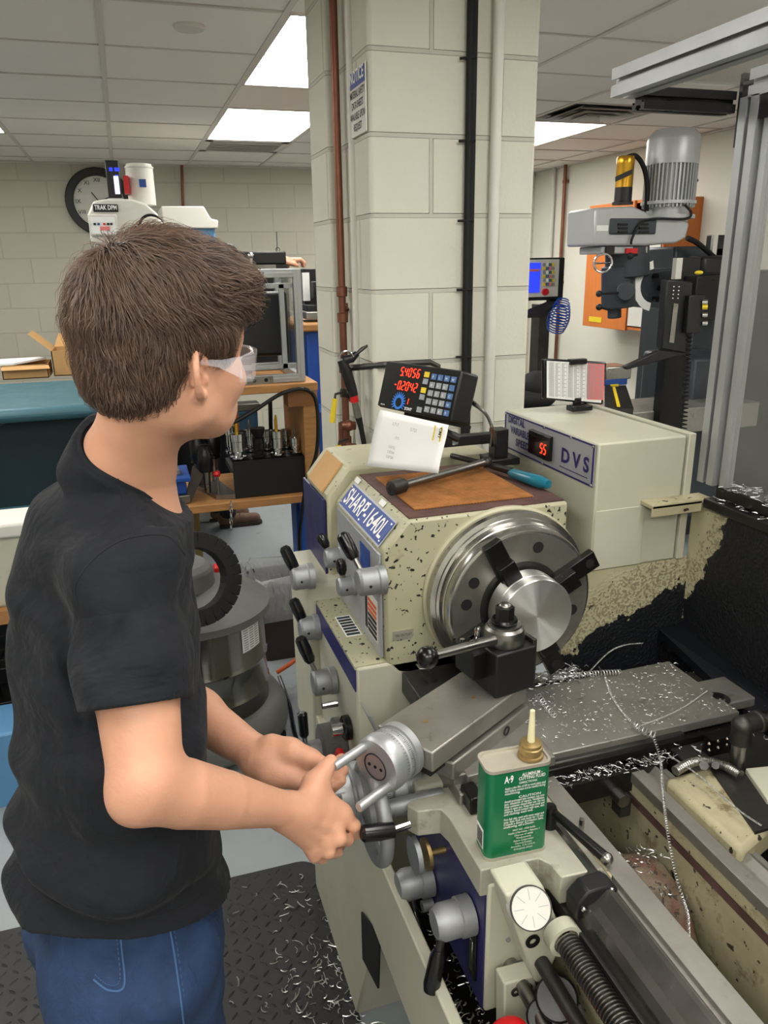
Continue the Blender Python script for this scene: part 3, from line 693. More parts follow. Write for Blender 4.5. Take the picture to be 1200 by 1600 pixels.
# bench vise behind on far bench (seen through the shelf)
c = at(390, 655, 'y', 4.0)
bvz = thing('bench_vise', c, 'pale blue-grey bench vise seen between the shelves behind the tool holders', 'vise')
px_box(MB(), 366, 640, 405, 672, 3.75, .12).build('body', MT['sky_blue'], bvz, bev=.02)
px_box(MB(), 364, 633, 407, 640, 3.73, .1).build('jaw', MT['steel'], bvz, bev=.003)
px_box(MB(), 375, 672, 400, 738, 3.76, .1).build('pedestal', MT['dark_steel'], bvz)
tag(px_box(MB(), 365, 640, 374, 675, 3.5, .02).build('orange_handle', MT['orange_paint']), 'orange plastic strip standing behind the tool holders', 'tool')
px_ = lambda pts, Y_: [at(x, y, 'y', Y_) for x, y in pts]
def smooth_path(P, n=6):
    P = [V(p) for p in P]; out = []
    for i in range(len(P) - 1):
        p0 = P[max(i - 1, 0)]; p1 = P[i]; p2 = P[i + 1]; p3 = P[min(i + 2, len(P) - 1)]
        for k in range(n):
            t = k / n; out.append(.5 * ((2 * p1) + (p2 - p0) * t + (2 * p0 - 5 * p1 + 4 * p2 - p3) * t * t + (3 * p1 - p0 - 3 * p2 + p3) * t ** 3))
    return out + [P[-1]]
cable = smooth_path(px_([(352, 662), (365, 660), (400, 640), (440, 615), (475, 608), (492, 622), (497, 660), (494, 710), (480, 750), (472, 800), (468, 850), (474, 885), (492, 905)], BY - .03))
tag(MB().tube(cable, .0085, 8).build('power_cable', MT['black_plastic']), 'black cable looping over the bench and down its right side', 'cable')
tag(MB().tube(px_([(422, 625), (424, 700)], 3.6), .01, 8).build('power_cable', MT['black_plastic']), 'short vertical black cable seen between the bench shelves', 'cable')
MTshoe = mat('shoe_leather', (112, 84, 66), .7, var=.3, vscale=12); MTsole = mat('shoe_sole', (60, 48, 40), .8)

bxa = at(500, 198, 'y', 2.66); bxb = at(514, 218, 'y', 2.66); pxl = at(518, 400, 'y', 2.5).x
tag(MB().b2((bxa.x, 2.62, bxb.z), (pxl + .001, 2.70, bxa.z)).build('sensor_box', MT['black_satin'], bev=.003), 'small black box fixed high on the left edge of the block column', 'sensor box')
# ================================================================== shop vacuum and bin
c = V((.125, 2.62, 0)); R = .235
vz = lambda px, py: at(px, py, 'y', c.y).z
VS = (at(412, 930, 'y', c.y).z) / .62
vc = thing('shop_vacuum', c, 'large shop vacuum with polished steel drum and grey lid, behind the student', 'vacuum')
MB().rev([(.28, .03), (.30, .05), (.30, .11), (.28, .15), (.255, .165), (0, .17)], c, (0, 0, 1), 48).build('base', MT['grey_plastic'], vc, bev=.006)
MB().rev([(R, .165), (R, .22), (R + .006, .232), (R, .244), (R, .34), (R + .006, .352), (R, .364), (R, .62 * VS)], c, (0, 0, 1), 56).build('drum', MT['stainless'], vc)
LZ = .62 * VS - .62
MB().rev([(R + .02, .6 + LZ), (R + .025, .605 + LZ), (R + .025, .63 + LZ), (R + .01, .64 + LZ), (R - .03, .655 + LZ), (.15, .70 + LZ), (.11, .715 + LZ), (0, .718 + LZ)], c, (0, 0, 1), 56).build('lid', MT['grey_plastic'], vc)
MB().rev([(.12, 0), (.115, .07), (.09, .09), (0, .095)], c + V((-.05, -.02, .705 + LZ)), (0, 0, 1), 32).build('motor_cover', MT['grey_plastic'], vc, bev=.008)
MB().box(c + V((.10, .07, .715 + LZ)), (.05, .05, .04)).build('switch', MT['red'], vc, bev=.008)
for k in range(4):
    a = -.55 + k * 1.57
    MB().cyl(c + V((math.cos(a) * .28, math.sin(a) * .28, 0)), c + V((math.cos(a) * .28, math.sin(a) * .28, .04)), .03).build('caster', MT['black_plastic'], vc)
ang = math.atan2(-c.y, -c.x) + .62
lb = MB(); 
for k in range(8):
    a0 = ang + k * .05; a1 = a0 + .05; r = R + .002
    lb.quad(c + V((math.cos(a0) * r, math.sin(a0) * r, .5 + LZ)), c + V((math.cos(a1) * r, math.sin(a1) * r, .5 + LZ)), c + V((math.cos(a1) * r, math.sin(a1) * r, .605 + LZ)), c + V((math.cos(a0) * r, math.sin(a0) * r, .605 + LZ)))
lo = lb.build('instruction_label', MT['paper'], vc)
tm_ = V((-math.sin(ang + .2), math.cos(ang + .2), 0)); pc = c + V((math.cos(ang + .2), math.sin(ang + .2), 0)) * (R + .006)
for k in range(7):
    MB().box(pc + V((0, 0, .592 - k * .013)), (.001, .001, .001)).build('line', MT['ink_black'], lo) if False else None
lt_ = MB()
for k in range(10):
    z = .592 + LZ - k * .009
    for s in range(3):
        a0 = ang + .03 + s * .12; r = R + .0035
        lt_.quad(*[c + V((math.cos(a) * r, math.sin(a) * r, zz)) for a, zz in ((a0, z), (a0 + .09, z), (a0 + .09, z - .004), (a0, z - .004))])
lt_.build('label_print', MT['ink_grey'], lo)
# coil hose hanging on the lid
hc = at(303, 905, 'y', 2.36)
u, v, w = frame(V((.3, -1, .35)))
hp = thing('drag_chain', hc, 'black ribbed cable chain coiled in a loop on the vacuum lid', 'cable chain')
for k in range(26):
    a = 2 * math.pi * k / 26
    d = u * math.cos(a) + v * math.sin(a)
    tdir = (-u * math.sin(a) + v * math.cos(a)); Rm = Matrix((d, tdir, w)).transposed()
    MB().box(hc + d * .125, (.055, .0335, .06), Rm).build('link', MT['black_matte'], hp, bev=.004)
# waste bin with liner
b0 = V((at(436, 950, 'y', 3.2).x, 3.2, 0))
wbn = thing('waste_bin', b0, 'brown waste bin lined with a clear plastic bag, beside the vacuum', 'waste bin')
pr = []
def rrect(cx, cy, z, a, b, r=.05, n=5):
    out = []
    for (sx, sy, s0) in ((1, 1, 0), (-1, 1, 1), (-1, -1, 2), (1, -1, 3)):
        for k in range(n + 1):
            t = (s0 + k / n) * math.pi / 2; out.append(V((cx + sx * (a - r) + math.cos(t) * r, cy + sy * (b - r) + math.sin(t) * r, z)))
    return out
def loft(rings, cap0=True, cap1=True):
    m = MB(); n = len(rings[0]); vs = [p for r in rings for p in r]; fs = []
    for j in range(len(rings) - 1):
        for k in range(n): fs.append((j * n + k, j * n + (k + 1) % n, (j + 1) * n + (k + 1) % n, (j + 1) * n + k))
    if cap0: fs.append(tuple(range(n - 1, -1, -1)))
    if cap1: fs.append(tuple((len(rings) - 1) * n + k for k in range(n)))
    return m.add(vs, fs)
BT = at(436, 892, 'y', 3.2).z
loft([rrect(b0.x, b0.y, 0.0, .11, .10), rrect(b0.x, b0.y, BT - .02, .135, .12), rrect(b0.x, b0.y, BT - .02, .128, .113), rrect(b0.x, b0.y, .03, .10, .09)]).build('bin', MT['bin_brown'], wbn)
rg = []
for z, e_ in ((BT - .20, .008), (BT - .15, .016), (BT - .08, .012), (BT, .018), (BT + .02, .010), (BT, -.006), (BT - .12, -.02), (BT - .25, -.03)):
    f = .11 + .025 * min(1, z / BT)
    ring = rrect(b0.x, b0.y, z, f + e_, f - .015 + e_, .05, 9)
    rg.append([p + V((random.uniform(-.008, .008), random.uniform(-.008, .008), random.uniform(-.010, .010))) for p in ring])
loft(rg, False, False).build('bin_liner', MT['bin_liner'], wbn, smooth=80)
tag(MB().tube(smooth_path([V((.78, 2.95, .32)), V((.62, 2.86, .2)), V((.5, 2.8, .15)), V((.42, 2.78, .12))]), .009).build('extension_cord', MT['orange_paint']), 'orange cord curving in front of the waste bin', 'cord')
tag(MB().tube(smooth_path([V((.44, 2.85, .06)), V((.45, 2.7, .012)), V((.43, 2.4, .012)), V((.5, 2.1, .012)), V((.62, 1.95, .012))]), .008).build('power_cable', MT['black_plastic']), 'black cable on the floor between the vacuum and the lathe', 'cable')
# ================================================================== control console right of the column
Y = 4.0
cs = thing('control_console', (2.25, Y, 1.3), 'machine control console with blue screen and keypad, right of the column edge', 'console')
a = at(815, 403, 'y', Y); b = at(868, 463, 'y', Y)
MB().b2((a.x - .15, Y, b.z - .02), (b.x + .05, Y + .09, a.z)).build('housing', MT['black_satin'], cs, bev=.008)
MB().b2((a.x - .1, Y - .006, b.z), (b.x + .01, Y, a.z - .01)).build('front_panel', MT['off_white'], cs)
px_box(MB(), 812, 411, 843, 457, Y - .012, .006).build('screen', MT['screen_blue'], cs)
px_box(MB(), 812, 421, 843, 424, Y - .015, .003).build('screen_bar', MT['pink_page'], cs)
kc = ['key_grey', 'pink_page', 'key_blue', 'yellow', 'teal', 'white_ink']
for r in range(6):
    for q in range(4):
        px_box(MB(), 849 + q * 4.6, 411 + r * 6.2, 852.6 + q * 4.6, 415.5 + r * 6.2, Y - .012, .006).build('key', MT[kc[(r * 3 + q * 5) % 6]], cs)
MB().rev([(.014, 0), (.02, .012), (.018, .025)], at(850, 456, 'y', Y - .006), (0, -1, 0), 16).build('stop_button', MT['red'], cs)
kb = MB().prism([at(805, 492, 'y', Y - .1), at(862, 468, 'y', Y), at(873, 468, 'y', Y), at(850, 490, 'y', Y - .1)], (0, 0, -.02)).build('keyboard', MT['black_satin'], cs)
MB().tube([at(860, 455, 'y', Y + .06), at(858, 480, 'y', Y + .06)], .02).build('arm', MT['dark_steel'], cs)
MB().b2((at(830, 500, 'y', 4.3).x, 4.2, 0), (at(846, 500, 'y', 4.3).x, 4.3, 1.45)).build('stand', MT['dark_steel'], cs)
hs = []
h0 = at(880, 470, 'y', 3.95); h1 = at(868, 515, 'y', 3.95)
for k in range(240):
    t = k / 239; a = t * 2 * math.pi * 11; p = h0.lerp(h1, min(1, t * 1.0)); rr = .035 + .03 * math.sin(t * 2.6)
    hs.append(p + V((math.cos(a) * rr, math.sin(a) * rr * .6, math.sin(a) * rr * .45)))
tag(MB().tube(hs, .0036, 6).build('air_hose', MT['hose_blue']), 'blue coiled air hose hanging below the control console', 'hose')
tag(MB().tube(smooth_path([at(800, 590, 'y', 3.9), at(838, 588, 'y', 3.9)]), .01).build('rod', MT['dark_steel']), 'dark horizontal rod right of the column above the variable speed box', 'rod')
cbz = at(832, 622, 'y', 3.2).z - .055
cx3 = at(832, 622, 'y', 3.2).x
tag(MB().b2((cx3 - .12, 3.1, .0), (cx3 + .15, 3.4, cbz)).b2((cx3 - .13, 3.09, cbz - .02), (cx3 + .16, 3.41, cbz)).build('tool_cart', MT['mill_dark'], bev=.004), 'dark grey cart under the cable bundle, hidden behind the speed box', 'cart')
tag(MB().ball(at(838, 603, 'y', 3.2), .07, (1.2, 1, 1)).ball(at(832, 622, 'y', 3.2), .08, (1.5, 1, .7)).build('cable_bundle', MT['black_matte']), 'dark bundle of cables between the column and the chart', 'cables')
# ================================================================== knee mill
Y = 3.5
km = thing('knee_mill', (at(1030, 600, 'y', Y).x, Y + .2, 0), 'grey knee milling machine with tall ribbed motor, in front of the orange wall cabinet', 'milling machine')
mc = at(1043, 330, 'y', Y); zt = at(1050, 203, 'y', Y).z; zm = at(1050, 252, 'y', Y).z; r = (at(1083, 230, 'y', Y) - at(1015, 230, 'y', Y)).length / 2
mo = MB().rev([(r, zm - mc.z - .02), (r, zt - mc.z - .05), (r * .96, zt - mc.z - .03), (r * .75, zt - mc.z), (0, zt - mc.z)], (mc.x, Y, mc.z), (0, 0, 1), 40).build('motor_cap', MT['mill_grey'], km, bev=.003)
fn = MB().rev([(r * .88, .02), (r * .88, zm - mc.z)], (mc.x, Y, mc.z), (0, 0, 1), 32)
for k in range(40):
    a = 2 * math.pi * k / 40; fn.box((mc.x + math.cos(a) * r * .93, Y + math.sin(a) * r * .93, (mc.z + .02 + zm) / 2 - .01), (r * .13, .007, zm - mc.z - .03), Matrix.Rotation(a, 3, 'Z'))
fn.build('motor_fins', MT['mill_grey'], km)
MB().rev([(r * .8, -.06), (r * .8, .03), (r * 1.05, .03), (r * 1.05, .045)], (mc.x, Y, mc.z), (0, 0, 1), 32).rev([(r * 1.05, 0), (r * 1.05, .018)], (mc.x, Y, at(1050, 336, 'y', Y).z - .02), (0, 0, 1), 32).build('motor_flange', MT['mill_grey'], km)
pr = [(931, 330), (935, 324), (990, 322), (1008, 330), (1016, 336), (1070, 342), (1078, 350), (1072, 372), (1056, 380), (1010, 384), (929, 384)]
hs_ = MB().prism([at(x, y, 'y', Y - .12) for x, y in pr], (0, .26, 0)).build('belt_housing', MT['mill_grey'], km, bev=.012, seg=3)
px_box(MB(), 955, 341, 1025, 366, Y - .13, .012).build('vent_cover', MT['mill_dark'], hs_, bev=.006)
for (x, y) in ((967, 349), (967, 355), (967, 361), (1000, 349), (1000, 355), (1000, 361)):
    px_box(MB(), x, y, x + 14, y + 3, Y - .138, .008).build('slot', MT['black_matte'], hs_)
px_box(MB(), 933, 352, 950, 361, Y - .122, .003).build('label', MT['paper'], hs_)
dh = [((980, 384), (980, 432), .11), ((966, 415), (966, 480), .085), ((960, 480), (960, 497), .035)]
hd = MB()
for (p0, p1, rr) in dh:
    a = at(*p0, 'y', Y); b = at(*p1, 'y', Y); hd.rev([(rr, 0), (rr * .97, (a - b).length)], b, a - b, 30)
hd.build('quill_head', MT['mill_dark'], km, bev=.006)
px_box(MB(), 940, 385, 1012, 396, Y - .1, .2).build('head_collar', MT['mill_grey'], km, bev=.006)
px_box(MB(), 979, 388, 996, 396, Y - .112, .01).build('red_label', MT['red'], km)
px_box(MB(), 948, 385, 960, 397, Y - .112, .01).build('data_plate', MT['black_satin'], km)
c = at(942, 411, 'y', Y - .14)
MB().torus(c, (-.5, -1, 0), .042, .006, 26).tube([c - V((.04, 0, 0)), c + V((.04, 0, 0))], .004).build('fine_feed_wheel', MT['chrome'], km)
for (p0, p1) in (((936, 459), (975, 457)), ((985, 400), (996, 398)), ((936, 480), (955, 485))):
    a, b = at(*p0, 'y', Y - .13), at(*p1, 'y', Y - .1)
    MB().ball(a, .016).tube([a, b], .006).build('lever', MT['black_satin'], km)
MB().cyl(at(978, 455, 'y', Y - .06), at(978, 455, 'y', Y - .13), .045).build('hub', MT['mill_dark'], km, bev=.004)
rb = MB(); pr = [(992, 425), (1060, 418), (1062, 474), (1010, 472), (990, 455)]
rb.prism([at(x, y, 'y', Y - .05) for x, y in pr], (0, .2, 0)).build('turret', MT['mill_dark'], km, bev=.012)
c = at(1010, 447, 'y', Y - .055)
ar = MB(); u_, v_, w_ = V((1, 0, 0)), V((0, 0, 1)), V((0, -1, 0))
for k in range(10):
    a0 = 1.75 + k * .28; a1 = a0 + .28
    ar.quad(*[c + V((.05, 0, 0)) + (u_ * math.cos(a) + v_ * math.sin(a)) * rr for a, rr in ((a0, .085), (a1, .085), (a1, .125), (a0, .125))])
ar.build('angle_scale', MT['white_ink'], km)
for (x, y) in ((1022, 431), (1030, 450), (1022, 467), (1040, 447)):
    p = at(x, y, 'y', Y - .05); MB().cyl(p, p - V((0, .025, 0)), .014, n=6).build('bolt', MT['black_oxide'], km)
px_box(MB(), 1055, 385, 1160, 480, Y + .1, .35).build('ram', MT['mill_dark'], km, bev=.015)
px_box(MB(), 1090, 425, 1170, 1000, Y + .35, .5).build('column', MT['mill_dark'], km, bev=.02)
px_box(MB(), 1085, 560, 1140, 800, Y - .05, .45).build('knee', MT['mill_dark'], km, bev=.02)
a = at(935, 652, 'y', Y - .2); b = at(1100, 670, 'y', Y - .2)
MB().b2((a.x - .1, Y - .25, b.z), (b.x + .3, Y + .1, a.z + .02)).build('table', MT['ground_steel'], km, bev=.006)
MB().b2((at(1045, 640, 'y', Y - .1).x, Y - .12, b.z + .02), (at(1062, 640, 'y', Y - .1).x, Y - .06, at(1050, 590, 'y', Y - .1).z)).build('gib_bar', MT['steel'], km)
# brake / power drawbar (gold can shape)
dz = at(975, 320, 'y', Y).z; dx = at(974, 300, 'y', Y).x; dt = at(974, 244, 'y', Y).z; r = .042
pd = MB().rev([(r * 1.2, 0), (r * 1.2, .012), (r, .014), (r, (dt - dz) * .36)], (dx, Y, dz), (0, 0, 1), 28).build('drawbar_lower', MT['black_satin'], km)
MB().rev([(r, (dt - dz) * .36), (r, dt - dz - .04), (r * 1.02, dt - dz - .035), (r * 1.02, dt - dz - .01), (r * .9, dt - dz)], (dx, Y, dz), (0, 0, 1), 28).build('drawbar_cylinder', MT['gold'], km)
MB().prism([at(962, 276, 'y', Y - r - .004), at(988, 264, 'y', Y - r - .004), at(988, 272, 'y', Y - r - .004), at(962, 284, 'y', Y - r - .004)], (0, .004, 0)).build('drawbar_stripe', MT['black_satin'], km)
MB().tube(smooth_path(px_([(980, 246), (994, 244), (1006, 262), (1011, 290), (1010, 330)], Y)), .012).build('hose', MT['black_matte'], km)
MB().tube(smooth_path(px_([(1074, 372), (1090, 380), (1116, 402)], Y)), .014).build('hose', MT['black_matte'], km)
MB().tube(smooth_path(px_([(1070, 320), (1080, 333), (1070, 342), (1020, 342), (1000, 350), (988, 372), (986, 382)], Y - .14)), .006).build('cable', MT['black_matte'], km)
MB().cyl(at(1078, 282, 'y', Y), at(1090, 282, 'y', Y), .007).build('pin', MT['black_matte'], km)
# DRO panel of the mill
Yp = 3.1
mp = thing('mill_display', (at(1065, 500, 'y', Yp).x, Yp, 1.2), 'tall black control pendant on an arm in front of the knee mill', 'control pendant')
q = [at(x, y, 'y', Yp) for x, y in ((1043, 437), (1083, 441), (1072, 552), (1034, 545))]
pnl = MB().prism(q, (0, .05, 0)).build('panel', MT['black_satin'], mp, bev=.006)
MB().prism([at(x, y, 'y', Yp - .004) for x, y in ((1053, 474), (1060, 475), (1053, 536), (1046, 535))], (0, .003, 0)).build('scale', MT['ground_steel'], pnl)
for r_i in range(4):
    for q_i in range(2):
        p = at(1053 + q_i * 8 - r_i * .6, 448 + r_i * 6, 'y', Yp - .002); MB().ball(p, .0035, n=8).build('light', MT['white_ink'], pnl)
MB().prism([at(x, y, 'y', Yp) for x, y in ((1030, 548), (1072, 552), (1060, 556), (980, 578), (977, 573))], (0, .03, 0)).build('arm', MT['black_satin'], mp, bev=.004)
px_box(MB(), 1078, 462, 1096, 520, Yp - .03, .06).build('switch_box', MT['black_satin'], mp, bev=.004)
for y, m__ in ((472, 'chrome'), (480, 'yellow'), (492, 'chrome'), (505, 'chrome')):
    p = at(1097, y, 'y', Yp - .03); MB().cyl(p, p + V((.02, -.012, 0)), .011).build('knob', MT[m__], mp)
px_box(MB(), 1062, 402, 1092, 436, Yp + .2, .03).build('small_display', MT['black_satin'], mp, bev=.005)
px_box(MB(), 1058, 403, 1064, 436, Yp + .19, .03).build('display_edge', MT['off_white'], mp)
px_box(MB(), 1114, 367, 1140, 400, Yp + .5, .05).build('upper_display', MT['black_satin'], mp, bev=.005)
px_box(MB(), 1116, 367, 1119, 400, Yp + .48, .02).build('display_edge', MT['off_white'], mp)
px_box(MB(), 1090, 432, 1128, 500, Yp + .1, .1).build('mount_plate', MT['black_oxide'], mp, bev=.004)
px_box(MB(), 1100, 400, 1145, 430, Yp + .3, .15).build('motor_block', MT['black_satin'], mp, bev=.02)
px_box(MB(), 1046, 500, 1060, 720, Yp + .1, .06).build('post', MT['black_oxide'], mp)
co = []
for k in range(260):
    t = k / 259; p = at(1078, 500, 'y', Yp).lerp(at(1068, 670, 'y', Yp), t); a = t * 2 * math.pi * 26; co.append(p + V((math.cos(a) * .014, math.sin(a) * .014, 0)))
MB().tube(co, .0035, 5).build('coiled_cord', MT['black_matte'], mp)
MB().ball(at(1092, 426, 'y', Yp + .08), .014, (1.6, 1, .7)).build('yellow_tab', MT['yellow'], mp)
# vise on the table
vs = thing('machine_vise', at(965, 640, 'y', Y - .2), 'grey vise with a blue jaw carrier on the knee mill table, beside the chart', 'vise')
px_box(MB(), 946, 593, 980, 601, Y - .25, .14).build('base', MT['blue_cabinet'], vs, bev=.004)
px_box(MB(), 948, 574, 986, 592, Y - .25, .14).build('jaw', MT['steel'], vs, bev=.006)
px_box(MB(), 955, 601, 966, 610, Y - .26, .02).build('screw', MT['yellow'], vs)
t_ = MB().prism([at(945, 602, 'y', Y - .25), at(978, 602, 'y', Y - .25), at(990, 638, 'y', Y - .45), at(945, 638, 'y', Y - .45)], (0, 0, -.03)).build('bed', MT['dark_steel'], vs)
for x in (957,):
    MB().prism([at(x, 606, 'y', Y - .27), at(x + 4, 606, 'y', Y - .27), at(x + 12, 636, 'y', Y - .45), at(x + 7, 636, 'y', Y - .45)], (0, 0, .006)).build('yellow_strip', MT['yellow'], t_)
# ================================================================== second person, mostly hidden
# ================================================================== THE LATHE
SX, SZ = .652, 1.08                 # spindle axis, runs along Y
HY = 1.27                           # tailstock-side end face of the headstock
lathe = thing('metal_lathe', (.6, 1.0, 0), 'large beige-green metal lathe with a spinning chuck that the student is working at', 'lathe')
Lx = lathe
def part(mb, name, mt, parent=None, **k):
    return mb.build(name, MT[mt] if isinstance(mt, str) else mt, parent or Lx, **k)
def xz(pts, y): return [V((x, y, z)) for x, z in pts]
# ---- headstock casting
prof = [(.408, .955), (.404, 1.188), (.453, 1.245), (.79, 1.245), (.79, .93), (.55, .90), (.43, .93)]
hs = part(MB().prism(xz(prof, HY), (0, .35, 0)), 'headstock', 'beige_chipped', bev=.006)
cov = [(.381, .955), (.386, 1.20), (.435, 1.262), (.80, 1.262), (.80, .90), (.381, .90)]
gc = part(MB().prism(xz(cov, 1.625), (0, .22, 0)), 'end_cover', 'beige', bev=.008)
part(MB().prism([V((.383, 1.66, 1.198)), V((.434, 1.66, 1.262)), V((.434, 1.80, 1.262)), V((.383, 1.80, 1.198))], (-.003, 0, .003)), 'instruction_label', 'cardboard', gc)
# navy side of the end cover
part(MB().b2((.376, 1.63, .96), (.381, 1.84, 1.19)), 'navy_panel', 'navy', gc)
# worn rusty tray recess on top
part(MB().b2((.458, HY + .008, 1.2445), (.785, 1.61, 1.2475)), 'top_plate', 'rust_tray', hs)
rm = MB(); x0, x1, y0, y1 = .482, .735, 1.315, 1.56
for k in range(40):
    x = x0 + (x1 - x0) * k / 39; rm.b2((x, y0, 1.2478), (x + .0018, y1, 1.2503))
for k in range(48):
    y = y0 + (y1 - y0) * k / 47; rm.b2((x0, y, 1.2490), (x1, y + .0018, 1.2515))
tag(part(rm, 'wire_mesh', 'rust_mesh', hs), 'rusty orange expanded mesh')
part(MB().b2((x0, y0, 1.2474), (x1, y1, 1.2482)), 'mesh_backing', mat('mesh_backing', (96, 58, 32), .8, var=.4, vscale=25), hs)
# blue badge on the chamfer
ch_u = V((.453 - .404, 0, 1.245 - 1.188)).normalized(); ch_n = V((-ch_u.z, 0, ch_u.x))
b0 = V((.404, 1.585, 1.188)) + ch_u * .004 + ch_n * .002; bw = .285; bh = .052
bd = part(MB().prism([b0, b0 + V((0, -bw, 0)), b0 + V((0, -bw, 0)) + ch_u * bh, b0 + ch_u * bh], ch_n * .003), 'name_badge', 'blue_plate', hs)
part(MB().prism([b0 + V((0, .004, 0)) - ch_u * .004, b0 + V((0, -bw - .004, 0)) - ch_u * .004, b0 + V((0, -bw - .004, 0)) + ch_u * (bh + .004), b0 + V((0, .004, 0)) + ch_u * (bh + .004)], ch_n * .0015), 'badge_frame', 'silver_plate', hs)
text('lettering', 'SHARP-1640L', b0 + V((0, -.012, 0)) + ch_u * .009 + ch_n * .0032, (0, -1, 0), ch_u, .054, MT['white_ink'], bd, width=bw - .024, bold=.012)
for (dy, du) in ((.006, .006), (bw - .006, .006), (.006, bh - .006), (bw - .006, bh - .006), (bw / 2, bh - .006), (bw / 2, .006)):
    part(MB().ball(b0 + V((0, -dy, 0)) + ch_u * du + ch_n * .003, .0028, n=8), 'rivet', 'chrome', bd)
for y in (1.42, 1.6):
    part(MB().prism([V((.452, y, 1.245)) + ch_n * .001 - ch_u * .012, V((.452, y - .03, 1.245)) + ch_n * .001 - ch_u * .012, V((.452, y - .03, 1.245)) + ch_n * .001, V((.452, y, 1.245)) + ch_n * .001], ch_n * .001), 'sticker', 'paper', hs)
# silver front panel with levers
fp = part(MB().b2((.4, 1.285, .962), (.4065, 1.60, 1.18)), 'front_panel', 'silver_plate', hs, bev=.002)
part(MB().b2((.3985, 1.345, 1.10), (.4, 1.41, 1.165)), 'gear_symbol_plate', 'blue_plate', fp)
text('lettering', 'H N L', (.398, 1.405, 1.132), (0, -1, 0), (0, 0, 1), .02, MT['ink_blue'], fp, width=.05)
text('lettering', '260', (.3995, 1.44, 1.118), (0, -1, 0), (0, 0, 1), .018, MT['navy_line'], fp)
pl = part(MB().b2((.3985, 1.3, .985), (.4, 1.385, 1.075)), 'speed_chart', 'off_white', fp)
for k in range(7):
    part(MB().b2((.3975, 1.305, .99 + k * .011), (.3985, 1.36, .997 + k * .011)), 'chart_row', 'ink_black' if k < 4 else 'orange_paint', pl)
part(MB().b2((.3975, 1.366, .99), (.3985, 1.38, 1.07)), 'chart_symbols', 'ink_black', pl)
def lever(c, axis, hub_r, hub_l, dirv, rod_l, grip_l, grip_r=.011, name='lever', parent=None, metal='cast_aluminium'):
    """round hub on an axis with a rod and black grip pointing along dirv"""
    c = V(c); a = V(axis).normalized(); d = V(dirv).normalized()
    o = part(MB().rev([(hub_r * 1.08, 0), (hub_r * 1.08, hub_l * .25), (hub_r, hub_l * .3), (hub_r, hub_l * .9), (hub_r * .85, hub_l), (0, hub_l)], c, a, 30), name, metal, parent)
    s = c + a * hub_l * .65
    o2 = part(MB().cyl(s, s + d * (hub_r + rod_l), .0055, n=14), 'rod', 'steel', o)
    e = s + d * (hub_r + rod_l)
    o3 = part(MB().rev([(grip_r * .65, 0), (grip_r, .008), (grip_r * 1.1, grip_l * .5), (grip_r, grip_l - .006), (grip_r * .6, grip_l), (0, grip_l)], e, d, 20), 'grip', 'black_plastic', o)
    part(MB().cyl(s + d * 0 + V((0, -hub_r * .98, 0)), s + V((0, -hub_r * 1.02, 0)), .003, n=8), 'set_screw', 'black_matte', o)
    return o
lever(at(600, 905, 'x', .405) + V((0, .0, .0)), (-1, 0, 0), .026, .052, (-.35, .55, .9), .022, .055, .0125)
lever((.405, 1.56, 1.075), (-1, 0, 0), .022, .045, (-.4, .35, 1), .004, .034, .0105)
lever((.405, 1.465, 1.045), (-1, 0, 0), .021, .042, (-.1, .1, 1), .006, .034, .0105)
# engraved plate + oil outlet on the end face
ol = part(MB().b2((.42, HY - .002, 1.005), (.462, HY, 1.024)), 'oil_outlet_plate', 'tin', hs)
text('lettering', 'OIL OUTLET', (.424, HY - .0025, 1.012), (1, 0, 0), (0, 0, 1), .007, MT['ink_black'], ol, width=.034)
# spindle nose ring
part(MB().rev([(.172, 0), (.172, .008), (.168, .012), (0, .012)], (SX, HY + .001, SZ), (0, -1, 0), 64), 'spindle_flange', 'beige', hs)
# ---- gearbox below
gb_ = part(MB().b2((.345, HY, .55), (.60, 1.60, .957)), 'gearbox', 'beige_clean', bev=.006)
part(MB().b2((.3425, HY + .002, .905), (.3445, 1.60, .952)), 'navy_strip', 'navy_line', gb_)
part(MB().b2((.343, HY + .004, .952), (.47, 1.60, .9585)), 'top_ledge', 'beige_chipped', gb_)
nz_ = part(MB().prism([V((.325, y, z)) for y, z in ((1.60, .955), (1.60, 1.0), (1.64, 1.012), (1.80, 1.012), (1.82, .99), (1.82, .55), (1.60, .55))], (.10, 0, 0)), 'rear_casting', 'beige_clean', gb_, bev=.012, seg=3)
lb_ = part(MB().b2((.362, 1.40, .9586), (.396, 1.50, .9592)), 'thread_chart_label', 'paper', gb_)
for k in range(7):
    part(MB().b2((.3645, 1.405 + k * .0135, .9592), (.3935, 1.4145 + k * .0135, .9596)), 'chart_row', 'ink_black' if k % 2 else 'teal_dark', lb_)
for x, y in ((.38, 1.56), (.385, 1.36), (.395, 1.29)):
    part(MB().cyl((x, y, .9585), (x, y, .9592), .004, n=12), 'screw', 'black_matte', gb_)
# levers on the gearbox face
lever(at(528, 975, 'x', .34) + V((0, .22, .02)), (-1, 0, 0), .028, .05, (-.35, .25, .9), -.01, .062, .0125)
lever((.343, 1.585, .90), (-1, 0, 0), .028, .045, (-.3, .3, .9), -.012, .06, .0125)
h3 = lever((.343, 1.44, .84), (-1, 0, 0), .028, .05, (-.35, .35, 1), .02, .062, .0125)
part(MB().cyl((.322, 1.34, .845), (.29, 1.34, .845), .007), 'index_pin', 'chrome', gb_)
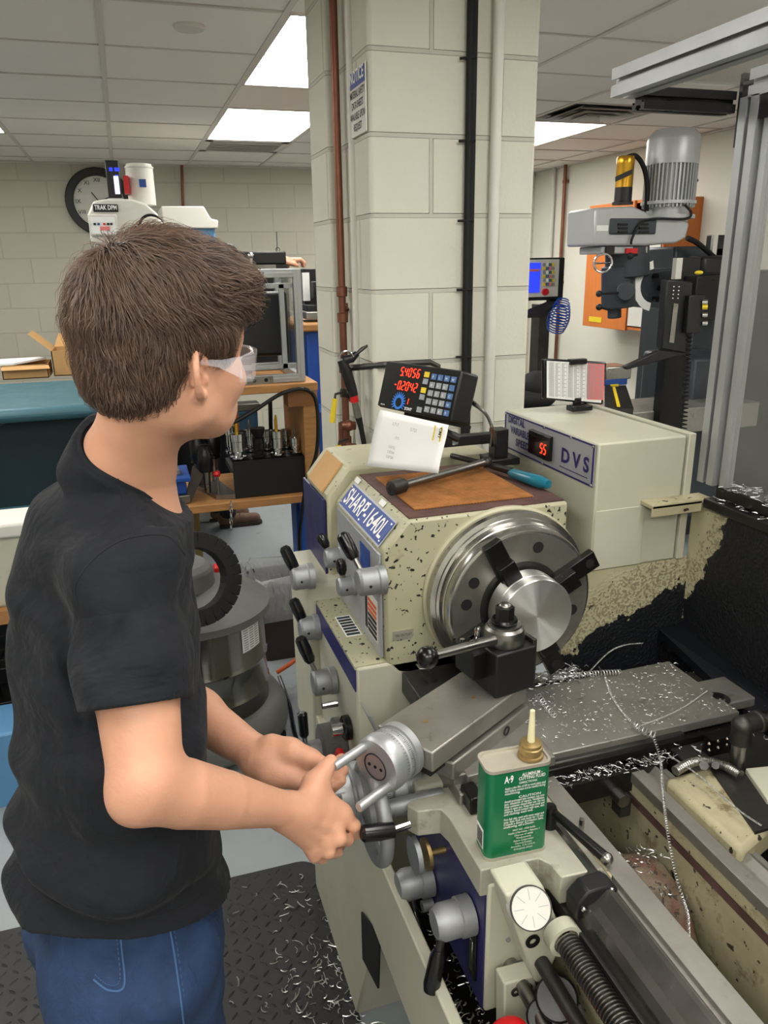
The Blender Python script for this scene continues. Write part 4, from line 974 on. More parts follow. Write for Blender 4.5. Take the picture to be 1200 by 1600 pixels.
# collar switches
kn = part(MB().rev([(.026, 0), (.026, .012), (.02, .016), (0, .016)], (.343, 1.33, .79), (-1, 0, 0), 30), 'switch_plate', 'black_plastic')
part(MB().rev([(.014, 0), (.013, .022), (0, .022)], (.327, 1.33, .79), (-1, 0, 0), 16), 'knob', 'chrome', kn)
st = part(MB().rev([(.012, 0), (.012, .02), (.022, .022), (.024, .03), (.016, .036), (0, .037)], (.343, 1.305, .735), (-1, 0, 0), 28), 'stop_button', 'red')
yb = part(MB().rev([(.018, 0), (.018, .012), (.011, .016), (.011, .022), (0, .022)], (.343, 1.285, .725), (-1, 0, 0), 24), 'brass_switch', 'brass')
part(MB().rev([(.018, 0), (.018, .01), (.013, .012), (.013, .026), (0, .026)], (.343, 1.29, .675), (-1, 0, 0), 20), 'start_button', 'chrome')
part(MB().rev([(.012, 0), (.012, .012), (0, .012)], (.343, 1.285, .635), (-1, 0, 0), 20), 'jog_button', 'red')
# numbered dial lower
dc = V((.343, 1.40, .70))
dd = part(MB().rev([(.062, 0), (.062, .012), (.054, .014), (.054, .045), (.048, .048), (0, .048)], dc, (-1, 0, 0), 48), 'feed_dial', 'grey_plastic')
for k, s in enumerate('1234'):
    a = .75 - k * .42
    n_ = V((0, -math.cos(a), math.sin(a))); text('numeral', s, dc + n_ * .0545 + V((-.022, 0, 0)) , (0, -n_.z, -n_.y) if False else (0, math.sin(a), math.cos(a)) if False else V((0, -math.sin(a), -math.cos(a))), (-1, 0, 0), .016, MT['ink_black'], dd, align='CENTER')
part(MB().rev([(.024, 0), (.024, .05), (.018, .056), (0, .056)], dc + V((-.045, 0, 0)), (-1, 0, 0), 28), 'hub', 'cast_aluminium', dd)
s_ = dc + V((-.08, 0, 0))
for sg, l in ((1, .055), (-1, .05)):
    part(MB().cyl(s_, s_ + V((-.002, .0, sg * .042)), .006), 'rod', 'chrome', dd)
    e = s_ + V((-.002, 0, sg * .04)); part(MB().rev([(.007, 0), (.0105, .006), (.011, l), (.006, l + .004)], e, (-.02, .05 * sg, sg), 16), 'grip', 'black_plastic', dd)
# ---- chuck: four jaws, 305 mm
ck0 = V((SX, 1.255, SZ)); Rc = .150
prf = [(.10, 0), (.166, 0), (.168, .006), (.160, .012), (.158, .02), (Rc + .004, .028), (Rc + .002, .040), (Rc, .042), (Rc, .060), (Rc - .004, .066), (Rc - .003, .068), (.128, .070), (0, .070)]
prf = [(.166, 0), (.168, .004), (.166, .014), (.157, .017), (.157, .022), (.152, .024), (.1515, .04), (.1495, .041), (.1495, .056), (.147, .062), (.143, .0635), (.085, .0635), (.083, .058), (0, .058)]
chk = part(MB().rev(prf, ck0, (0, -1, 0), 96), 'chuck', 'chuck_steel')
fc = part(MB().rev([(.142, 0), (.142, .0012), (0, .0012)], ck0 + V((0, -.0634, 0)), (0, -1, 0), 80), 'chuck_face', 'chuck_face', chk)
part(MB().ring(ck0 + V((0, -.0646, 0)), (0, -1, 0), .086, .060, .0008, 64), 'face_ring', 'dark_steel', chk)
fy = 1.255 - .0648
for k, ang in enumerate((28, 118, 208, 298)):
    a = math.radians(ang); d = V((math.cos(a), 0, math.sin(a))); t = V((-d.z, 0, d.x)); c0 = V((SX, fy, SZ))
    Rm = Matrix((d, V((0, 1, 0)), t)).transposed()
    j = part(MB().box(c0 + d * (.120 if k != 1 else .105) + V((0, -.008, 0)), (.095, .018, .036), Rm).box(c0 + d * .092 + V((0, -.022, 0)), (.04, .03, .034), Rm), 'jaw', 'black_oxide', chk, bev=.002)
    part(MB().cyl(c0 + d * .150 + V((0, -.017, 0)), c0 + d * .150 + V((0, -.0178, 0)), .009), 'jaw_bolt_hole', 'black_matte', chk) if k != 1 else None
    sl = part(MB().box(c0 + d * .10 + V((0, .0005, 0)), (.09, .003, .022), Rm), 'jaw_slot', 'black_matte', chk)
for ang in (150, 172, 75, 345, 250):
    a = math.radians(ang); c0 = V((SX + math.cos(a) * .115, fy, SZ + math.sin(a) * .115))
    part(MB().cyl(c0, c0 + V((0, -.0008, 0)), .011), 'screw_hole', 'black_matte', chk)
# ---- workpiece
wf = 1.13; Rw = .0735
work = mat('turned_aluminium', (222, 222, 220), .36, .95)
nt = work.node_tree; B = nt.nodes['Principled BSDF']; B.inputs['Anisotropic'].default_value = .9; B.inputs['Anisotropic Rotation'].default_value = .25
tg = nt.nodes.new('ShaderNodeTangent'); tg.direction_type = 'RADIAL'; tg.axis = 'Z'; nt.links.new(tg.outputs[0], B.inputs['Tangent'])
wp = MB(); wp.rev([(Rw, -.052), (Rw, -.022), (Rw - .0006, -.0215), (Rw - .0006, -.002), (Rw - .002, 0), (.001, 0)], (0, 0, 0), (0, 0, 1), 96)
wo = wp.build('aluminium_disc', work, None, smooth=30)
wo.matrix_basis = Matrix.Translation((SX, wf, SZ)) @ Matrix.Rotation(math.pi / 2, 4, 'X')
tag(wo, 'bright round aluminium workpiece gripped in the chuck jaws', 'workpiece')
# ---- bed
WZ = .875; YE = -.75
fw = MB()
# front way: V prism plus flat
fw.prism([V((x, YE, z)) for x, z in ((.558, .78), (.558, .866), (.563, .866), (.563, .875), (.598, .875), (.598, .78))], (0, HY - YE, 0))
vw_ = part(MB().prism([V((x, YE, z)) for x, z in ((.505, .78), (.505, .845), (.512, .856), (.524, .860), (.541, .876), (.548, .876), (.557, .866), (.557, .78))], (0, HY - YE, 0)), 'vee_way', mat('oily_steel', (104, 102, 98), .22, .8, var=.3, vscale=8), smooth=10)
part(fw, 'front_way', 'ground_steel', bev=.001)
part(MB().prism([V((x, YE, z)) for x, z in ((.728, .853), (.728, .872), (.752, .872), (.756, .862), (.765, .862), (.775, .874), (.79, .862), (.80, .862), (.80, .853))], (0, HY - YE, 0)), 'rear_way', 'ground_steel', bev=.001)
bed = part(MB().b2((.515, YE, .45), (.588, HY, .80)).b2((.738, YE, .42), (.80, HY, .853)).b2((.732, YE, .825), (.739, HY, .853)), 'bed', 'beige_dirty', bev=.004)
part(MB().b2((.7365, YE, .806), (.7385, HY, .82)), 'painted_line', 'rust_tray', bed)
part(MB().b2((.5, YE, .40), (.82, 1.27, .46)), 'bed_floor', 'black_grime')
# bed cross ribs (rounded)
def rib(yc, ry, ztop, mt):
    prs = []
    for k in range(15):
        a = math.pi * k / 14; prs.append((yc + math.cos(a) * ry, .45 + math.sin(a) ** .8 * (ztop - .45) if 0 < k < 14 else .45))
    rings = []
    for x, f in ((.588, .84), (.63, .98), (.67, 1.0), (.71, .97), (.738, .80)):
        rings.append([V((x, yc + (y - yc) * f, .45 + (z - .45) * f)) for y, z in prs])
    return part(loft(rings), 'cross_rib', mt, bed, smooth=70)
rib(.80, .14, .80, 'red_casting')
rib(.30, .14, .79, 'beige_dirty')
# rack under the front way + lead screw + feed rods
rk = MB()
rk.b2((.497, YE, .80), (.515, HY, .822))
part(rk, 'gear_rack', 'dark_steel')
sc_ = []
MBs = MB(); n = 190; y0, y1 = .705, -.35
for k in range(n):
    y = y0 + (y1 - y0) * k / n; h_ = (y0 - y1) / n
    sc_ += [(.0125, k * h_), (.0175, k * h_ + h_ * .25), (.0175, k * h_ + h_ * .6), (.0125, k * h_ + h_ * .85)]
part(MB().rev(sc_, (.478, y0, .812), (0, -1, 0), 18), 'lead_screw', 'steel', smooth=60)
part(MB().cyl((.462, HY, .745), (.462, -.6, .745), .011), 'feed_rod', 'dark_steel')
part(MB().cyl((.445, HY, .685), (.445, -.6, .685), .011), 'control_rod', 'steel')
# ---- base, tray
bs = MB()
RIMX = .33
def yz(pts, x=RIMX): return [V((x, y, z)) for y, z in pts]
part(MB().prism(yz([(YE, .45), (YE, .655), (1.75, .655), (1.75, .22), (1.44, .38), (1.22, .45)]), (.02, 0, 0)), 'front_panel', 'beige_clean', bev=.003)
part(MB().prism(yz([(1.75, .0), (1.75, .5), (1.22, .5), (1.13, .42), (1.20, .30), (1.33, .0)], RIMX + .006), (.50, 0, 0)), 'pedestal', 'beige_clean', bev=.006)
part(MB().b2((RIMX + .04, -.6, .0), (.86, .2, .46)), 'pedestal', 'beige_clean', bev=.006)
part(MB().b2((RIMX + .06, .0, .46), (1.06, 1.30, .475)), 'chip_tray', 'black_grime')
part(MB().b2((RIMX + .01, YE, .475), (RIMX + .018, 1.30, .65)), 'tray_side', 'black_grime')
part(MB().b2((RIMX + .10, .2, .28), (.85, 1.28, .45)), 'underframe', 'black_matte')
part(MB().prism([at(x, y, 'x', RIMX - .001) for x, y in ((564, 1425), (580, 1447), (592, 1476), (590, 1545), (566, 1498))], (.004, 0, 0)), 'opening_shade_patch', 'black_matte')  # flat black patch painted as the shade inside a leg opening; no hole cut
part(MB().cyl((.375, 1.37, 0), (.375, 1.37, .075), .03, n=24), 'levelling_foot', 'dark_steel')
# chips lodged on the rim
# ---- saddle
sd = part(MB().b2((.49, .955, .876), (.86, 1.20, .898)), 'saddle', 'dark_steel', bev=.003)
part(MB().b2((.42, .94, .83), (.52, 1.20, .893)), 'saddle_front', 'ground_steel', bev=.003)
cs_ = part(MB().prism([V((x, y, .892)) for x, y in ((.42, .965), (.985, .965), (.985, 1.165), (.42, 1.165))], (0, 0, .018)), 'cross_slide', 'ground_steel', bev=.002)
part(MB().b2((.43, .953, .855), (.99, .972, .888)), 'slide_cover', 'black_oxide', bev=.002)
part(MB().b2((.43, .925, .862), (.80, .955, .872)).b2((.43, .922, .835), (.80, .927, .874)), 'splash_guard_tray', 'black_grime')
part(MB().b2((.70, .905, .80), (.72, .93, .835)), 'stop_block', 'dark_steel')
part(MB().cyl((.70, .93, .838), (.70, .898, .838), .0115), 'stop_bolt', 'steel')
# cross-slide rear extension with bolt and bracket
ce = part(MB().b2((.945, 1.0, .885), (1.055, 1.085, .905)), 'slide_extension', 'ground_steel', bev=.003)
c = at(1122, 1092, 'z', .906)
part(MB().ring(c, (0, 0, 1), .022, .013, .0015), 'counterbore', 'dark_steel', ce); part(MB().cyl(c, c + V((0, 0, .008)), .010, n=6), 'bolt', 'black_oxide', ce)
part(MB().b2((1.0, 1.09, .86), (1.085, 1.15, .885)), 'rear_block', 'dark_steel', bev=.003)
part(MB().ring(at(1160, 1088, 'z', .886), (0, 0, 1), .03, .018, .003), 'slot_ring', 'dark_steel')
# ---- taper attachment behind the bed
ta = [at(x, y, 'z', .885) for x, y in ((1095, 1198), (1213, 1198), (1213, 1285), (1160, 1330), (1038, 1215))]
tp = part(MB().prism(ta, (0, 0, -.05)), 'taper_attachment', 'beige_dirty', bev=.01)
part(MB().prism([at(x, y, 'z', .889) for x, y in ((1110, 1200), (1180, 1200), (1213, 1240), (1213, 1290), (1180, 1300))], (0, 0, -.005)), 'worn_top', 'dark_steel', tp)
part(MB().prism([at(x, y, 'z', .898) for x, y in ((1165, 1200), (1215, 1195), (1215, 1235), (1200, 1250))], (0, 0, -.012)), 'pale_cover', 'beige_clean', tp, bev=.002)
cn = smooth_path([at(x, y, 'z', .90) for x, y in ((1055, 1205), (1080, 1192), (1105, 1190), (1135, 1198), (1158, 1212))])
rr_ = [.0075 + .0012 * (k % 2) for k in range(len(cn) * 3)]
cn3 = []
for k in range(len(cn) - 1):
    for t in (0, .33, .66): cn3.append(cn[k].lerp(cn[k + 1], t))
part(MB().tube(cn3, [.0072 + .0012 * (k % 2) for k in range(len(cn3))], 10), 'flexible_conduit', 'steel')
part(MB().cyl(at(1100, 1196, 'z', .898), at(1100, 1196, 'z', .912), .008, n=6).cyl(at(1118, 1196, 'z', .898), at(1118, 1196, 'z', .906), .006), 'bolt', 'dark_steel')
part(MB().b2((.83, .86, .80), (1.02, .955, .875)), 'taper_slide', 'dark_steel', bev=.003)
part(MB().prism([at(x, y, 'z', .87) for x, y in ((1145, 1185), (1215, 1215), (1215, 1190), (1165, 1165))], (0, 0, -.03)), 'taper_bar', 'ground_steel')
bk = part(MB().box(at(1130, 1160, 'z', .89), (.07, .02, .035)), 'cable_block', 'black_oxide')
for k in range(6):
    part(MB().ball(at(1108 + (k % 3) * 14, 1162 + (k // 3) * 10 - (k % 3) * 4, 'z', .905), .003, n=8), 'screw', 'chrome', bk)
# ---- coolant pipe with elbow
e0 = at(1155, 1128, 'z', .96); 
cp_ = thing('coolant_pipe', e0, 'steel pipe with a threaded elbow rising beside the cross slide at the right edge', 'pipe')
base = at(1150, 1200, 'z', .885)
up = V((base.x, base.y, .955))
MB().cyl(V((base.x, base.y, .87)), up, .0125).build('riser', MT['steel'], cp_)
MB().rev([(.0165, -.03), (.0165, 0)], up + V((0, 0, .01)), (0, 0, 1), 20).ball(up + V((0, 0, .012)), .0175).rev([(.0165, 0), (.0165, .028), (.019, .03), (.019, .036)], up + V((0, 0, .012)), (1, .05, 0), 20).build('elbow', MT['dark_steel'], cp_, smooth=50)
MB().cyl(up + V((.04, .002, .012)), up + V((.25, .012, .012)), .0125).build('arm', MT['chrome'], cp_)
# ---- compound slide
CZ = .985
A_, B_, C_, D_ = [at(x, y, 'z', CZ) for x, y in ((594, 1137), (717, 1055), (832, 1062), (676, 1177))]
cd_ = (C_ - D_).normalized(); cw = V((-cd_.y, cd_.x, 0))
W_ = .115; L_ = (C_ - D_).length
Pq = lambda l, w, z: D_ + cd_ * l + cw * w + V((0, 0, z - CZ))
cmp_ = part(MB().prism([Pq(0, 0, CZ), Pq(L_ * .93, 0, CZ), Pq(L_, .015, CZ), Pq(L_, W_ * .85, CZ), Pq(L_ * .78, W_, CZ), Pq(0, W_, CZ)], (0, 0, -.036)), 'compound_slide', 'ground_steel', bev=.003)
part(MB().b2((0, 0, 0), (0, 0, 0)).prism([Pq(.01, .012, .949), Pq(L_ - .01, .012, .949), Pq(L_ - .01, W_ - .02, .949), Pq(.01, W_ - .02, .949)], (0, 0, -.018)), 'dovetail', 'dark_steel')
sw = part(MB().prism([Pq(.05, -.004, .94), Pq(L_ * .95, -.004, .94), Pq(L_, W_ + .02, .94), Pq(.03, W_ + .01, .94)], (0, 0, -.032)), 'swivel_base', 'ground_steel', bev=.003)
c = at(780, 1162, 'z', .942); 
part(MB().ring(Pq(.2, -.0045, .925), -cw, .009, .005, .001), 'swivel_bolt', 'dark_steel', sw)
part(MB().b2((.44, .955, .893), (.60, 1.15, .912)), 'swivel_plate', 'ground_steel', bev=.002)
for l, w in ((.06, .062), (.17, .045)):
    part(MB().rev([(.004, 0), (.004, .0012), (0, .0012)], Pq(l, w, CZ), (0, 0, 1), 16), 'oiler', 'brass', cmp_)
# compound crank
ax = -cd_; cc = Pq(-.002, W_ * .52, CZ - .017)
cr = part(MB().rev([(.045, 0), (.045, .013), (.041, .014), (.041, .016), (.044, .018), (.044, .028), (.042, .030), (.042, .038), (.046, .040), (.046, .056), (.042, .062), (0, .062)], cc, ax, 56), 'compound_dial', 'satin_aluminium')
def ticks(c, ax, R, h0, n, l, parent, big=5):
    u, v, w = frame(ax); m = MB()
    for k in range(n):
        a = 2 * math.pi * k / n; d = u * math.cos(a) + v * math.sin(a); t = w.cross(d)
        ll = l * (1.8 if k % big == 0 else 1); p = c + w * h0 + d * (R + .0002)
        m.add([p - t * .00035, p + t * .00035, p + t * .00035 + w * ll, p - t * .00035 + w * ll], [(0, 1, 2, 3)])
    return part(m, 'graduations', 'ink_black', parent)
ticks(cc, ax, .044, .019, 100, .004, cr); ticks(cc, ax, .042, .031, 50, .003, cr)
part(MB().rev([(.022, 0), (.022, .001), (0, .001)], cc + ax * .0622, ax, 32), 'end_plate', mat('crank_face', (150, 138, 138), .4, .5), cr)
part(MB().ring(cc + ax * .0632, ax, .0225, .0205, .0008), 'end_ring', 'ink_black', cr)
u_, v_, w_ = frame(ax)
for k in (-1, 0, 1): part(MB().cyl(cc + ax * .0632 + u_ * k * .012, cc + ax * .0642 + u_ * k * .012, .0028, n=10), 'pin_hole', 'black_matte', cr)
hv = at(672, 1150, 'x', .3)
for px0, px1 in (((581, 1175), (530, 1205)), ((612, 1232), (583, 1250))):
    d0 = at(*px0, 'z', .972 if px0[1] < 1200 else .945)
# two crank pins parallel to the axis
for s_a in (2.36, -0.75):
    d = u_ * math.cos(s_a) + v_ * math.sin(s_a)
    b = cc + d * .034 + ax * .058
    part(MB().rev([(.0075, 0), (.0075, .066), (.0065, .068), (0, .068)], b, ax, 20), 'crank_pin', 'satin_aluminium', cr)
# ---- tool post
tpc = at(766, 1052, 'z', 1.03)
T0 = V((.563, 1.085, CZ + .001))
tpr = MB(); Rt = Matrix.Rotation(math.radians(8), 3, 'Z')
def tpt(x, y, z): return T0 + Rt @ V((x, y, 0)) + V((0, 0, z))
tq = at(747, 1083, 'z', CZ)
tpo = part(MB().box(tpt(0, 0, .041), (.082, .078, .082), Rt), 'tool_post', 'black_satin', bev=.003)
part(MB().box(tpt(.043, -.01, .045), (.008, .045, .09), Rt), 'dovetail_edge', 'dark_steel', tpo, bev=.001)
part(MB().box(tpt(-.052, .022, .05), (.03, .06, .05), Rt), 'tool_holder', 'black_oxide', tpo, bev=.002)
for k in range(3):
    part(MB().cyl(tpt(-.060 + k * .012, .04 - k * .014, .075), tpt(-.060 + k * .012, .04 - k * .014, .083), .0045, n=10), 'set_screw', 'chrome', tpo)
part(MB().rev([(.004, 0), (.006, .004), (.006, .022), (.004, .026)], tpt(-.036, .028, .08), (0, 0, 1), 12), 'lock_stud', 'chrome', tpo)
part(MB().rev([(.034, 0), (.036, .004), (.036, .02), (.034, .028), (.029, .032), (.029, .036), (.022, .037), (0, .037)], tpt(0, .0, .082), (0, 0, 1), 40), 'cam_hub', 'steel', tpo)
part(MB().rev([(.021, 0), (.023, .004), (.021, .008)], tpt(0, 0, .12), (0, 0, 1), 30), 'washer', 'black_plastic', tpo)
part(MB().cyl(tpt(0, 0, .126), tpt(0, 0, .15), .0165, n=6), 'hex_nut', 'black_oxide', tpo, bev=.001)
part(MB().ball(tpt(0, 0, .15), .0115, (1, 1, .6)), 'stud_end', 'steel', tpo)
h1 = tpt(-.028, -.012, .098); bal = at(668, 1027, 'y', h1.y - .045)
part(MB().tube([h1, h1.lerp(bal, .3), bal], [.0105, .0085, .0065], 14), 'clamp_lever', 'steel', tpo)
part(MB().ball(bal, .0185), 'ball_knob', 'black_plastic', tpo)
# quick bits left of the toolpost: chuck guard bracket and black block
a = at(598, 1080, 'y', 1.25)
part(MB().b2((.43, 1.14, .90), (.56, 1.25, .945)), 'gap_block', 'black_satin', bev=.003)
part(MB().prism([at(x, y, 'y', 1.19) for x, y in ((655, 1045), (668, 1045), (692, 1075), (678, 1082))], (0, .02, 0)), 'steel_bar', 'steel', bev=.001)
part(MB().prism([at(x, y, 'y', 1.18) for x, y in ((574, 1118), (580, 1120), (598, 1158), (590, 1150))], (0, .05, 0)), 'chip_guard', 'satin_aluminium')
# ---- cross-slide dial and carriage handwheel
cdz = .845; cdy = 1.055
xc = V((at(519, 1240, 'y', cdy).x + .153, cdy, cdz))
part(MB().cyl(xc, (.45, cdy, cdz), .024), 'cross_screw_sleeve', 'cast_aluminium')
xd = part(MB().rev([(.030, 0), (.030, .03), (.050, .034), (.050, .056), (.047, .058), (.050, .062), (.050, .092), (.046, .096), (.054, .1), (.054, .118), (.050, .121), (.050, .124), (.053, .127), (.053, .146), (.048, .153), (0, .153)], xc, (-1, 0, 0), 60), 'cross_slide_dial', 'satin_aluminium')
ticks(xc, V((-1, 0, 0)), .050, .064, 100, .006, xd); ticks(xc, V((-1, 0, 0)), .050, .08, 100, .005, xd)
part(MB().rev([(.040, 0), (.040, .012), (0, .012)], xc + V((-.153, 0, 0)), (-1, 0, 0), 40), 'end_disc', 'black_satin', xd)
part(MB().cyl(xc + V((-.14, -.03, .035)), xc + V((-.165, -.03, .035)), .008), 'handle_boss', 'satin_aluminium', xd)
part(MB().b2((xc.x - .02, cdy - .045, cdz - .05), (xc.x + .05, cdy + .05, cdz + .02)), 'screw_bracket', 'beige_clean', bev=.006)
# carriage handwheel
hw = at(573, 1270, 'y', .985); hw = V((hw.x + .01, hw.y, hw.z))
wh = part(MB().torus(hw, (-1, 0, 0), .074, .0115, 56, 14), 'carriage_handwheel', 'cast_aluminium')
part(MB().rev([(.026, 0), (.026, .03), (.018, .034), (0, .034)], hw + V((.02, 0, 0)), (-1, 0, 0), 30).box(hw, (.014, .145, .022), Matrix.Rotation(.5, 3, 'X')).cyl(hw, hw + V((.12, 0, 0)), .013), 'wheel_hub', 'cast_aluminium', wh)
hb = hw + V((-.006, -.045, -.055))
g0 = at(564, 1303, 'y', .90); g1 = at(615, 1297, 'y', .90); g2 = at(640, 1288, 'y', .905)
part(MB().tube([g1, g2], .0055), 'handle_rod', 'chrome', wh)
part(MB().rev([(.009, 0), (.0125, .004), (.013, (g1 - g0).length * .6), (.0115, (g1 - g0).length), (0, (g1 - g0).length)], g0, g1 - g0, 20), 'handle_grip', 'black_plastic', wh)
# ---- apron
ap = part(MB().prism([V((x, y, .60)) for x, y in ((.405, .80), (.405, 1.10), (.50, 1.10), (.50, .80))], (0, 0, .245)), 'apron', 'beige_clean', bev=.005)
part(MB().b2((.402, .805, .605), (.4055, 1.095, .84)), 'navy_face', 'navy', ap)
tops = [(636, 1259), (653, 1268), (688, 1264), (702, 1278), (751, 1360), (841, 1341), (860, 1350), (877, 1371), (940, 1357), (957, 1374), (875, 1256), (835, 1215), (650, 1235)]
wing = part(MB().prism([at(x, y, 'z', .872) for x, y in tops], (0, 0, -.048)), 'apron_top', mat('wing_paint', (168, 165, 150), .45, .1, var=.2, vscale=9, stain=(12, .55, (128, 122, 108))), bev=.006, seg=3)
part(MB().prism([at(x, y, 'z', .8725) for x, y in ((868, 1262), (880, 1262), (957, 1362), (955, 1374))], (0, 0, .002)), 'yellow_edge', 'beige_dirty', wing)
# clutch levers
def hub2(c, dirv, name='feed_lever'):
    o = part(MB().rev([(.030, 0), (.030, .02), (.027, .022), (.0275, .048), (.021, .06), (0, .062)], c, (-1, 0, 0), 36), name, 'cast_aluminium')
    s = V(c) + V((-.042, 0, 0)); d = V(dirv).normalized()
    part(MB().tube([s, s + d * .05], .0065, 12), 'rod', 'dark_steel', o)
    part(MB().rev([(.008, 0), (.0125, .012), (.0135, .055), (.011, .066), (0, .067)], s + d * .045, d, 20), 'grip', 'black_plastic', o)
hub2(at(672, 1372, 'x', .40), (.12, -.5, -1)); hub2(at(735, 1428, 'x', .40), (-.30, -.2, -1))
c = at(692, 1325, 'x', .40)
part(MB().rev([(.031, 0), (.031, .008), (0, .008)], c + V((-.045, .0, .0)), (-1, 0, 0), 36), 'steel_disc', 'cast_aluminium')
part(MB().rev([(.026, 0), (.026, .006), (0, .006)], c + V((-.028, -.004, .0)), (-1, 0, 0), 36).cyl(c + V((-.024, -.004, 0)), c + V((.002, -.004, 0)), .006), 'brass_disc', 'brass')
part(MB().b2((.3995, .85, .835), (.404, .93, .862)), 'lock_plate', 'beige_clean')
part(MB().cyl(at(676, 1412, 'x', .40), at(676, 1412, 'x', .40) - V((.02, 0, 0)), .010), 'plug', 'cast_aluminium')
sg_c = at(740, 1490, 'x', .401)
part(MB().b2((.397, sg_c.y - .012, sg_c.z - .045), (.402, sg_c.y + .012, sg_c.z + .045)), 'sight_glass_frame', 'black_oxide', ap, bev=.004)
part(MB().b2((.3955, sg_c.y - .005, sg_c.z - .03), (.398, sg_c.y + .005, sg_c.z + .03)), 'sight_glass', 'chrome', ap, bev=.002)
part(MB().cyl(at(794, 1468, 'y', .80), at(794, 1468, 'y', .798), .004), 'screw', 'dark_steel', ap)
# thread chasing dial housing
Yt = .74
body = [at(x, y, 'y', Yt) for x, y in ((790, 1400), (850, 1385), (884, 1470), (850, 1537), (838, 1538), (812, 1470))]
topz = [at(790, 1402, 'y', Yt), at(843, 1386, 'y', Yt)]
th = part(MB().prism(body, (0, .055, 0)), 'thread_dial_housing', 'beige_clean', bev=.005)
nrm = V((-.15, -.8, .6)).normalized(); dc_ = at(830, 1419, 'y', Yt - .020)
Ru = V((1, -.1, 0)); Ru = (Ru - nrm * Ru.dot(nrm)).normalized(); Rv = nrm.cross(Ru)
part(MB().rev([(.027, -.03), (.027, 0), (0, 0)], dc_, nrm, 40), 'thread_dial', 'off_white', th)
mm = MB()
for k in range(8):
    a = k * math.pi / 4; d = Ru * math.cos(a) + Rv * math.sin(a); t = nrm.cross(d)
    mm.add([dc_ + nrm * .0005 + d * .010 - t * .0004, dc_ + nrm * .0005 + d * .010 + t * .0004, dc_ + nrm * .0005 + d * .024 + t * .0004, dc_ + nrm * .0005 + d * .024 - t * .0004], [(0, 1, 2, 3)])
part(mm, 'dial_marks', 'ink_grey', th)
part(MB().ring(dc_ - nrm * .004, nrm, .0285, .0268, .005), 'dial_rim', 'dark_steel', th)
p = at(832, 1470, 'y', Yt - .001); part(MB().ring(p, (0, -1, 0), .011, .005, .002), 'socket_screw', 'black_oxide', th)
bl_ = [at(x, y, 'y', .76) for x, y in ((788, 1538), (838, 1524), (838, 1600), (788, 1625))]
bb_ = part(MB().prism(bl_, (0, .03, 0)), 'rod_bracket', 'beige_clean', bev=.003)
for x, y in ((806, 1549), (824, 1543)): 
    p = at(x, y, 'y', .759); part(MB().ring(p, (0, -1, 0), .008, .004, .002), 'socket_screw', 'dark_steel', bb_)
part(MB().ring(V((.478, .725, .812)), (0, -1, 0), .025, .019, .02), 'lead_screw_collar', 'beige_clean')
# way wiper
wpp = [V((x, .712, z)) for x, z in ((.496, .835), (.496, .862), (.512, .880), (.548, .880), (.560, .870), (.560, .835))]
ww = part(MB().prism(wpp, (0, .03, 0)), 'way_wiper', 'black_satin', bev=.003)
for x, z in ((.505, .86), (.548, .88)): part(MB().ball((x, .711, z - .006), .0038, n=10), 'screw', 'chrome', ww)
# pivoting clamp lever on the wing
pv = at(858, 1290, 'z', .873)
cl = part(MB().rev([(.0115, 0), (.0115, .03), (.009, .036), (0, .037)], pv, (0, 0, 1), 24), 'clamp_lever', 'black_oxide')
tip = at(948, 1342, 'z', .888)
part(MB().tube([pv + V((0, 0, .026)), pv + V((0, 0, .026)) + (tip - pv) * .12, tip], [.006, .0065, .0085], 14), 'arm', 'black_oxide', cl)
part(MB().ball(tip, .0095), 'arm_tip', 'steel', cl)
p = at(907, 1310, 'z', .873); part(MB().cyl(p, p + V((0, 0, .035)), .004), 'stud', 'steel')
# apron bolts etc.
part(MB().b2(at(735, 1275, 'z', .873), at(752, 1262, 'z', .873) + V((0, .03, .03))), 'stop_block', 'black_oxide', bev=.003)
# dark mechanism at the bottom under the apron
mk = MB()
for (x, y, r) in ((870, 1560, .03), (850, 1590, .025), (900, 1600, .028)): mk.cyl(at(x, y, 'y', .70), at(x, y, 'y', .78), r)
part(mk, 'rod_coupling', 'black_oxide', bev=.003)
part(MB().ball(at(795, 1612, 'y', .70), .02, (1.4, 1, .8)), 'red_knob', 'red')

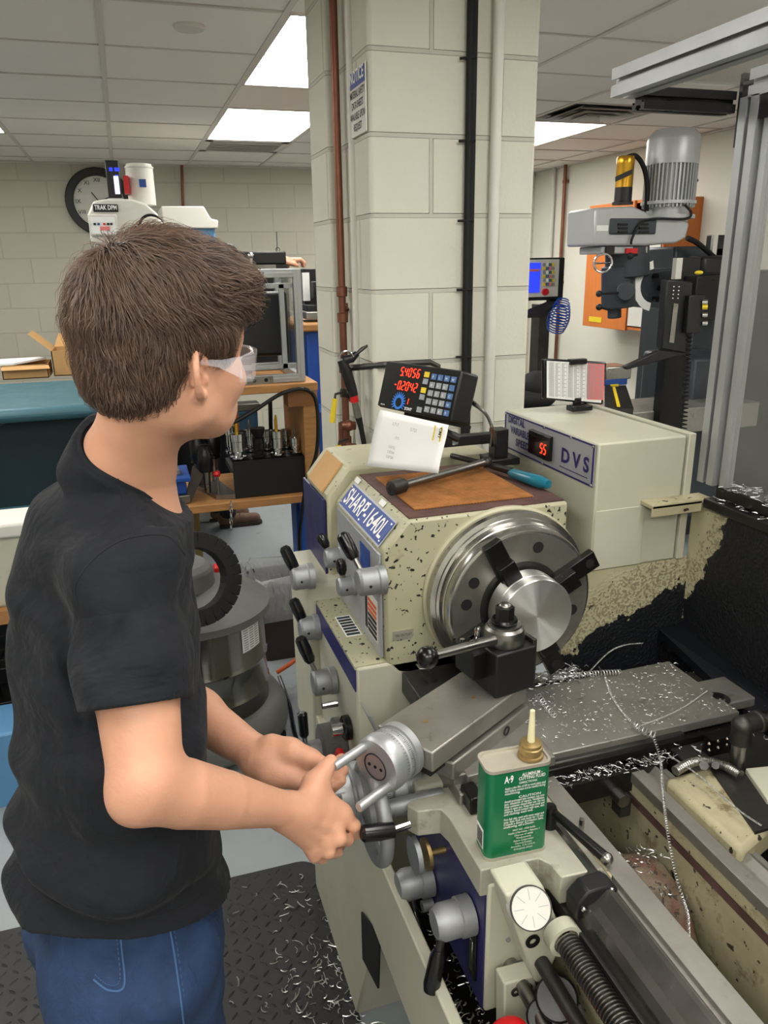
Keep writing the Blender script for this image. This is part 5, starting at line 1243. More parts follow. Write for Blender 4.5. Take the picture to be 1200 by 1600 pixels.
# ================================================================== back splash, variable speed box
def flaked(name, c0, cx, cy, amp=.035):
    m = mat(name, (176, 170, 140), .5, var=.12, vscale=8, chips=(60, .7, (46, 40, 30)), bump=.2, bscale=70)
    nt = m.node_tree; N = nt.nodes; L = nt.links; B = N['Principled BSDF']
    tc = N.new('ShaderNodeTexCoord'); sp = N.new('ShaderNodeSeparateXYZ'); L.new(tc.outputs['Object'], sp.inputs[0])
    def mth(op, a, b):
        n = N.new('ShaderNodeMath'); n.operation = op
        for i, q in enumerate((a, b)):
            if hasattr(q, 'is_linked'): L.new(q, n.inputs[i])
            else: n.inputs[i].default_value = q
        return n.outputs[0]
    nz = N.new('ShaderNodeTexNoise'); nz.inputs['Scale'].default_value = 24; nz.inputs['Detail'].default_value = 6; nz.inputs['Roughness'].default_value = .62; L.new(tc.outputs['Object'], nz.inputs['Vector'])
    line = mth('ADD', mth('ADD', mth('MULTIPLY', sp.outputs[0], cx), mth('MULTIPLY', sp.outputs[1], cy)), c0)
    v = mth('ADD', mth('SUBTRACT', sp.outputs[2], line), mth('MULTIPLY', mth('SUBTRACT', nz.outputs['Fac'], .5), amp * 6))
    f = mth('LESS_THAN', v, 0)
    old = B.inputs['Base Color'].links[0].from_socket
    # dirty speckle band just above the flaked edge
    n2 = N.new('ShaderNodeTexNoise'); n2.inputs['Scale'].default_value = 160; n2.inputs['Detail'].default_value = 3; L.new(tc.outputs['Object'], n2.inputs['Vector'])
    band = mth('MULTIPLY', mth('LESS_THAN', v, .10), mth('GREATER_THAN', n2.outputs['Fac'], .52))
    x0 = N.new('ShaderNodeMix'); x0.data_type = 'RGBA'; L.new(mth('MULTIPLY', band, .55), x0.inputs[0]); L.new(old, x0.inputs[6]); x0.inputs[7].default_value = srgb(96, 84, 60)
    x = N.new('ShaderNodeMix'); x.data_type = 'RGBA'; L.new(f, x.inputs[0]); L.new(x0.outputs[2], x.inputs[6]); x.inputs[7].default_value = srgb(15, 17, 22); L.new(x.outputs[2], B.inputs['Base Color'])
    bp = N.new('ShaderNodeBump'); bp.inputs['Distance'].default_value = .004; bp.inputs['Strength'].default_value = .9
    L.new(mth('ADD', mth('MULTIPLY', mth('MULTIPLY', mth('LESS_THAN', v, .12), n2.outputs['Fac']), 1.0), mth('MULTIPLY', f, -1)), bp.inputs['Height']); L.new(bp.outputs[0], B.inputs['Normal'])
    return m
m1 = flaked('flaked_end', .935 - .42 * .85, .42, 0, .022); m2 = flaked('flaked_side', .97 + 2.3 * 1.265, 0, -2.3)
sh = thing('splash_guard', (1.0, 1.0, .5), 'black sheet splash guard behind the lathe with beige paint flaking off its left corner', 'splash guard')
MB().b2((.79, 1.264, .46), (1.09, 1.272, 1.09)).build('end_panel', m1, sh)
MB().b2((1.09, YE, .46), (1.098, 1.27, 1.222)).build('side_panel', m2, sh)
MB().b2((1.075, YE, 1.214), (1.135, 1.225, 1.235)).b2((1.098, YE, 1.235), (1.14, 1.22, 1.262)).build('top_rail', MT['black_grime'], sh, bev=.003)
MB().b2((.955, 1.225, 1.222), (1.10, 1.268, 1.232)).b2((.955, 1.225, 1.205), (1.075, 1.229, 1.23)).build('bracket', MT['beige_dirty'], sh, bev=.002)
MB().prism([V((1.03, 1.26, .93)), V((1.03, 1.0, .885)), V((1.09, .95, .885)), V((1.09, 1.26, .93))], (0, 0, -.02)).build('lower_ledge', MT['shield_black'], sh)
c = at(1052, 1005, 'y', 1.262)
MB().rev([(.022, 0), (.022, .006), (.014, .01), (0, .01)], c, (0, -1, .1), 24).build('bolt_boss', MT['dark_steel'], sh); MB().cyl(c - V((0, .008, 0)), c - V((0, .02, 0)), .011, n=6).build('bolt', MT['steel'], sh)
dv = thing('speed_control_box', (.95, 1.45, 1.0), 'beige digital variable speed box with red display, behind the lathe headstock', 'control box')
DY1 = 1.665
MB().b2((.847, 1.264, 1.09), (1.052, DY1, 1.358)).build('body', MT['beige_clean'], dv, bev=.004)
MB().b2((1.055, 1.260, 1.09), (1.072, DY1 + .01, 1.362)).build('side_cover', MT['beige_clean'], dv, bev=.002)
MB().b2((.849, 1.2615, 1.092), (.965, 1.264, 1.22)).build('end_hatch', MT['beige_clean'], dv, bev=.001)
xp = .8455
dp = MB().b2((xp - .002, 1.272, 1.268), (xp, DY1 - .005, 1.354)).build('sign_plate', MT['silver_plate'], dv)
for (ya, yb_, za, zb_) in ((1.272, DY1 - .005, 1.3505, 1.354), (1.272, DY1 - .005, 1.268, 1.2715), (1.272, 1.277, 1.268, 1.354), (DY1 - .01, DY1 - .005, 1.268, 1.354)):
    MB().b2((xp - .003, ya, za), (xp - .002, yb_, zb_)).build('border', MT['navy_line'], dp)
for s, y, z, wd, h_ in (('DIGITAL', 1.642, 1.333, .082, .019), ('VARIABLE', 1.628, 1.309, .092, .019), ('SPEED', 1.600, 1.284, .066, .019), ('D V S', 1.395, 1.294, .105, .034)):
    text('lettering', s, (xp - .0025, y, z), (0, -1, 0), (0, 0, 1), h_ * 1.25, MT['navy_line'], dp, width=wd, bold=.03)
MB().b2((xp - .0028, 1.292, 1.281), (xp - .002, 1.40, 1.2825)).build('underline', MT['navy_line'], dp)
dis = MB().b2((xp - .012, 1.432, 1.284), (xp, 1.525, 1.338)).build('display', MT['black_plastic'], dp, bev=.002)
SEG = {'0': 'abcdef', '1': 'bc', '2': 'abged', '4': 'fgbc', '5': 'afgcd', '6': 'afgedc', '9': 'abcfgd', '-': 'g', '.': ''}
def seven(s, o, xd_, yd_, h, pitch, mt, parent, name='digits'):
    """red seven-segment digits"""
    m = MB(); xd_ = V(xd_).normalized(); yd_ = V(yd_).normalized(); n = xd_.cross(yd_); w2 = h * .42; t = h * .10; x = 0
    lay = {'a': (0, h, w2, 0), 'g': (0, h / 2, w2, 0), 'd': (0, 0, w2, 0), 'f': (0, h / 2, 0, h / 2), 'e': (0, 0, 0, h / 2), 'b': (w2, h / 2, 0, h / 2), 'c': (w2, 0, 0, h / 2)}
    for c in s:
        if c == '.':
            p = V(o) + xd_ * (x - pitch * .28); m.prism([p, p + xd_ * t, p + xd_ * t + yd_ * t, p + yd_ * t], n * .0006); continue
        for k in SEG[c]:
            sx, sy, dx, dy = lay[k]
            p = V(o) + xd_ * (x + sx + sy * .12) + yd_ * sy
            if dx: q = [p + xd_ * t * .8 - yd_ * t / 2, p + xd_ * (dx - t * .2) - yd_ * t / 2, p + xd_ * (dx - t * .2) + yd_ * t / 2, p + xd_ * t * .8 + yd_ * t / 2]
            else: q = [p - xd_ * t / 2 + yd_ * t * .6, p + xd_ * t / 2 + yd_ * t * .6, p + xd_ * (t / 2 + dy * .12) + yd_ * (dy - t * .6), p + xd_ * (-t / 2 + dy * .12) + yd_ * (dy - t * .6)]
            m.prism(q, n * .0006)
        x += pitch
    return m.build(name, mt, parent)
seven('55', (xp - .0125, 1.468, 1.297), (0, -1, 0), (0, 0, 1), .021, .015, MT['led_red'], dis)
MB().b2((xp - .0125, 1.432, 1.29), (xp - .012, 1.513, 1.328)).build('display_window', MT['led_glass'], dis)
for y, z in ((1.276, 1.35), (1.276, 1.272), (1.655, 1.35), (1.655, 1.272), (1.47, 1.351), (1.47, 1.271), (1.36, 1.351)):
    MB().ball((xp - .003, y, z), .0035, n=8).build('screw', MT['chrome'], dp)
# chart in a tablet-like stand
tb_ = at(905, 642, 'z', 1.362)
cht = thing('feeds_chart', tb_, 'black framed drill and tap chart card standing on the variable speed box', 'chart')
Yc = tb_.y + .01
q = [at(x, y, 'y', Yc) for x, y in ((849, 560), (949, 566), (943, 633), (849, 624))]
qc = sum(q, V()) / 4
MB().prism(q, (0, .012, 0)).build('frame', MT['black_plastic'], cht, bev=.004)
qi = [qc + (p - qc) * .9 - V((0, .0015, 0)) for p in q]
sh_ = MB().prism(qi, (0, .001, 0)).build('sheet', MT['paper'], cht)
eu = (qi[1] - qi[0]); ev = (qi[3] - qi[0])
pk = lambda a, b, dy=-.0006: qi[0] + eu * a + ev * b + V((0, dy, 0))
MB().add([pk(.70, .0), pk(1, 0), pk(1, 1), pk(.70, 1)], [(0, 1, 2, 3)]).build('pink_column', MT['pink_page'], sh_)
rows = MB(); 
for i in range(26):
    for j in range(9):
        x = .03 + j * .108; rows.add([pk(x, .04 + i * .036, -.0012), pk(x + .05 + .03 * ((i * j) % 3 == 0), .04 + i * .036, -.0012), pk(x + .05 + .03 * ((i * j) % 3 == 0), .055 + i * .036, -.0012), pk(x, .055 + i * .036, -.0012)], [(0, 1, 2, 3)])
for j in range(8): rows.add([pk(.115 + j * .108, 0, -.0012), pk(.119 + j * .108, 0, -.0012), pk(.119 + j * .108, 1, -.0012), pk(.115 + j * .108, 1, -.0012)], [(0, 1, 2, 3)])
rows.build('table_print', MT['ink_grey'], sh_)
MB().b2(pk(.38, -.08) - V((0, .008, 0)), pk(.66, .02) + V((0, .01, 0))).build('clip', MT['black_plastic'], cht, bev=.002)
MB().box(tb_ + V((0, 0, .008)), (.055, .03, .014)).box(tb_ + V((0, .012, .02)), (.02, .01, .02)).build('stand', MT['black_plastic'], cht, bev=.003)

# ================================================================== digital readout on its arm
Yd = 1.56
dr = thing('digital_readout', at(680, 650, 'y', Yd + .03), 'black digital readout box with red numbers and keypad on a swing arm', 'digital readout')
f0, f1, f2, f3 = [at(x, y, 'y', Yd) for x, y in ((604, 563), (722, 579), (700, 662), (594, 636))]
# front face leans back; work out an orthonormal frame
du = (f1 - f0).normalized(); wv = (f1 - f0).length; dvv = (f3 - f0); hv_ = dvv.length
_f1 = at(722, 579, 'z', f0.z); du = (_f1 - f0).normalized()
_nf = V((du.y, -du.x, 0))
dw = (V((0, 0, -1)) + _nf * .30).normalized(); dw = (dw - du * dw.dot(du)).normalized(); dn = du.cross(-dw)
o0 = f0; 
def fit_len(o, d, px, py):
    # length along d from o whose projection is nearest the pixel
    best = None
    for k in range(400):
        l = k * .001; p = o + d * l; c = ROT.transposed() @ (p - EYE); q = (600 + F_PX * c.x / c.z, 800 + F_PX * c.y / c.z); e = (q[0] - px) ** 2 + (q[1] - py) ** 2
        if best is None or e < best[0]: best = (e, l)
    return best[1]
wd_ = fit_len(o0, du, 722, 579); ht_ = fit_len(o0, dw, 594, 636)
dn = dw.cross(du); 
if dn.y < 0: dn = -dn
R_ = lambda a, b, c=0: o0 + du * (a * wd_) + dw * (b * ht_) + dn * c
MB().prism([R_(0, 0), R_(1, 0), R_(1, 1), R_(0, 1)], dn * .05).build('housing', MT['black_satin'], dr, bev=.005)
MB().prism([R_(.015, .03, -.001), R_(.985, .03, -.001), R_(.985, .97, -.001), R_(.015, .97, -.001)], dn * .001).build('face', MT['black_plastic'], dr)
seven('5.4056', R_(.24, .27, -.0012), du, -dw, ht_ * .17, wd_ * .056, MT['led_red'], dr, 'readout_digits')
seven('-0.2042', R_(.185, .56, -.0012), du, -dw, ht_ * .17, wd_ * .056, MT['led_red'], dr, 'readout_digits')
seven('1', R_(.40, .84, -.0012), du, -dw, ht_ * .13, wd_ * .05, MT['led_red'], dr, 'readout_digits')
for a_, s in ((.12, 'X'),): pass
arc = MB(); cc2 = R_(.30, .83, -.0015)
for k in range(16):
    a = -.6 + k * .29; d = du * math.cos(a) - dw * math.sin(a); t = du * -math.sin(a) - dw * math.cos(a)
    arc.add([cc2 + d * .013 - t * .002, cc2 + d * .013 + t * .002, cc2 + d * .022 + t * .0007, cc2 + d * .022 - t * .0007], [(0, 1, 2, 3)])
arc.ring(cc2, -dn, .0145, .0095, .0003, 28)
arc.build('blue_gauge_mark', MT['ink_blue'], dr)
text('lettering', 'SONY', R_(.40, .955, -.0015), du, -dw, .0085, MT['white_ink'], dr, bold=.02)
text('lettering', 'POWER', R_(.06, .95, -.0015), du, -dw, .004, MT['white_ink'], dr)
for r in range(5):
    for q_ in range(4):
        if r == 0 or q_ == 3: m__ = 'key_blue'
        else: m__ = 'key_grey'
        x = .66 + q_ * .082; y = .14 + r * .165
        MB().prism([R_(x, y, -.0025), R_(x + .06, y, -.0025), R_(x + .06, y + .115, -.0025), R_(x, y + .115, -.0025)], dn * .002).build('key', MT[m__], dr)
        text('key_mark', '7890456.123C-+ENT'[(r * 4 + q_) % 17] if r else 'PLMH'[q_], R_(x + .018, y + .09, -.0028), du, -dw, .0075, MT['white_ink'], dr)
for x, y, m__ in ((.565, .12, 'yellow'), (.565, .26, 'key_grey'), (.565, .44, 'yellow'), (.565, .58, 'key_grey'), (.565, .84, 'key_grey')):
    MB().prism([R_(x, y, -.0025), R_(x + .06, y, -.0025), R_(x + .06, y + .11, -.0025), R_(x, y + .11, -.0025)], dn * .002).build('key', MT[m__], dr)
MB().prism([R_(.3, 1, .02), R_(.95, 1, .02), R_(.95, 1.07, .02), R_(.3, 1.07, .02)], dn * .05).build('mount_plate', MT['black_satin'], dr)
MB().cyl(R_(.6, 1.05, .045), R_(.6, 1.3, .045), .012).build('swivel', MT['black_satin'], dr)
av = at(775, 690, 'y', Yd + .03)
arm0 = R_(.6, 1.25, .045); px_y = 1.60
MB().tube([R_(.6, 1.1, .045), R_(.6, 1.2, .05), V((R_(.6, 1.2, .05).x + .02, 1.60, aa.z)) if False else R_(.75, 1.3, .09)], .009, 10).build('link', MT['black_satin'], dr)
aa = at(692, 690, 'y', px_y); ab = at(782, 690, 'y', px_y)
MB().b2((aa.x - .05, px_y - .012, aa.z - .012), (ab.x, px_y + .012, aa.z + .012)).build('arm', MT['black_satin'], dr, bev=.002)
MB().b2((ab.x - .022, px_y - .018, 1.262), (ab.x + .012, px_y + .018, aa.z + .02)).build('arm_post', MT['black_satin'], dr, bev=.002)
MB().b2((ab.x - .04, px_y - .035, 1.246), (ab.x + .035, px_y + .035, 1.262)).build('arm_foot', MT['black_satin'], dr, bev=.002)
MB().box((aa.x + .005 + .02, px_y - .0125, aa.z), (.014, .002, .014)).build('square_nut', MT['chrome'], dr)
for x0_, dz_ in ((0, 0), (.012, .006)):
    MB().tube(smooth_path([R_(1, .55, .05) + V((0, .02, dz_)), R_(1.12, .7, .06), R_(1.2 + x0_, 1.0, .07), V((ab.x - .01 + x0_, px_y + .03, aa.z - .03))]), .0032).build('armoured_cable', MT['steel'], dr)
# note paper stuck below the readout
pq = [(594, 640), (700, 664), (686, 740), (572, 728)]
def on_plane(px, py, o, n):
    d = ROT @ V((px - 600, py - 800, F_PX)); return EYE + d * ((o - EYE).dot(n) / d.dot(n))
P4 = [on_plane(x, y, R_(0, 0, -.006), dn) for x, y in pq]
np_ = thing('note_paper', P4[3], 'white sheet with pencilled numbers hanging below the digital readout', 'paper')
g_ = MB(); NX, NY = 10, 8; vs = []
for j in range(NY + 1):
    for i in range(NX + 1):
        a = i / NX; b = j / NY
        p = P4[0].lerp(P4[1], a).lerp(P4[3].lerp(P4[2], a), b); p = p - dn * (.004 * math.sin(a * 3) * b + .002 * math.sin(b * 5 + a * 4)); vs.append(p)
g_.add(vs, [(j * (NX + 1) + i, j * (NX + 1) + i + 1, (j + 1) * (NX + 1) + i + 1, (j + 1) * (NX + 1) + i) for j in range(NY) for i in range(NX)])
po = g_.build('sheet', MT['paper'], np_, smooth=80); s__ = po.modifiers.new('s', 'SOLIDIFY'); s__.thickness = .0006
PU = (P4[1] - P4[0]).normalized(); PV = (P4[0] - P4[3]).normalized(); PL = (P4[1] - P4[0]).length
pn = lambda a, b: P4[0].lerp(P4[1], a).lerp(P4[3].lerp(P4[2], a), b) - dn * .0072
for s, a, b, h_ in (('5.717', .28, .22, .009), ('5.722', .55, .26, .009), ('-.015', .35, .45, .008), ('5.8752', .3, .63, .008), ('5.8764', .3, .72, .008), ('5.8768', .3, .81, .008)):
    text('pencil_writing', s, pn(a, b), PU, PV, h_, MT['ink_grey'], po)
text('lettering', 'CMT', pn(.945, .08), -PV, PU, .010, MT['ink_black'], po, bold=.03)
for aa_ in (.865, .955):
    MB().prism([pn(aa_, .06) , pn(aa_ + .018, .06), pn(aa_ + .018, .36), pn(aa_, .36)], (0, -.0004, 0)).build('yellow_bar', MT['yellow'], po)

# ================================================================== chuck wrench and handle on the headstock
w0 = at(612, 763, 'z', 1.272); w1 = at(760, 722, 'z', 1.275)
wr = thing('chuck_wrench', w0, 'steel T-handled chuck wrench lying on the rusty mesh', 'wrench')
d_ = (w1 - w0).normalized()
MB().tube([w0 + d_ * .03, w1], .0085, 14).build('shaft', MT['steel'], wr)
MB().rev([(.012, 0), (.0155, .002), (.0155, .034), (.010, .042)], w0 - d_ * .004, d_, 24).build('socket', MT['dark_steel'], wr)
MB().cyl(w0 - d_ * .0045, w0 - d_ * .004, .008, n=4).build('square_recess', MT['black_matte'], wr)
c0 = at(706, 712, 'z', 1.268); c1 = at(800, 735, 'z', 1.268)
MB().tube([c0, c1], .0065, 12).ball(w1, .013).build('cross_bar', MT['dark_steel'], wr)
b0_ = at(796, 738, 'z', 1.262); b1_ = at(857, 757, 'z', 1.262)
sdv = thing('blue_handled_tool', b0_, 'tool with a teal plastic handle lying across the headstock top', 'tool')
d_ = (b1_ - b0_).normalized(); l = (b1_ - b0_).length
MB().tube([b0_ - d_ * .06, b0_ + d_ * .01], .0055).build('shank', MT['dark_steel'], sdv)
MB().rev([(.006, 0), (.0105, .01), (.0125, l * .5), (.014, l * .8), (.009, l), (0, l + .002)], b0_, d_, 24).build('handle', MT['teal_handle'], sdv)

# ================================================================== cutting fluid can
cz = .8725
k0 = at(765, 1346, 'z', cz); k1 = at(849, 1328, 'z', cz)
cu = (k1 - k0).normalized(); cv = V((-cu.y, cu.x, 0)); cw_ = (k1 - k0).length + .012; cdp = .047
hh = fit_len(k0, V((0, 0, 1)), 763, 1207)
can = thing('cutting_fluid_can', k0, 'green tin of aluminium cutting fluid with a clear spout, on the carriage', 'can')
def canring(z, sh_=0, r=.012):
    out = []
    a, b = cw_ / 2 - sh_, cdp / 2 - sh_
    for (sx, sy, s0) in ((1, 1, 0), (-1, 1, 1), (-1, -1, 2), (1, -1, 3)):
        for k in range(7):
            t = (s0 + k / 6) * math.pi / 2
            out.append(k0 + cu * (cw_ / 2 - .006 + sx * (a - r) + math.cos(t) * r) + cv * (cdp / 2 + sy * (b - r) + math.sin(t) * r) + V((0, 0, z)))
    return out
body = loft([canring(.002), canring(hh - .006)]).build('body', MT['green_can'], can)
loft([canring(hh - .004, -.0012), canring(hh + .001, -.0012), canring(hh + .001, .002), canring(hh - .002, .003)], True, True).build('rim', MT['tin'], can)
loft([canring(0, -.001), canring(.004, -.001)]).build('bottom_rim', MT['tin'], can)
sp0 = k0 + cu * (cw_ * .70) + cv * (cdp * .5) + V((0, 0, hh - .001))
MB().rev([(.019, 0), (.018, .004), (.0155, .005), (.0155, .009), (.017, .010), (.017, .016), (.015, .017), (.0155, .022), (.008, .024)], sp0, (0, 0, 1), 32).build('neck', MT['brass'], can)
MB().rev([(.0055, .0), (.0045, .03), (.0035, .052), (0, .053)], sp0 + V((0, 0, .022)), (.0, 0, 1), 14).build('spout', MT['spout'], can)
fn_ = -cv
def ct(s, a, z, h_, wd=None, **k): text('lettering', s, k0 + cu * (a * cw_) + fn_ * .0004 + V((0, 0, z * hh)), cu, (0, 0, 1), h_, MT['white_ink'], body, width=wd, **k)
F_ = cw_
ct('A·9', .19, .86, .016, .14 * F_, bold=.03)
ct('ALUMINUM -', .46, .905, .0075, .32 * F_, bold=.02); ct('CUTTING FLUID', .41, .865, .0075, .42 * F_, bold=.02)
ct('DIRECTIONS', .42, .825, .005, .28 * F_, bold=.01)
lines = ['Apply a thin film of A9 to work piece and', 'tool before contact and as needed during', 'machining.', '', '          CAUTION', 'Avoid prolonged skin contact, eye con-', 'tact, inhalation of vapors. Ventilation.', 'Keep container closed after use. Do not', 'store in open sun. Keep from small and', 'children. Avoid contact with eyes, skin', 'and clothing; wash well.', '', 'First Aid: skin, wash with warm water and', 'soap. Eyes: flush with water for 15 min.', 'Consult a doctor if irritation lasts.', 'swallowing, call a Doctor.']
for i, s in enumerate(lines):
    if s.strip(): ct(s, .20, .785 - i * .029, .0056, min(.64 * F_, len(s) * .0158 * F_ + .008), bold=.01)
for i, (s, wd) in enumerate((('PART NO. 14006 Refills', .36), ('Health 2 Flammable 1 Reactive 1', .5), ('Dispose of safely', .3), ('Manufactured by', .24), ('Relton Corporation', .32), ('Chemical Division', .27), ('Arcadia, CA U.S.A.', .4), ('Emergency phone', .3))):
    ct(s, .5 - wd / 2 + .03, .30 - i * .032, .0045, wd * F_)
bc_ = MB(); fs_ = -cu
for k in range(14):
    z = .10 + k * .0125; bc_.prism([k0 - cu * .0064 + cv * a + V((0, 0, z * hh)) for a in (.014, .034)] + [k0 - cu * .0064 + cv * a + V((0, 0, (z + .006) * hh)) for a in (.034, .014)], -cu * .0003)
MB().prism([k0 - cu * .006 + cv * .012 + V((0, 0, .085 * hh)), k0 - cu * .006 + cv * .036 + V((0, 0, .085 * hh)), k0 - cu * .006 + cv * .036 + V((0, 0, .30 * hh)), k0 - cu * .006 + cv * .012 + V((0, 0, .30 * hh))], -cu * .0004).build('barcode_label', MT['paper'], body)
bc_.build('barcode', MT['ink_black'], body)

# ================================================================== enclosure frame on the right
def tslot(p0, p1, s=.045, side=None):
    """T-slot aluminium extrusion profile"""
    p0 = V(p0); p1 = V(p1); d = (p1 - p0)
    up = V((0, 0, 1)) if abs(d.normalized().z) < .9 else V((0, 1, 0))
    u = d.cross(up).normalized(); v = u.cross(d.normalized())
    q = []; h = s / 2; g = s * .10; dp = s * .22; ww = s * .22
    for (a, b) in (((1, 0), (0, 1)), ((0, 1), (-1, 0)), ((-1, 0), (0, -1)), ((0, -1), (1, 0))):
        A = V(a + (0,)); B = V(b + (0,))
        for (x, y) in ((h, -h), (h, -g), (h - s * .06, -g), (h - s * .06, -ww), (h - dp, -ww + s * .05), (h - dp, ww - s * .05), (h - s * .06, ww), (h - s * .06, g), (h, g)):
            r = A * x + B * y; q.append(p0 + u * r.x + v * r.y)
    return MB().prism(q, d)
GX0, GZ = .865, 1.99
gf = thing('machine_guard', (1.13, .8, 1.25), 'aluminium extrusion guard frame with scratched clear panels at the right edge', 'machine guard')
PYP = 1.235; GPX = at(1113, 765, 'y', PYP).x
tslot((GX0, 1.30, GZ), (GX0, -.3, GZ)).build('top_rail', MT['satin_aluminium'], gf)
tslot((GPX, 1.24, GZ), (GPX, -.3, GZ)).build('top_rail', MT['satin_aluminium'], gf)
tslot((GX0 + .025, 1.285, GZ - .025), (GPX - .022, 1.285, GZ - .025), .035).build('cross_rail', MT['black_oxide'], gf)
tslot((GPX, PYP, 1.262), (GPX, PYP, GZ - .02)).build('post', MT['satin_aluminium'], gf)
MB().b2((GPX - .02, PYP + .022, GZ - .1), (GPX + .02, PYP + .03, GZ + .02)).b2((GPX - .02, PYP - .06, GZ - .06), (GPX + .022, PYP - .022, GZ - .02)).build('corner_joint', MT['black_satin'], gf)
MB().b2((GPX - .003, -.3, 1.262), (GPX + .002, PYP - .02, GZ - .02)).build('side_panel', MT['scratched_sheet'], gf)
MB().b2((GX0 + .02, -.3, GZ + .0), (GPX - .02, 1.27, GZ + .005)).build('roof_panel', MT['scratched_sheet'], gf)
MB().b2((GPX - .012, 1.19, 1.262), (GPX + .008, 1.205, GZ - .02)).build('panel_edge', MT['satin_aluminium'], gf)

# ================================================================== swarf
def curl(path, R, turns, r=.0007, n=12, seg=5):
    P = smooth_path(path, 8); L = [0]
    for i in range(1, len(P)): L.append(L[-1] + (P[i] - P[i - 1]).length)
    N_ = int(turns * n); out = []
    for k in range(N_ + 1):
        s = L[-1] * k / N_; i = max(0, min(len(P) - 2, next((j for j in range(len(L) - 1) if L[j + 1] >= s), len(P) - 2)))
        f = (s - L[i]) / max(1e-9, L[i + 1] - L[i]); p = P[i].lerp(P[i + 1], f); t = (P[i + 1] - P[i])
        u, v, w = frame(t if t.length > 1e-9 else V((1, 0, 0))); a = 2 * math.pi * k / n
        out.append(p + (u * math.cos(a) + v * math.sin(a)) * R)
    return MB().tube(out, r, seg)
CS = .9108
def strand(px_pts, z, R, turns, r, label):
    tag(curl([at(x, y, 'z', zz) for (x, y), zz in zip(px_pts, z if isinstance(z, (list, tuple)) else [z] * len(px_pts))], R, turns, r).build('metal_curl', MT['swarf']), label, 'metal shaving')
strand([(945, 1055), (955, 1085), (975, 1115), (995, 1135)], CS + .004, .002, 40, .0006, 'thin twisted metal shaving lying diagonally across the cross slide plate')
strand([(990, 1130), (1005, 1142), (1025, 1150)], CS + .009, .006, 7, .0012, 'bright fat spiral of metal shaving near the front edge of the cross slide plate')
strand([(1020, 1150), (1032, 1185), (1035, 1230), (1042, 1290), (1050, 1340), (1062, 1390), (1074, 1430), (1076, 1480)], [.92, .90, .89, .88, .86, .84, .80, .74], .0022, 90, .0006, 'long dangling metal shaving hanging from the cross slide down into the bed')
strand([(1045, 1180), (1090, 1210), (1130, 1245), (1160, 1270), (1190, 1290)], [.905, .905, .903, .903, .903], .0012, 90, .0005, 'long thin metal shaving trailing over the taper attachment')
strand([(1000, 1135), (1060, 1110), (1105, 1080)], [CS + .01, CS + .004, CS + .004], .001, 60, .0005, 'fine metal shaving running toward the bolt block on the cross slide')
strand([(840, 1085), (855, 1105), (868, 1120)], CS + .006, .005, 9, .001, 'short grey spiral shaving beside the compound slide')
strand([(900, 1055), (930, 1052), (970, 1050)], CS + .006, .005, 16, .0011, 'row of bright coiled shavings along the rear edge of the cross slide')
strand([(920, 1050), (950, 1020), (975, 1008), (1005, 1005)], [.93, .99, 1.02, 1.03], .001, 50, .0005, 'wiry metal shaving rising against the black splash guard')
strand([(380, 1388), (420, 1390), (480, 1400), (535, 1425)], .004, .002, 60, .001, 'long pale metal shaving lying across the rear of the rubber mat')
strand([(520, 1480), (540, 1495), (560, 1500), (590, 1493)], .006, .002, 40, .001, 'bright curved shaving lying on the floor at the right edge of the mat')
def chips(name, gen, n, label, r=.0006, ln=(.004, .014)):
    m = MB()
    for k in range(n):
        p = gen(); a = random.uniform(0, 6.28); l = random.uniform(*ln); c = random.uniform(-.8, .8); pts = []
        d = V((math.cos(a), math.sin(a), random.uniform(-.1, .3)))
        for i in range(5):
            pts.append(p.copy()); d = Matrix.Rotation(c, 3, 'Z') @ d; p = p + d * l / 4
        m.tube(pts, r * random.uniform(.7, 1.8), 4)
    tag(m.build(name, MT['swarf']), label, 'metal chips', kind='stuff')
def g1():
    while True:
        x, y = random.uniform(.60, .98), random.uniform(.97, 1.16)
        if random.random() < .35 + .5 * noise.noise(V((x * 14, y * 14, 0))) + .25: return V((x, y, CS + .001))
chips('metal_chips', g1, 520, 'fine bright metal chips scattered over the cross slide plate', .0004, (.002, .009))
chips('metal_chips', lambda: V((random.gauss(.735, .035), random.gauss(1.178, .012), CS + abs(random.gauss(0, .006)))), 170, 'tangled heap of bright shavings below the chuck at the rear of the cross slide', .0006, (.008, .022))
chips('metal_chips', lambda: V((random.uniform(.56, .82), random.uniform(.925, .953), .874)), 200, 'bright chips caught on the black slide cover in front of the cross slide', .0004, (.003, .012))
def g3():
    y = random.uniform(.74, .92); return V((random.uniform(.62, .72), y, .452 + .345 * math.sin(math.acos((y - .80) / .14)) ** .8))
chips('metal_chips', g3, 90, 'shavings lying on the reddish casting between the bed ways')
chips('metal_chips', lambda: V((random.uniform(.70, 1.08), 1.266 - random.uniform(0, .003) if random.random() < 0 else random.uniform(.9, 1.2), .887)), 150, 'chips lying on the ledge at the foot of the black splash guard')
chips('metal_chips', lambda: V((random.uniform(1.08, 1.15), random.uniform(.7, 1.2), random.choice((1.237, 1.264)))), 260, 'loose bright shavings heaped on the black top rail of the splash guard', .0006, (.006, .03))
def g2():
    x = .36 - abs(random.gauss(0, .12)); y = random.uniform(1.15, 1.55) if random.random() < .6 else random.uniform(1.1, 1.8); return V((x, y, .014))
chips('metal_chips', g2, 230, 'bright metal shavings scattered on the rubber mat beside the lathe', .0009, (.01, .035))
chips('metal_chips', lambda: V((random.uniform(.36, .5), random.uniform(.8, 1.2), .477)), 240, 'chips lying in the black tray below the carriage', .0008, (.006, .02))
chips('metal_chips', lambda: V((random.uniform(.80, .84), random.uniform(.5, .9), .80)), 90, 'curly shavings in the channel behind the rear way', .0008, (.01, .03))

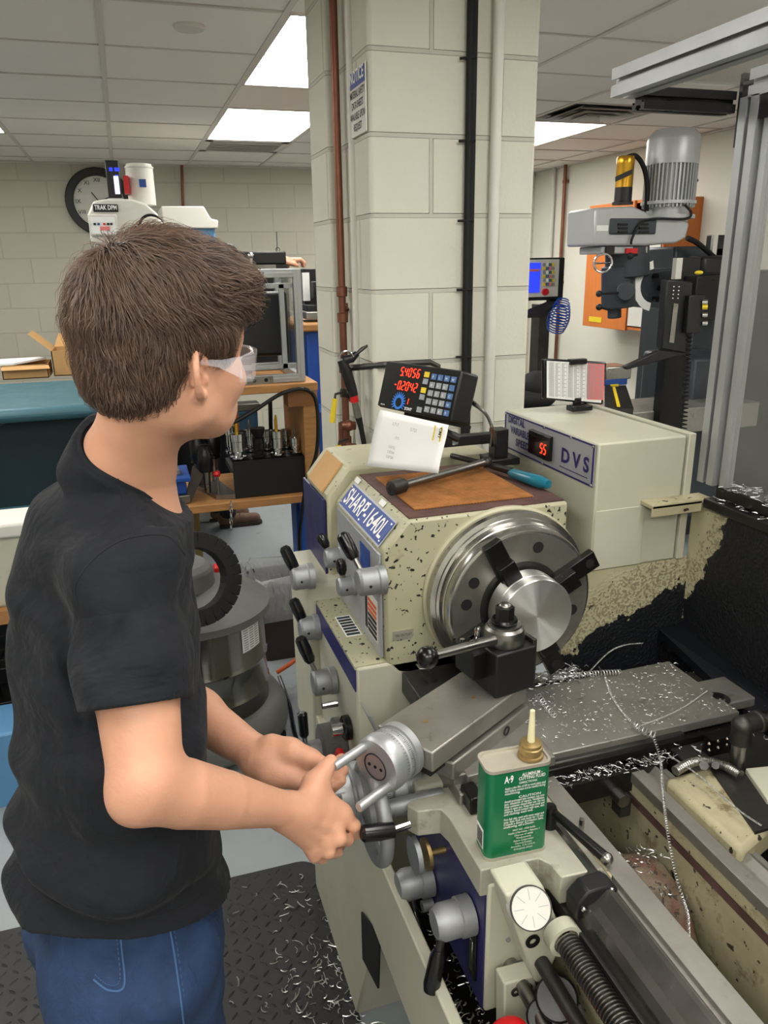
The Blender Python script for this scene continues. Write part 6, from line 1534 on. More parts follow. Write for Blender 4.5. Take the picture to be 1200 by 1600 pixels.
# ================================================================== rubber floor mat with diamond tread
mt_ = thing('floor_mat', (-.2, 1.2, 0), 'black rubber anti-fatigue mat with raised diamond tread under the student', 'floor mat')
mo = []
def corner(cx, cy, r, a0):
    return [V((cx + math.cos(a0 + k * math.pi / 12) * r, cy + math.sin(a0 + k * math.pi / 12) * r, 0)) for k in range(7)]
poly = corner(.30, 1.79, .06, 0) + [V((-1.0, 1.87, 0))] + [V((-1.0, .3, 0)), V((.30, .3, 0))]
MB().prism(poly, (0, 0, .011)).build('base', MT['rubber_mat'], mt_, bev=.004)
td = MB(); pitch = .030
for i in range(-34, 12):
    for j in range(10, 62):
        x = i * pitch; y = j * pitch
        if not (-.95 < x < .335 and .6 < y < 1.83): continue
        if x > .29 and y > 1.78: continue
        a = math.pi / 4 if (i + j) % 2 else -math.pi / 4
        l, wd = .0135, .0042; ca, sa = math.cos(a), math.sin(a)
        pts = [(l, 0, .0108), (l * .4, wd, .0108), (-l * .4, wd, .0108), (-l, 0, .0108), (-l * .4, -wd, .0108), (l * .4, -wd, .0108), (l * .55, 0, .0135), (-l * .55, 0, .0135)]
        td.add([V((x + p * ca - q * sa, y + p * sa + q * ca, z)) for p, q, z in pts], [(0, 1, 6), (1, 2, 7, 6), (2, 3, 7), (3, 4, 7), (4, 5, 6, 7), (5, 0, 6)])
td.build('diamond_tread', MT['rubber_mat'], mt_, smooth=0)
# ================================================================== air gun hanging by the column
ag = thing('air_gun', at(545, 590, 'y', 2.15), 'black air blow gun on a red-collared hose hanging beside the column', 'air gun')
Yg = 2.26
MB().tube(px_([(533, 562), (541, 580), (549, 605), (553, 618)], Yg), [.013, .017, .016, .014], 12).build('handle', MT['black_satin'], ag)
MB().tube(px_([(536, 563), (550, 560), (558, 552)], Yg), [.015, .013, .009], 12).build('body', MT['black_satin'], ag)
MB().tube(px_([(556, 554), (566, 545), (576, 539)], Yg), [.005, .006, .003], 10).build('nozzle', MT['dark_steel'], ag)
MB().tube(smooth_path(px_([(528, 557), (538, 549), (548, 551), (552, 558)], Yg - .01)), .003).build('trigger_guard', MT['chrome'], ag)
MB().tube(px_([(552, 612), (554, 628)], Yg), .013, 14).build('red_collar', MT['red'], ag)
MB().tube(px_([(554, 628), (560, 652)], Yg), [.01, .012], 12).build('coupler', MT['steel'], ag)
MB().tube(px_([(560, 652), (565, 672), (570, 700), (571, 724)], Yg), [.011, .008, .008, .007], 10).build('hose', MT['black_matte'], ag)

# ================================================================== smooth bodies: distance fields turned into meshes
class Field:
    def __init__(s, lo, hi, res):
        s.lo = np.array(lo, float); s.res = res
        s.n = np.ceil((np.array(hi) - s.lo) / res).astype(int) + 1
        s.d = np.full(tuple(s.n), 1.0, np.float32)
    def sub(s, c0, c1, pad):
        a = np.maximum(0, np.floor((np.minimum(c0, c1) - pad - s.lo) / s.res).astype(int)); b = np.minimum(s.n, np.ceil((np.maximum(c0, c1) + pad - s.lo) / s.res).astype(int) + 1)
        if (b <= a).any(): return None, None
        ax = [s.lo[i] + np.arange(a[i], b[i]) * s.res for i in range(3)]
        P = np.stack(np.meshgrid(*ax, indexing='ij'), -1)
        return tuple(slice(a[i], b[i]) for i in range(3)), P
    def put(s, sl, d, k, op='u'):
        D = s.d[sl]
        if op == 's': d = -d
        if k <= 0: r = np.minimum(D, d) if op == 'u' else np.maximum(D, d)
        elif op == 'u': h = np.maximum(k - np.abs(D - d), 0) / k; r = np.minimum(D, d) - h * h * k * .25
        else: h = np.maximum(k - np.abs(D - d), 0) / k; r = np.maximum(D, d) + h * h * k * .25
        s.d[sl] = r
    def cone(s, a, b, ra, rb, k=.02, op='u', flat=None, fr=1.0):
        """round cone; flat = direction in which it is squashed by factor fr"""
        a = np.array(a, float); b = np.array(b, float); sl, P = s.sub(a, b, max(ra, rb) + .05)
        if sl is None: return s
        ab = b - a; L2 = max(ab @ ab, 1e-12); pa = P - a; t = np.clip(pa @ ab / L2, 0, 1); q = pa - t[..., None] * ab
        if flat is not None:
            f = np.array(flat, float); f /= np.linalg.norm(f); qf = q @ f; q = q + (qf * (1 / fr - 1))[..., None] * f
        d = np.linalg.norm(q, axis=-1) - (ra + (rb - ra) * t)
        if flat is not None: d = d * min(1, (fr + 1) / 2)
        s.put(sl, d, k, op); return s
    def ell(s, c, r, R=None, k=.02, op='u'):
        c = np.array(c, float); r = np.array(r, float); m = r.max(); sl, P = s.sub(c, c, m + .05)
        if sl is None: return s
        q = P - c
        if R is not None: q = q @ np.array(R)          # columns of R are the local axes
        k0 = np.linalg.norm(q / r, axis=-1); k1 = np.linalg.norm(q / (r * r), axis=-1)
        d = k0 * (k0 - 1) / np.maximum(k1, 1e-9)
        s.put(sl, d, k, op); return s
    def mesh(s, disp=None):
        d = s.d; nx, ny, nz = d.shape; ins = d < 0
        c = [ins[i:nx - 1 + i, j:ny - 1 + j, k:nz - 1 + k] for i in (0, 1) for j in (0, 1) for k in (0, 1)]
        cnt = sum(x.astype(np.int8) for x in c); act = (cnt > 0) & (cnt < 8)
        idx = np.full(act.shape, -1, np.int64); cells = np.argwhere(act); idx[act] = np.arange(len(cells))
        acc = np.zeros((len(cells), 3)); w = np.zeros(len(cells)); cor = [(i, j, k) for i in (0, 1) for j in (0, 1) for k in (0, 1)]
        vals = np.stack([d[cells[:, 0] + i, cells[:, 1] + j, cells[:, 2] + k] for i, j, k in cor], 1)
        for a in range(8):
            for b in range(a + 1, 8):
                df = [cor[b][q] - cor[a][q] for q in range(3)]
                if sum(abs(x) for x in df) != 1: continue
                va, vb = vals[:, a], vals[:, b]; m = (va < 0) != (vb < 0); t = np.where(m, va / np.where(m, va - vb, 1), 0)
                p = np.array(cor[a])[None] + t[:, None] * np.array(df)[None]; acc += np.where(m[:, None], p, 0); w += m
        V_ = s.lo + (cells + acc / np.maximum(w, 1)[:, None]) * s.res
        F = []
        for ax in range(3):
            sh_ = [slice(None)] * 3; s0 = list(sh_); s1 = list(sh_); s0[ax] = slice(0, -1); s1[ax] = slice(1, None)
            A, B_ = ins[tuple(s0)], ins[tuple(s1)]; e = np.argwhere(A != B_)
            o1, o2 = [(1, 2), (2, 0), (0, 1)][ax]
            e = e[(e[:, o1] > 0) & (e[:, o2] > 0) & (e[:, o1] < d.shape[o1] - 1) & (e[:, o2] < d.shape[o2] - 1)]
            if not len(e): continue
            fl = A[tuple(e.T)]
            def g(a, b):
                q = e.copy(); q[:, o1] -= a; q[:, o2] -= b; return idx[tuple(q.T)]
            Q = np.stack([g(1, 1), g(0, 1), g(0, 0), g(1, 0)], 1); Q[~fl] = Q[~fl][:, ::-1]; F.append(Q)
        return V_, np.concatenate(F)
def np_mesh(name, V_, F, mat_, parent=None, smooth_iter=0, smooth_f=.5):
    me = bpy.data.meshes.new(name); n = len(V_); me.vertices.add(n); me.vertices.foreach_set('co', V_.astype(np.float32).ravel())
    me.loops.add(F.size); me.loops.foreach_set('vertex_index', F.astype(np.int32).ravel())
    me.polygons.add(len(F)); me.polygons.foreach_set('loop_start', np.arange(0, F.size, F.shape[1], dtype=np.int32))
    try: me.polygons.foreach_set('loop_total', np.full(len(F), F.shape[1], dtype=np.int32))
    except Exception: pass
    me.update(calc_edges=True); me.validate(); me.shade_smooth(); me.materials.append(mat_)
    o = link(name, me, parent)
    if smooth_iter: m = o.modifiers.new('smooth', 'SMOOTH'); m.iterations = smooth_iter; m.factor = smooth_f
    return o
def join(*ms):
    o = 0; VV = []; FF = []
    for V_, F in ms: VV.append(V_); FF.append(F + o); o += len(V_)
    return np.concatenate(VV), np.concatenate(FF)
A3 = lambda v: np.array(v, float)

# ------------------------------------------------------------------ the student
student = thing('person', (-.1, 1.0, 0), 'person in black T-shirt, jeans and clear safety glasses, hands on the lathe handwheel', 'person')
MT['skin'] = skin = mat('skin', (202, 150, 123), .48, var=.07, vscale=14, bump=.12, bscale=180, sss=.12, dist=.001)
_n = skin.node_tree
MT['tee'] = mat('tee', (26, 28, 33), .85, var=.12, vscale=30, bump=.25, bscale=600, sheen=.03, spec=.25, dist=.001)
add_bump(MT['tee'], 7, .030, .9, (1, 1, 1), 4); add_bump(MT['tee'], 20, .006, .6, (1, 1, 1.6), 3)
add_bump(skin, 45, .002, .6, None, 4)
MT['denim'] = mat('denim', (34, 57, 93), .8, var=.3, vscale=26, bump=.5, bscale=420, dist=.001)
add_bump(MT['denim'], 14, .012, .7, (1.6, 1.6, 1), 4)
MT['denim_thread'] = mat('denim_thread', (64, 96, 138), .8)

# head frame
EAR = A3(dep(305, 588, .915))
yaw, pit = math.radians(33), math.radians(-2)
hx = A3((math.cos(yaw) * math.cos(pit), math.sin(yaw) * math.cos(pit), math.sin(pit)))
hy = A3((-math.sin(yaw), math.cos(yaw), 0)); rollv = .03
hz = np.cross(hx, hy); hy = hy + hz * rollv; hy /= np.linalg.norm(hy); hz = np.cross(hx, hy)
HR = np.stack([hx, hy, hz], 1)                     # columns: forward, left, up
HS = 1.0
HC = EAR - HR @ A3((-.014, -.076, -.012)) * HS
def hp_(x, y, z): return HC + HR @ A3((x, y, z)) * HS
def build_head():
    lo = np.minimum.reduce([hp_(x, y, z) for x in (-.13, .14) for y in (-.11, .11) for z in (-.15, .15)]) - .01
    hi = np.maximum.reduce([hp_(x, y, z) for x in (-.13, .14) for y in (-.11, .11) for z in (-.15, .15)]) + .01
    lo = np.minimum(lo, [-.12, .9, 1.36]); hi = np.maximum(hi, [.18, 1.22, 1.5])
    f = Field(lo, hi, .0024)
    E = lambda c, r, k=.02, op='u': f.ell(hp_(*c), A3(r) * HS, HR, k, op)
    C = lambda a, b, ra, rb, k=.02, op='u', **kw: f.cone(hp_(*a), hp_(*b), ra, rb, k, op, **kw)
    E((-.008, 0, .034), (.092, .073, .084), 0)
    E((.018, 0, .0), (.074, .066, .078), .03)
    E((.040, 0, -.045), (.046, .050, .058), .035)
    for s in (-1, 1):
        C((-.008, s * .052, -.050), (.060, s * .018, -.080), .018, .016, .035)        # jaw line
        E((.060, s * .040, -.026), (.026, .024, .022), .025)                           # cheekbone
        C((-.02, s * .052, .0), (-.01, s * .052, -.06), .022, .018, .03)
        C((.076, s * .012, .022), (.070, s * .042, .020), .009, .008, .016)            # brow
        E((.096, s * .031, .004), (.013, .016, .012), .012, 's')                       # eye socket
        E((.076, s * .031, .003), (.0135, .013, .012), .003)                           # eyeball / lid
        E((.100, s * .0115, -.040), (.009, .0065, .007), .006)                         # nostril wing
    E((.072, 0, .045), (.026, .052, .034), .03)                                        # forehead
    C((.088, 0, .010), (.108, 0, -.032), .0075, .0105, .012)                           # nose
    E((.108, 0, -.036), (.0095, .0095, .009), .008)
    E((.079, 0, -.066), (.017, .028, .018), .02)                                       # mouth mound
    E((.0935, 0, -.061), (.0065, .021, .0045), .005)
    E((.092, 0, -.0715), (.0065, .018, .0055), .005)
    E((.0995, 0, -.0662), (.008, .022, .0012), .003, 's')
    E((.071, 0, -.084), (.018, .020, .016), .022)                                      # chin
    E((.093, 0, -.083), (.006, .016, .004), .01, 's')
    # neck
    nb = A3(dep(194, 742, 1.045)); ntop = hp_(-.028, 0, -.045)
    f.cone(ntop, nb, .052, .056, .03)
    f.cone(nb, nb + A3((-.01, .0, -.05)), .06, .085, .04)
    # ears
    for s in (-1, 1):
        ec = A3((-.012, s * .074, -.010))
        pts = []
        for k in range(15):
            a = math.radians(-75 + k * 20.5); rx, rz = 0, 0
            x = ec[0] + math.cos(a + math.pi * 0) * 0
            # helix runs from the front top, over the back, to the lobe
            t = math.radians(25 + k * 19); xx = .017 * math.cos(t); zz = .0255 * math.sin(t)
            pts.append((ec[0] - .002 + xx - .003 * (zz / .03), ec[1] + s * (.006 + .021 * max(0, -math.cos(t)) ** .8), ec[2] + zz))
        for k in range(len(pts) - 1):
            r = .0038 if k < 10 else .0052
            C(pts[k], pts[k + 1], r, r, .003)
        C((ec[0] + .001, ec[1] - s * .004, ec[2] + .016), (ec[0] - .002, ec[1] - s * .002, ec[2] - .02), .0135, .010, .006, flat=HR @ A3((0, 1, 0)), fr=.55)
        C((ec[0] - .009, ec[1] + s * .009, ec[2] + .012), (ec[0] - .010, ec[1] + s * .010, ec[2] - .010), .0045, .0045, .006)
        E((ec[0] - .001, ec[1] + s * .012, ec[2] - .006), (.0085, .011, .011), .002, 's')
        E((ec[0] + .001, ec[1] + s * .012, ec[2] + .011), (.006, .008, .006), .003, 's')     # concha
        E((ec[0] + .012, ec[1] + s * .003, ec[2] - .008), (.004, .005, .006), .004)           # tragus
        E((ec[0] + .001, ec[1] + s * .005, ec[2] - .028), (.0075, .0045, .008), .005)         # lobe
    return f.mesh()
# arms: joints from the camera view with their distances
SHO = A3(dep(196, 905, .97)); ELB = A3(dep(230, 1230, .90)); WRI = A3(dep(452, 1266, 1.075))
SHO_L = A3(dep(236, 868, 1.33)); ELB_L = A3(dep(262, 1085, 1.34)); WRI_L = A3(dep(402, 1180, 1.21))
def chain(f, pts, rs, k=.004, **kw):
    for i in range(len(pts) - 1): f.cone(pts[i], pts[i + 1], rs[i], rs[i + 1], k if i else .01, **kw)
def DP(x, y, d): return A3(dep(x, y, d))
def build_right():
    f = Field(np.minimum.reduce([SHO, ELB, WRI, DP(560, 1340, 1.1)]) - .08, np.maximum.reduce([SHO - A3((0, 0, .1)), ELB, WRI, DP(560, 1160, 1.2)]) + .07, .0023)
    f.cone(SHO, SHO + (ELB - SHO) * .45, .058, .052, 0)
    f.cone(SHO + (ELB - SHO) * .45, SHO + (ELB - SHO) * .93, .052, .043, .02)
    u = (WRI - ELB); L = np.linalg.norm(u); u /= L
    ks = ((0, .040), (.22, .0415), (.5, .0365), (.8, .0275), (1, .0235))
    for (t0, r0), (t1, r1) in zip(ks, ks[1:]): f.cone(ELB + u * L * t0, ELB + u * L * t1, r0, r1, .001 if t0 else .02)
    f.ell(DP(207, 1252, .895), (.020, .020, .020), None, .03)                              # elbow point
    # back of the hand: wrist to the four knuckles
    K = [DP(533, 1272, 1.135), DP(521, 1294, 1.118), DP(506, 1312, 1.11), DP(489, 1325, 1.11)]
    hn = np.cross(K[3] - K[0], WRI - K[0]); hn /= np.linalg.norm(hn)
    if hn[1] > 0: hn = -hn
    for i, kk in enumerate(K):
        w = WRI + (K[i] - K[1]) * .35
        f.cone(w, kk, .0165, (.0118, .0118, .0112, .0105)[i], .014)
        f.ell(kk + hn * .002, (.0115, .0115, .0115), None, .006)
        f.cone(WRI + (K[i] - K[1]) * .25 + hn * .014, kk + hn * .008, .0028, .0035, .006)   # tendon
    f.ell(DP(487, 1272, 1.12), (.030, .020, .030), None, .02)
    # fingers curl down and away round the handle
    fing = [([K[0], DP(553, 1290, 1.135), DP(556, 1302, 1.155), DP(545, 1306, 1.18)], (.0108, .0098, .0088, .0078)),
            ([K[1], DP(531, 1311, 1.112), DP(543, 1312, 1.135), DP(545, 1302, 1.165)], (.0108, .0102, .0092, .008)),
            ([K[2], DP(513, 1331, 1.108), DP(526, 1331, 1.13), DP(532, 1320, 1.155)], (.0104, .0098, .0088, .0078)),
            ([K[3], DP(492, 1338, 1.112), DP(503, 1341, 1.13), DP(512, 1334, 1.15)], (.0095, .0088, .008, .007))]
    for p, r in fing: chain(f, p, r, .003)
    # thumb
    tb0 = WRI + (K[0] - WRI) * .28
    f.cone(tb0, DP(492, 1226, 1.125), .019, .0165, .016)
    chain(f, [DP(492, 1226, 1.125), DP(507, 1204, 1.135), DP(517, 1189, 1.145)], (.0165, .0125, .0098), .008)
    f.cone(DP(492, 1226, 1.125), K[0], .012, .010, .018)                                   # web
    return f.mesh()
def build_left():
    pts = [SHO_L, ELB_L, WRI_L, DP(520, 1160, 1.25), DP(480, 1260, 1.15)]
    f = Field(np.minimum.reduce(pts) - .08, np.maximum.reduce(pts) + .07, .0023)
    f.cone(SHO_L, ELB_L, .044, .041, 0)
    u = (WRI_L - ELB_L); L = np.linalg.norm(u); u /= L
    f.cone(ELB_L, ELB_L + u * L * .35, .042, .041, .02); f.cone(ELB_L + u * L * .35, WRI_L, .041, .027, .02)
    # palm is turned up; fingers go under the wheel behind the right hand
    K = [DP(487, 1184, 1.21), DP(490, 1200, 1.20), DP(487, 1214, 1.19), DP(478, 1226, 1.18)]
    for i, kk in enumerate(K): f.cone(WRI_L + (K[i] - K[1]) * .5, kk, .0185, .0125, .014)
    f.ell(DP(432, 1180, 1.195), (.034, .02, .020), None, .02)                              # thumb mound
    f.ell(DP(436, 1208, 1.19), (.032, .018, .018), None, .02)
    for kk, e, r in ((K[0], DP(515, 1200, 1.22), .0105), (K[1], DP(518, 1218, 1.21), .0105), (K[2], DP(514, 1234, 1.2), .010), (K[3], DP(500, 1242, 1.19), .009)):
        m = kk + (e - kk) * .55; chain(f, [kk, m, e, e + A3((.02, .0, .012))], (r * 1.1, r, r * .95, r * .85), .004)
    chain(f, [DP(425, 1168, 1.20), DP(455, 1172, 1.19), DP(482, 1183, 1.185), DP(505, 1192, 1.185)], (.021, .0165, .0125, .0098), .012)
    return f.mesh()
def build_trunk():
    f = Field((-.40, .82, .0), (.28, 1.40, 1.42), .009)
    f.cone(SHO, SHO_L, .035, .035, 0); f.cone(DP(175, 860, 1.1), DP(180, 1340, 1.17), .085, .085, .04)
    return f.mesh()
head = build_head(); rarm = build_right(); larm = build_left()
body = np_mesh('body', *join(head, rarm, larm, build_trunk()), skin, student, 1, .5)

# ------------------------------------------------------------------ T-shirt
fwdB = A3((math.cos(.26), math.sin(.26), 0)); latB = A3((-math.sin(.26), math.cos(.26), 0))
def ring_cone(f, rows, k):
    """stack of elliptic cross sections: (centre, half depth, half width)"""
    for i in range(len(rows) - 1):
        (a, ra, wa), (b, rb, wb) = rows[i], rows[i + 1]
        lo = np.minimum(a, b) - .3; hi = np.maximum(a, b) + .3
        sl, P = f.sub(a, b, max(wa, wb) + .06)
        ab = b - a; pa = P - a; t = np.clip(pa @ ab / (ab @ ab), 0, 1); q = pa - t[..., None] * ab
        u = q @ fwdB; v = q @ latB; w_ = q[..., 2]; ru = ra + (rb - ra) * t; rv = wa + (wb - wa) * t
        e = np.sqrt((u / ru) ** 2 + (v / rv) ** 2 + (w_ / (ru * .6)) ** 2)
        d = (e - 1) * np.minimum(ru, rv) * .95
        f.put(sl, d, k)
def wob(P, s, seed=0):
    x, y, z = P[..., 0] * s + seed, P[..., 1] * s + seed * 1.7, P[..., 2] * s
    return (np.sin(x * 1.3 + 1.1 * np.sin(z * .9)) + np.sin(y * 1.7 + 1.3 * np.sin(x * 1.1 + 2)) + np.sin(z * 1.9 + 1.2 * np.sin(y + x))) / 3
def c_at(px, py, d): return A3(dep(px, py, d))
TR = [(c_at(168, 800, 1.07), .084, .135), (c_at(160, 880, 1.10), .116, .175), (c_at(160, 1000, 1.12), .122, .185), (c_at(176, 1130, 1.12), .125, .18), (c_at(182, 1260, 1.14), .132, .178), (c_at(188, 1390, 1.17), .152, .19), (c_at(190, 1420, 1.18), .155, .19)]
nb_ = A3(dep(194, 742, 1.045)); ax_n = hp_(-.028, 0, -.045) - nb_; ax_n /= np.linalg.norm(ax_n)
fN = fwdB - ax_n * (fwdB @ ax_n); fN /= np.linalg.norm(fN); sN = np.cross(ax_n, fN)
def neck_h(ct): return -.0435 * ct + .030 * (1 - ct * ct) + .0015
rib = []
for k in range(44):
    a = 2 * math.pi * k / 44; d = fN * math.cos(a) + sN * math.sin(a)
    rib.append((nb_ + d * (.0640 + .008 * max(0, math.cos(a))) + ax_n * neck_h(math.cos(a)), d))
def shirt_folds(P):
    Z_ = P[..., 2]; ulo = P @ fwdB; vla = P @ latB
    low = np.clip((1.20 - Z_) / .30, 0, 1)
    fold = .0065 * low * np.sin(Z_ * 62 + ulo * 26 + 2.2 * np.sin(ulo * 17 + 1) + 1.5 * np.sin(vla * 11)) * (.5 + .5 * np.sin(ulo * 9 + Z_ * 8))
    up = np.clip((Z_ - 1.10) / .2, 0, 1)
    fold += .0030 * up * np.sin(ulo * 44 + Z_ * 30 + 2 * np.sin(Z_ * 15)) + .004 * wob(P, 26, 1)
    fold += .006 * np.exp(-((ulo + .02 - (Z_ - 1.15) * -.35) / .016) ** 2) * np.clip((1.30 - Z_) / .2, 0, 1) * np.clip((Z_ - .95) / .1, 0, 1)
    # long drag lines from the armpit down the back
    for (p, q, wd_, am) in ((c_at(95, 960, 1.0), c_at(135, 1150, 1.02), .012, .010), (c_at(150, 1040, .99), c_at(60, 900, 1.03), .010, .007), (c_at(110, 1230, 1.03), c_at(210, 1290, 1.02), .010, .010), (c_at(230, 1330, 1.03), c_at(330, 1290, 1.1), .010, .008), (c_at(60, 1260, 1.1), c_at(120, 1310, 1.05), .009, .009), (c_at(170, 1330, 1.03), c_at(200, 1400, 1.04), .008, .006), (c_at(180, 1020, .90), c_at(200, 960, .88), .010, .006)):
        pq = q - p; t = np.clip(((P - p) @ pq) / (pq @ pq), 0, 1); vw = (p + q) / 2 - A3(EYE); vw /= np.linalg.norm(vw); dv_ = P - p - t[..., None] * pq; dv_ = dv_ - (dv_ @ vw)[..., None] * vw; dd = np.linalg.norm(dv_, axis=-1)
        fold += am * np.exp(-(dd / wd_) ** 2) * np.sin(t * np.pi)
    return (fold * 1.8).astype(np.float32)
def build_shirt():
    f = Field((-.42, .70, .76), (.30, 1.46, 1.54), .0037)
    ring_cone(f, TR, .03)
    # shoulders and sleeves
    neckb = c_at(196, 730, 1.045)
    f.cone(neckb + A3((0, 0, -.03)), SHO + A3((0, 0, .0)), .062, .062, .04); f.cone(neckb + A3((0, 0, -.03)), SHO_L, .062, .062, .04)
    f.cone(neckb + A3((-.006, 0, .010)), neckb + A3((-.006, 0, -.07)), .066, .084, .03)
    f.cone(c_at(165, 740, 1.06), c_at(134, 805, 1.08), .036, .066, .03)
    u = ELB - SHO; Lr = np.linalg.norm(u); u = u / Lr
    e = SHO + u * (Lr * .62)
    f.cone(SHO, SHO + u * .06, .064, .060, .03)
    uL = ELB_L - SHO_L; f.cone(SHO_L, SHO_L + uL * .6, .066, .066, .03)
    for p, d in rib: f.cone(p + d * .004 - ax_n * .008, p + d * .008 - ax_n * .050, .009, .014, .003)
    ax = [f.lo[i] + np.arange(f.n[i]) * f.res for i in range(3)]
    P = np.stack(np.meshgrid(*ax, indexing='ij'), -1); ulo = P @ fwdB; vla = P @ latB
    f.d += shirt_folds(P)
    # cut the hem, hollow the sleeves and the neck
    hem = .905 + .02 * np.sin(vla * 5) - .05 * np.clip((ulo - .12), -1, 1) * 0
    hp0 = c_at(20, 1385, 1.17); hp1 = c_at(352, 1395, 1.15); hp2 = c_at(190, 1452, 1.03)
    n_ = np.cross(hp1 - hp0, hp2 - hp0); n_ /= np.linalg.norm(n_); n_ = n_ if n_[2] > 0 else -n_
    cut = -((P - hp0) @ n_)
    f.d = np.maximum(f.d, cut.astype(np.float32))
    # open inside near the hem
    g = Field(f.lo, f.lo + (f.n - 1) * f.res, f.res); g.n = f.n; g.d = np.full(tuple(f.n), 1.0, np.float32)
    ring_cone(g, [(TR[4][0], .085, .13), (TR[5][0], .118, .155), (TR[6][0] + A3((0, 0, -.08)), .132, .168)], .02)
    f.d = np.maximum(f.d, -g.d)
    # neck hole
    q_ = P - nb_; ha = q_ @ ax_n; qf, qs = q_ @ fN, q_ @ sN; rr = np.sqrt(qf ** 2 + qs ** 2) + 1e-6; ct = qf / rr
    over = ha - neck_h(ct)
    f.d = np.where(rr < .125, np.maximum(f.d, over.astype(np.float32)), f.d)
    s = Field(np.minimum(SHO, e) - .10, np.maximum(SHO, e) + .10, .0033)
    s.cone(SHO + A3((0, .01, 0)), e + u * .03, .0655, .0715, 0)
    ax = [s.lo[i] + np.arange(s.n[i]) * s.res for i in range(3)]
    P = np.stack(np.meshgrid(*ax, indexing='ij'), -1); s.d += shirt_folds(P)
    t_ = ((P - e) @ u); tilt = t_ + .12 * ((P - e) @ latB)
    s.d = np.maximum(s.d, tilt.astype(np.float32))
    s.cone(e - u * .018, e + u * .1, .0560, .0600, .0, 's')
    return join(f.mesh(), s.mesh()), (e, u)
shirt, (SE, SU) = build_shirt()
shirt_o = np_mesh('t_shirt', *shirt, MT['tee'], student, 3, .5)
# ------------------------------------------------------------------ jeans
def build_jeans():
    f = Field((-.42, .76, .0), (.26, 1.42, 1.06), .006)
    HC_ = c_at(196, 1400, 1.18)
    hipR = HC_ + latB * -.085 + A3((0, 0, -.05)); hipL = HC_ + latB * .085 + A3((0, 0, -.05))
    ring_cone(f, [(HC_ + A3((0, 0, .06)), .118, .165), (HC_ + A3((0, 0, -.04)), .128, .178), (HC_ + A3((0, 0, -.10)), .122, .175)], .03)
    for h, s in ((hipR, -1), (hipL, 1)):
        kn = h + fwdB * .03 + latB * (s * .02) + A3((0, 0, -.40)); an = np.array([kn[0] - .03, kn[1], .08]) 
        f.cone(h, kn, .102, .068, .03); f.cone(kn, an, .066, .058, .02)
        f.ell(h + fwdB * -.055 + A3((0, 0, -.03)), (.085, .085, .095), None, .05)
    ax = [f.lo[i] + np.arange(f.n[i]) * f.res for i in range(3)]
    P = np.stack(np.meshgrid(*ax, indexing='ij'), -1)
    f.d += (.004 * wob(P, 30, 3) + .0012 * np.sin(P[..., 2] * 60 + (P @ fwdB) * 30) * np.clip((.8 - P[..., 2]) / .2, 0, 1)).astype(np.float32)
    return f.mesh(), HC_
jm, HIP = build_jeans()
jeans = np_mesh('jeans', *jm, MT['denim'], student, 2, .5)
from mathutils.bvhtree import BVHTree
def bvh(V_, F): return BVHTree.FromPolygons([tuple(v) for v in V_], [tuple(q) for q in F.tolist()])
JB = bvh(*jm); SB = bvh(*shirt)
def drape(B, px, py, off=.002):
    d = ROT @ V((px - 600, py - 800, F_PX)); d.normalize(); h = B.ray_cast(EYE, d)
    return (h[0] + h[1] * off) if h[0] is not None else None
def seam(B, pts, r, name, mt, parent, n=14, off=.0005, dash=False):
    P2 = smooth_path([V((x, y, 0)) for x, y in pts], n); Q = [drape(B, p.x, p.y, off) for p in P2]; Q = [q for q in Q if q is not None]
    m = MB()
    if dash:
        for i in range(0, len(Q) - 1, 2): m.tube([Q[i], Q[i + 1]], r, 5)
    else: m.tube(Q, r, 6)
    return m.build(name, mt, parent)
# pocket and seams
seam(JB, [(185, 1440), (190, 1480), (194, 1540), (170, 1547), (146, 1530)], .0013, 'pocket_seam', MT['denim_thread'], jeans)
seam(JB, [(180, 1440), (184, 1480), (187, 1532), (168, 1538), (148, 1522)], .0006, 'pocket_stitching', MT['denim_thread'], jeans, dash=True)
seam(JB, [(262, 1435), (272, 1490), (282, 1560), (288, 1610)], .0014, 'leg_seam', MT['denim_thread'], jeans)
seam(JB, [(268, 1435), (278, 1490), (288, 1560)], .0005, 'leg_stitching', MT['denim_thread'], jeans, dash=True)
# shirt seams
tee2 = mat('tee_seam', (20, 21, 25), .85)
seam(SB, [(122, 945), (118, 915), (140, 880), (175, 852), (215, 838), (262, 838), (290, 868)], .0012, 'sleeve_seam', tee2, shirt_o, off=.0)
seam(SB, [(182, 712), (184, 745), (196, 790), (212, 835)], .0010, 'shoulder_seam', tee2, shirt_o, off=0)
seam(SB, [(145, 1112), (180, 1122), (230, 1122), (275, 1112), (297, 1098)], .0008, 'cuff_stitching', tee2, shirt_o, off=0)
seam(SB, [(20, 1345), (60, 1395), (120, 1425), (200, 1438), (280, 1420), (345, 1375)], .0009, 'hem_stitching', tee2, shirt_o, off=0)
# collar rib
loft_r = []
for off_, up_ in ((.0, .003), (.004, .003), (.0065, -.006), (.0085, -.016), (.004, -.018), (-.001, -.010)):
    loft_r.append([V(p + d * off_ + ax_n * up_) for p, d in rib])
loft(loft_r + [loft_r[0]], False, False).build('collar', MT['tee'], shirt_o, smooth=80)
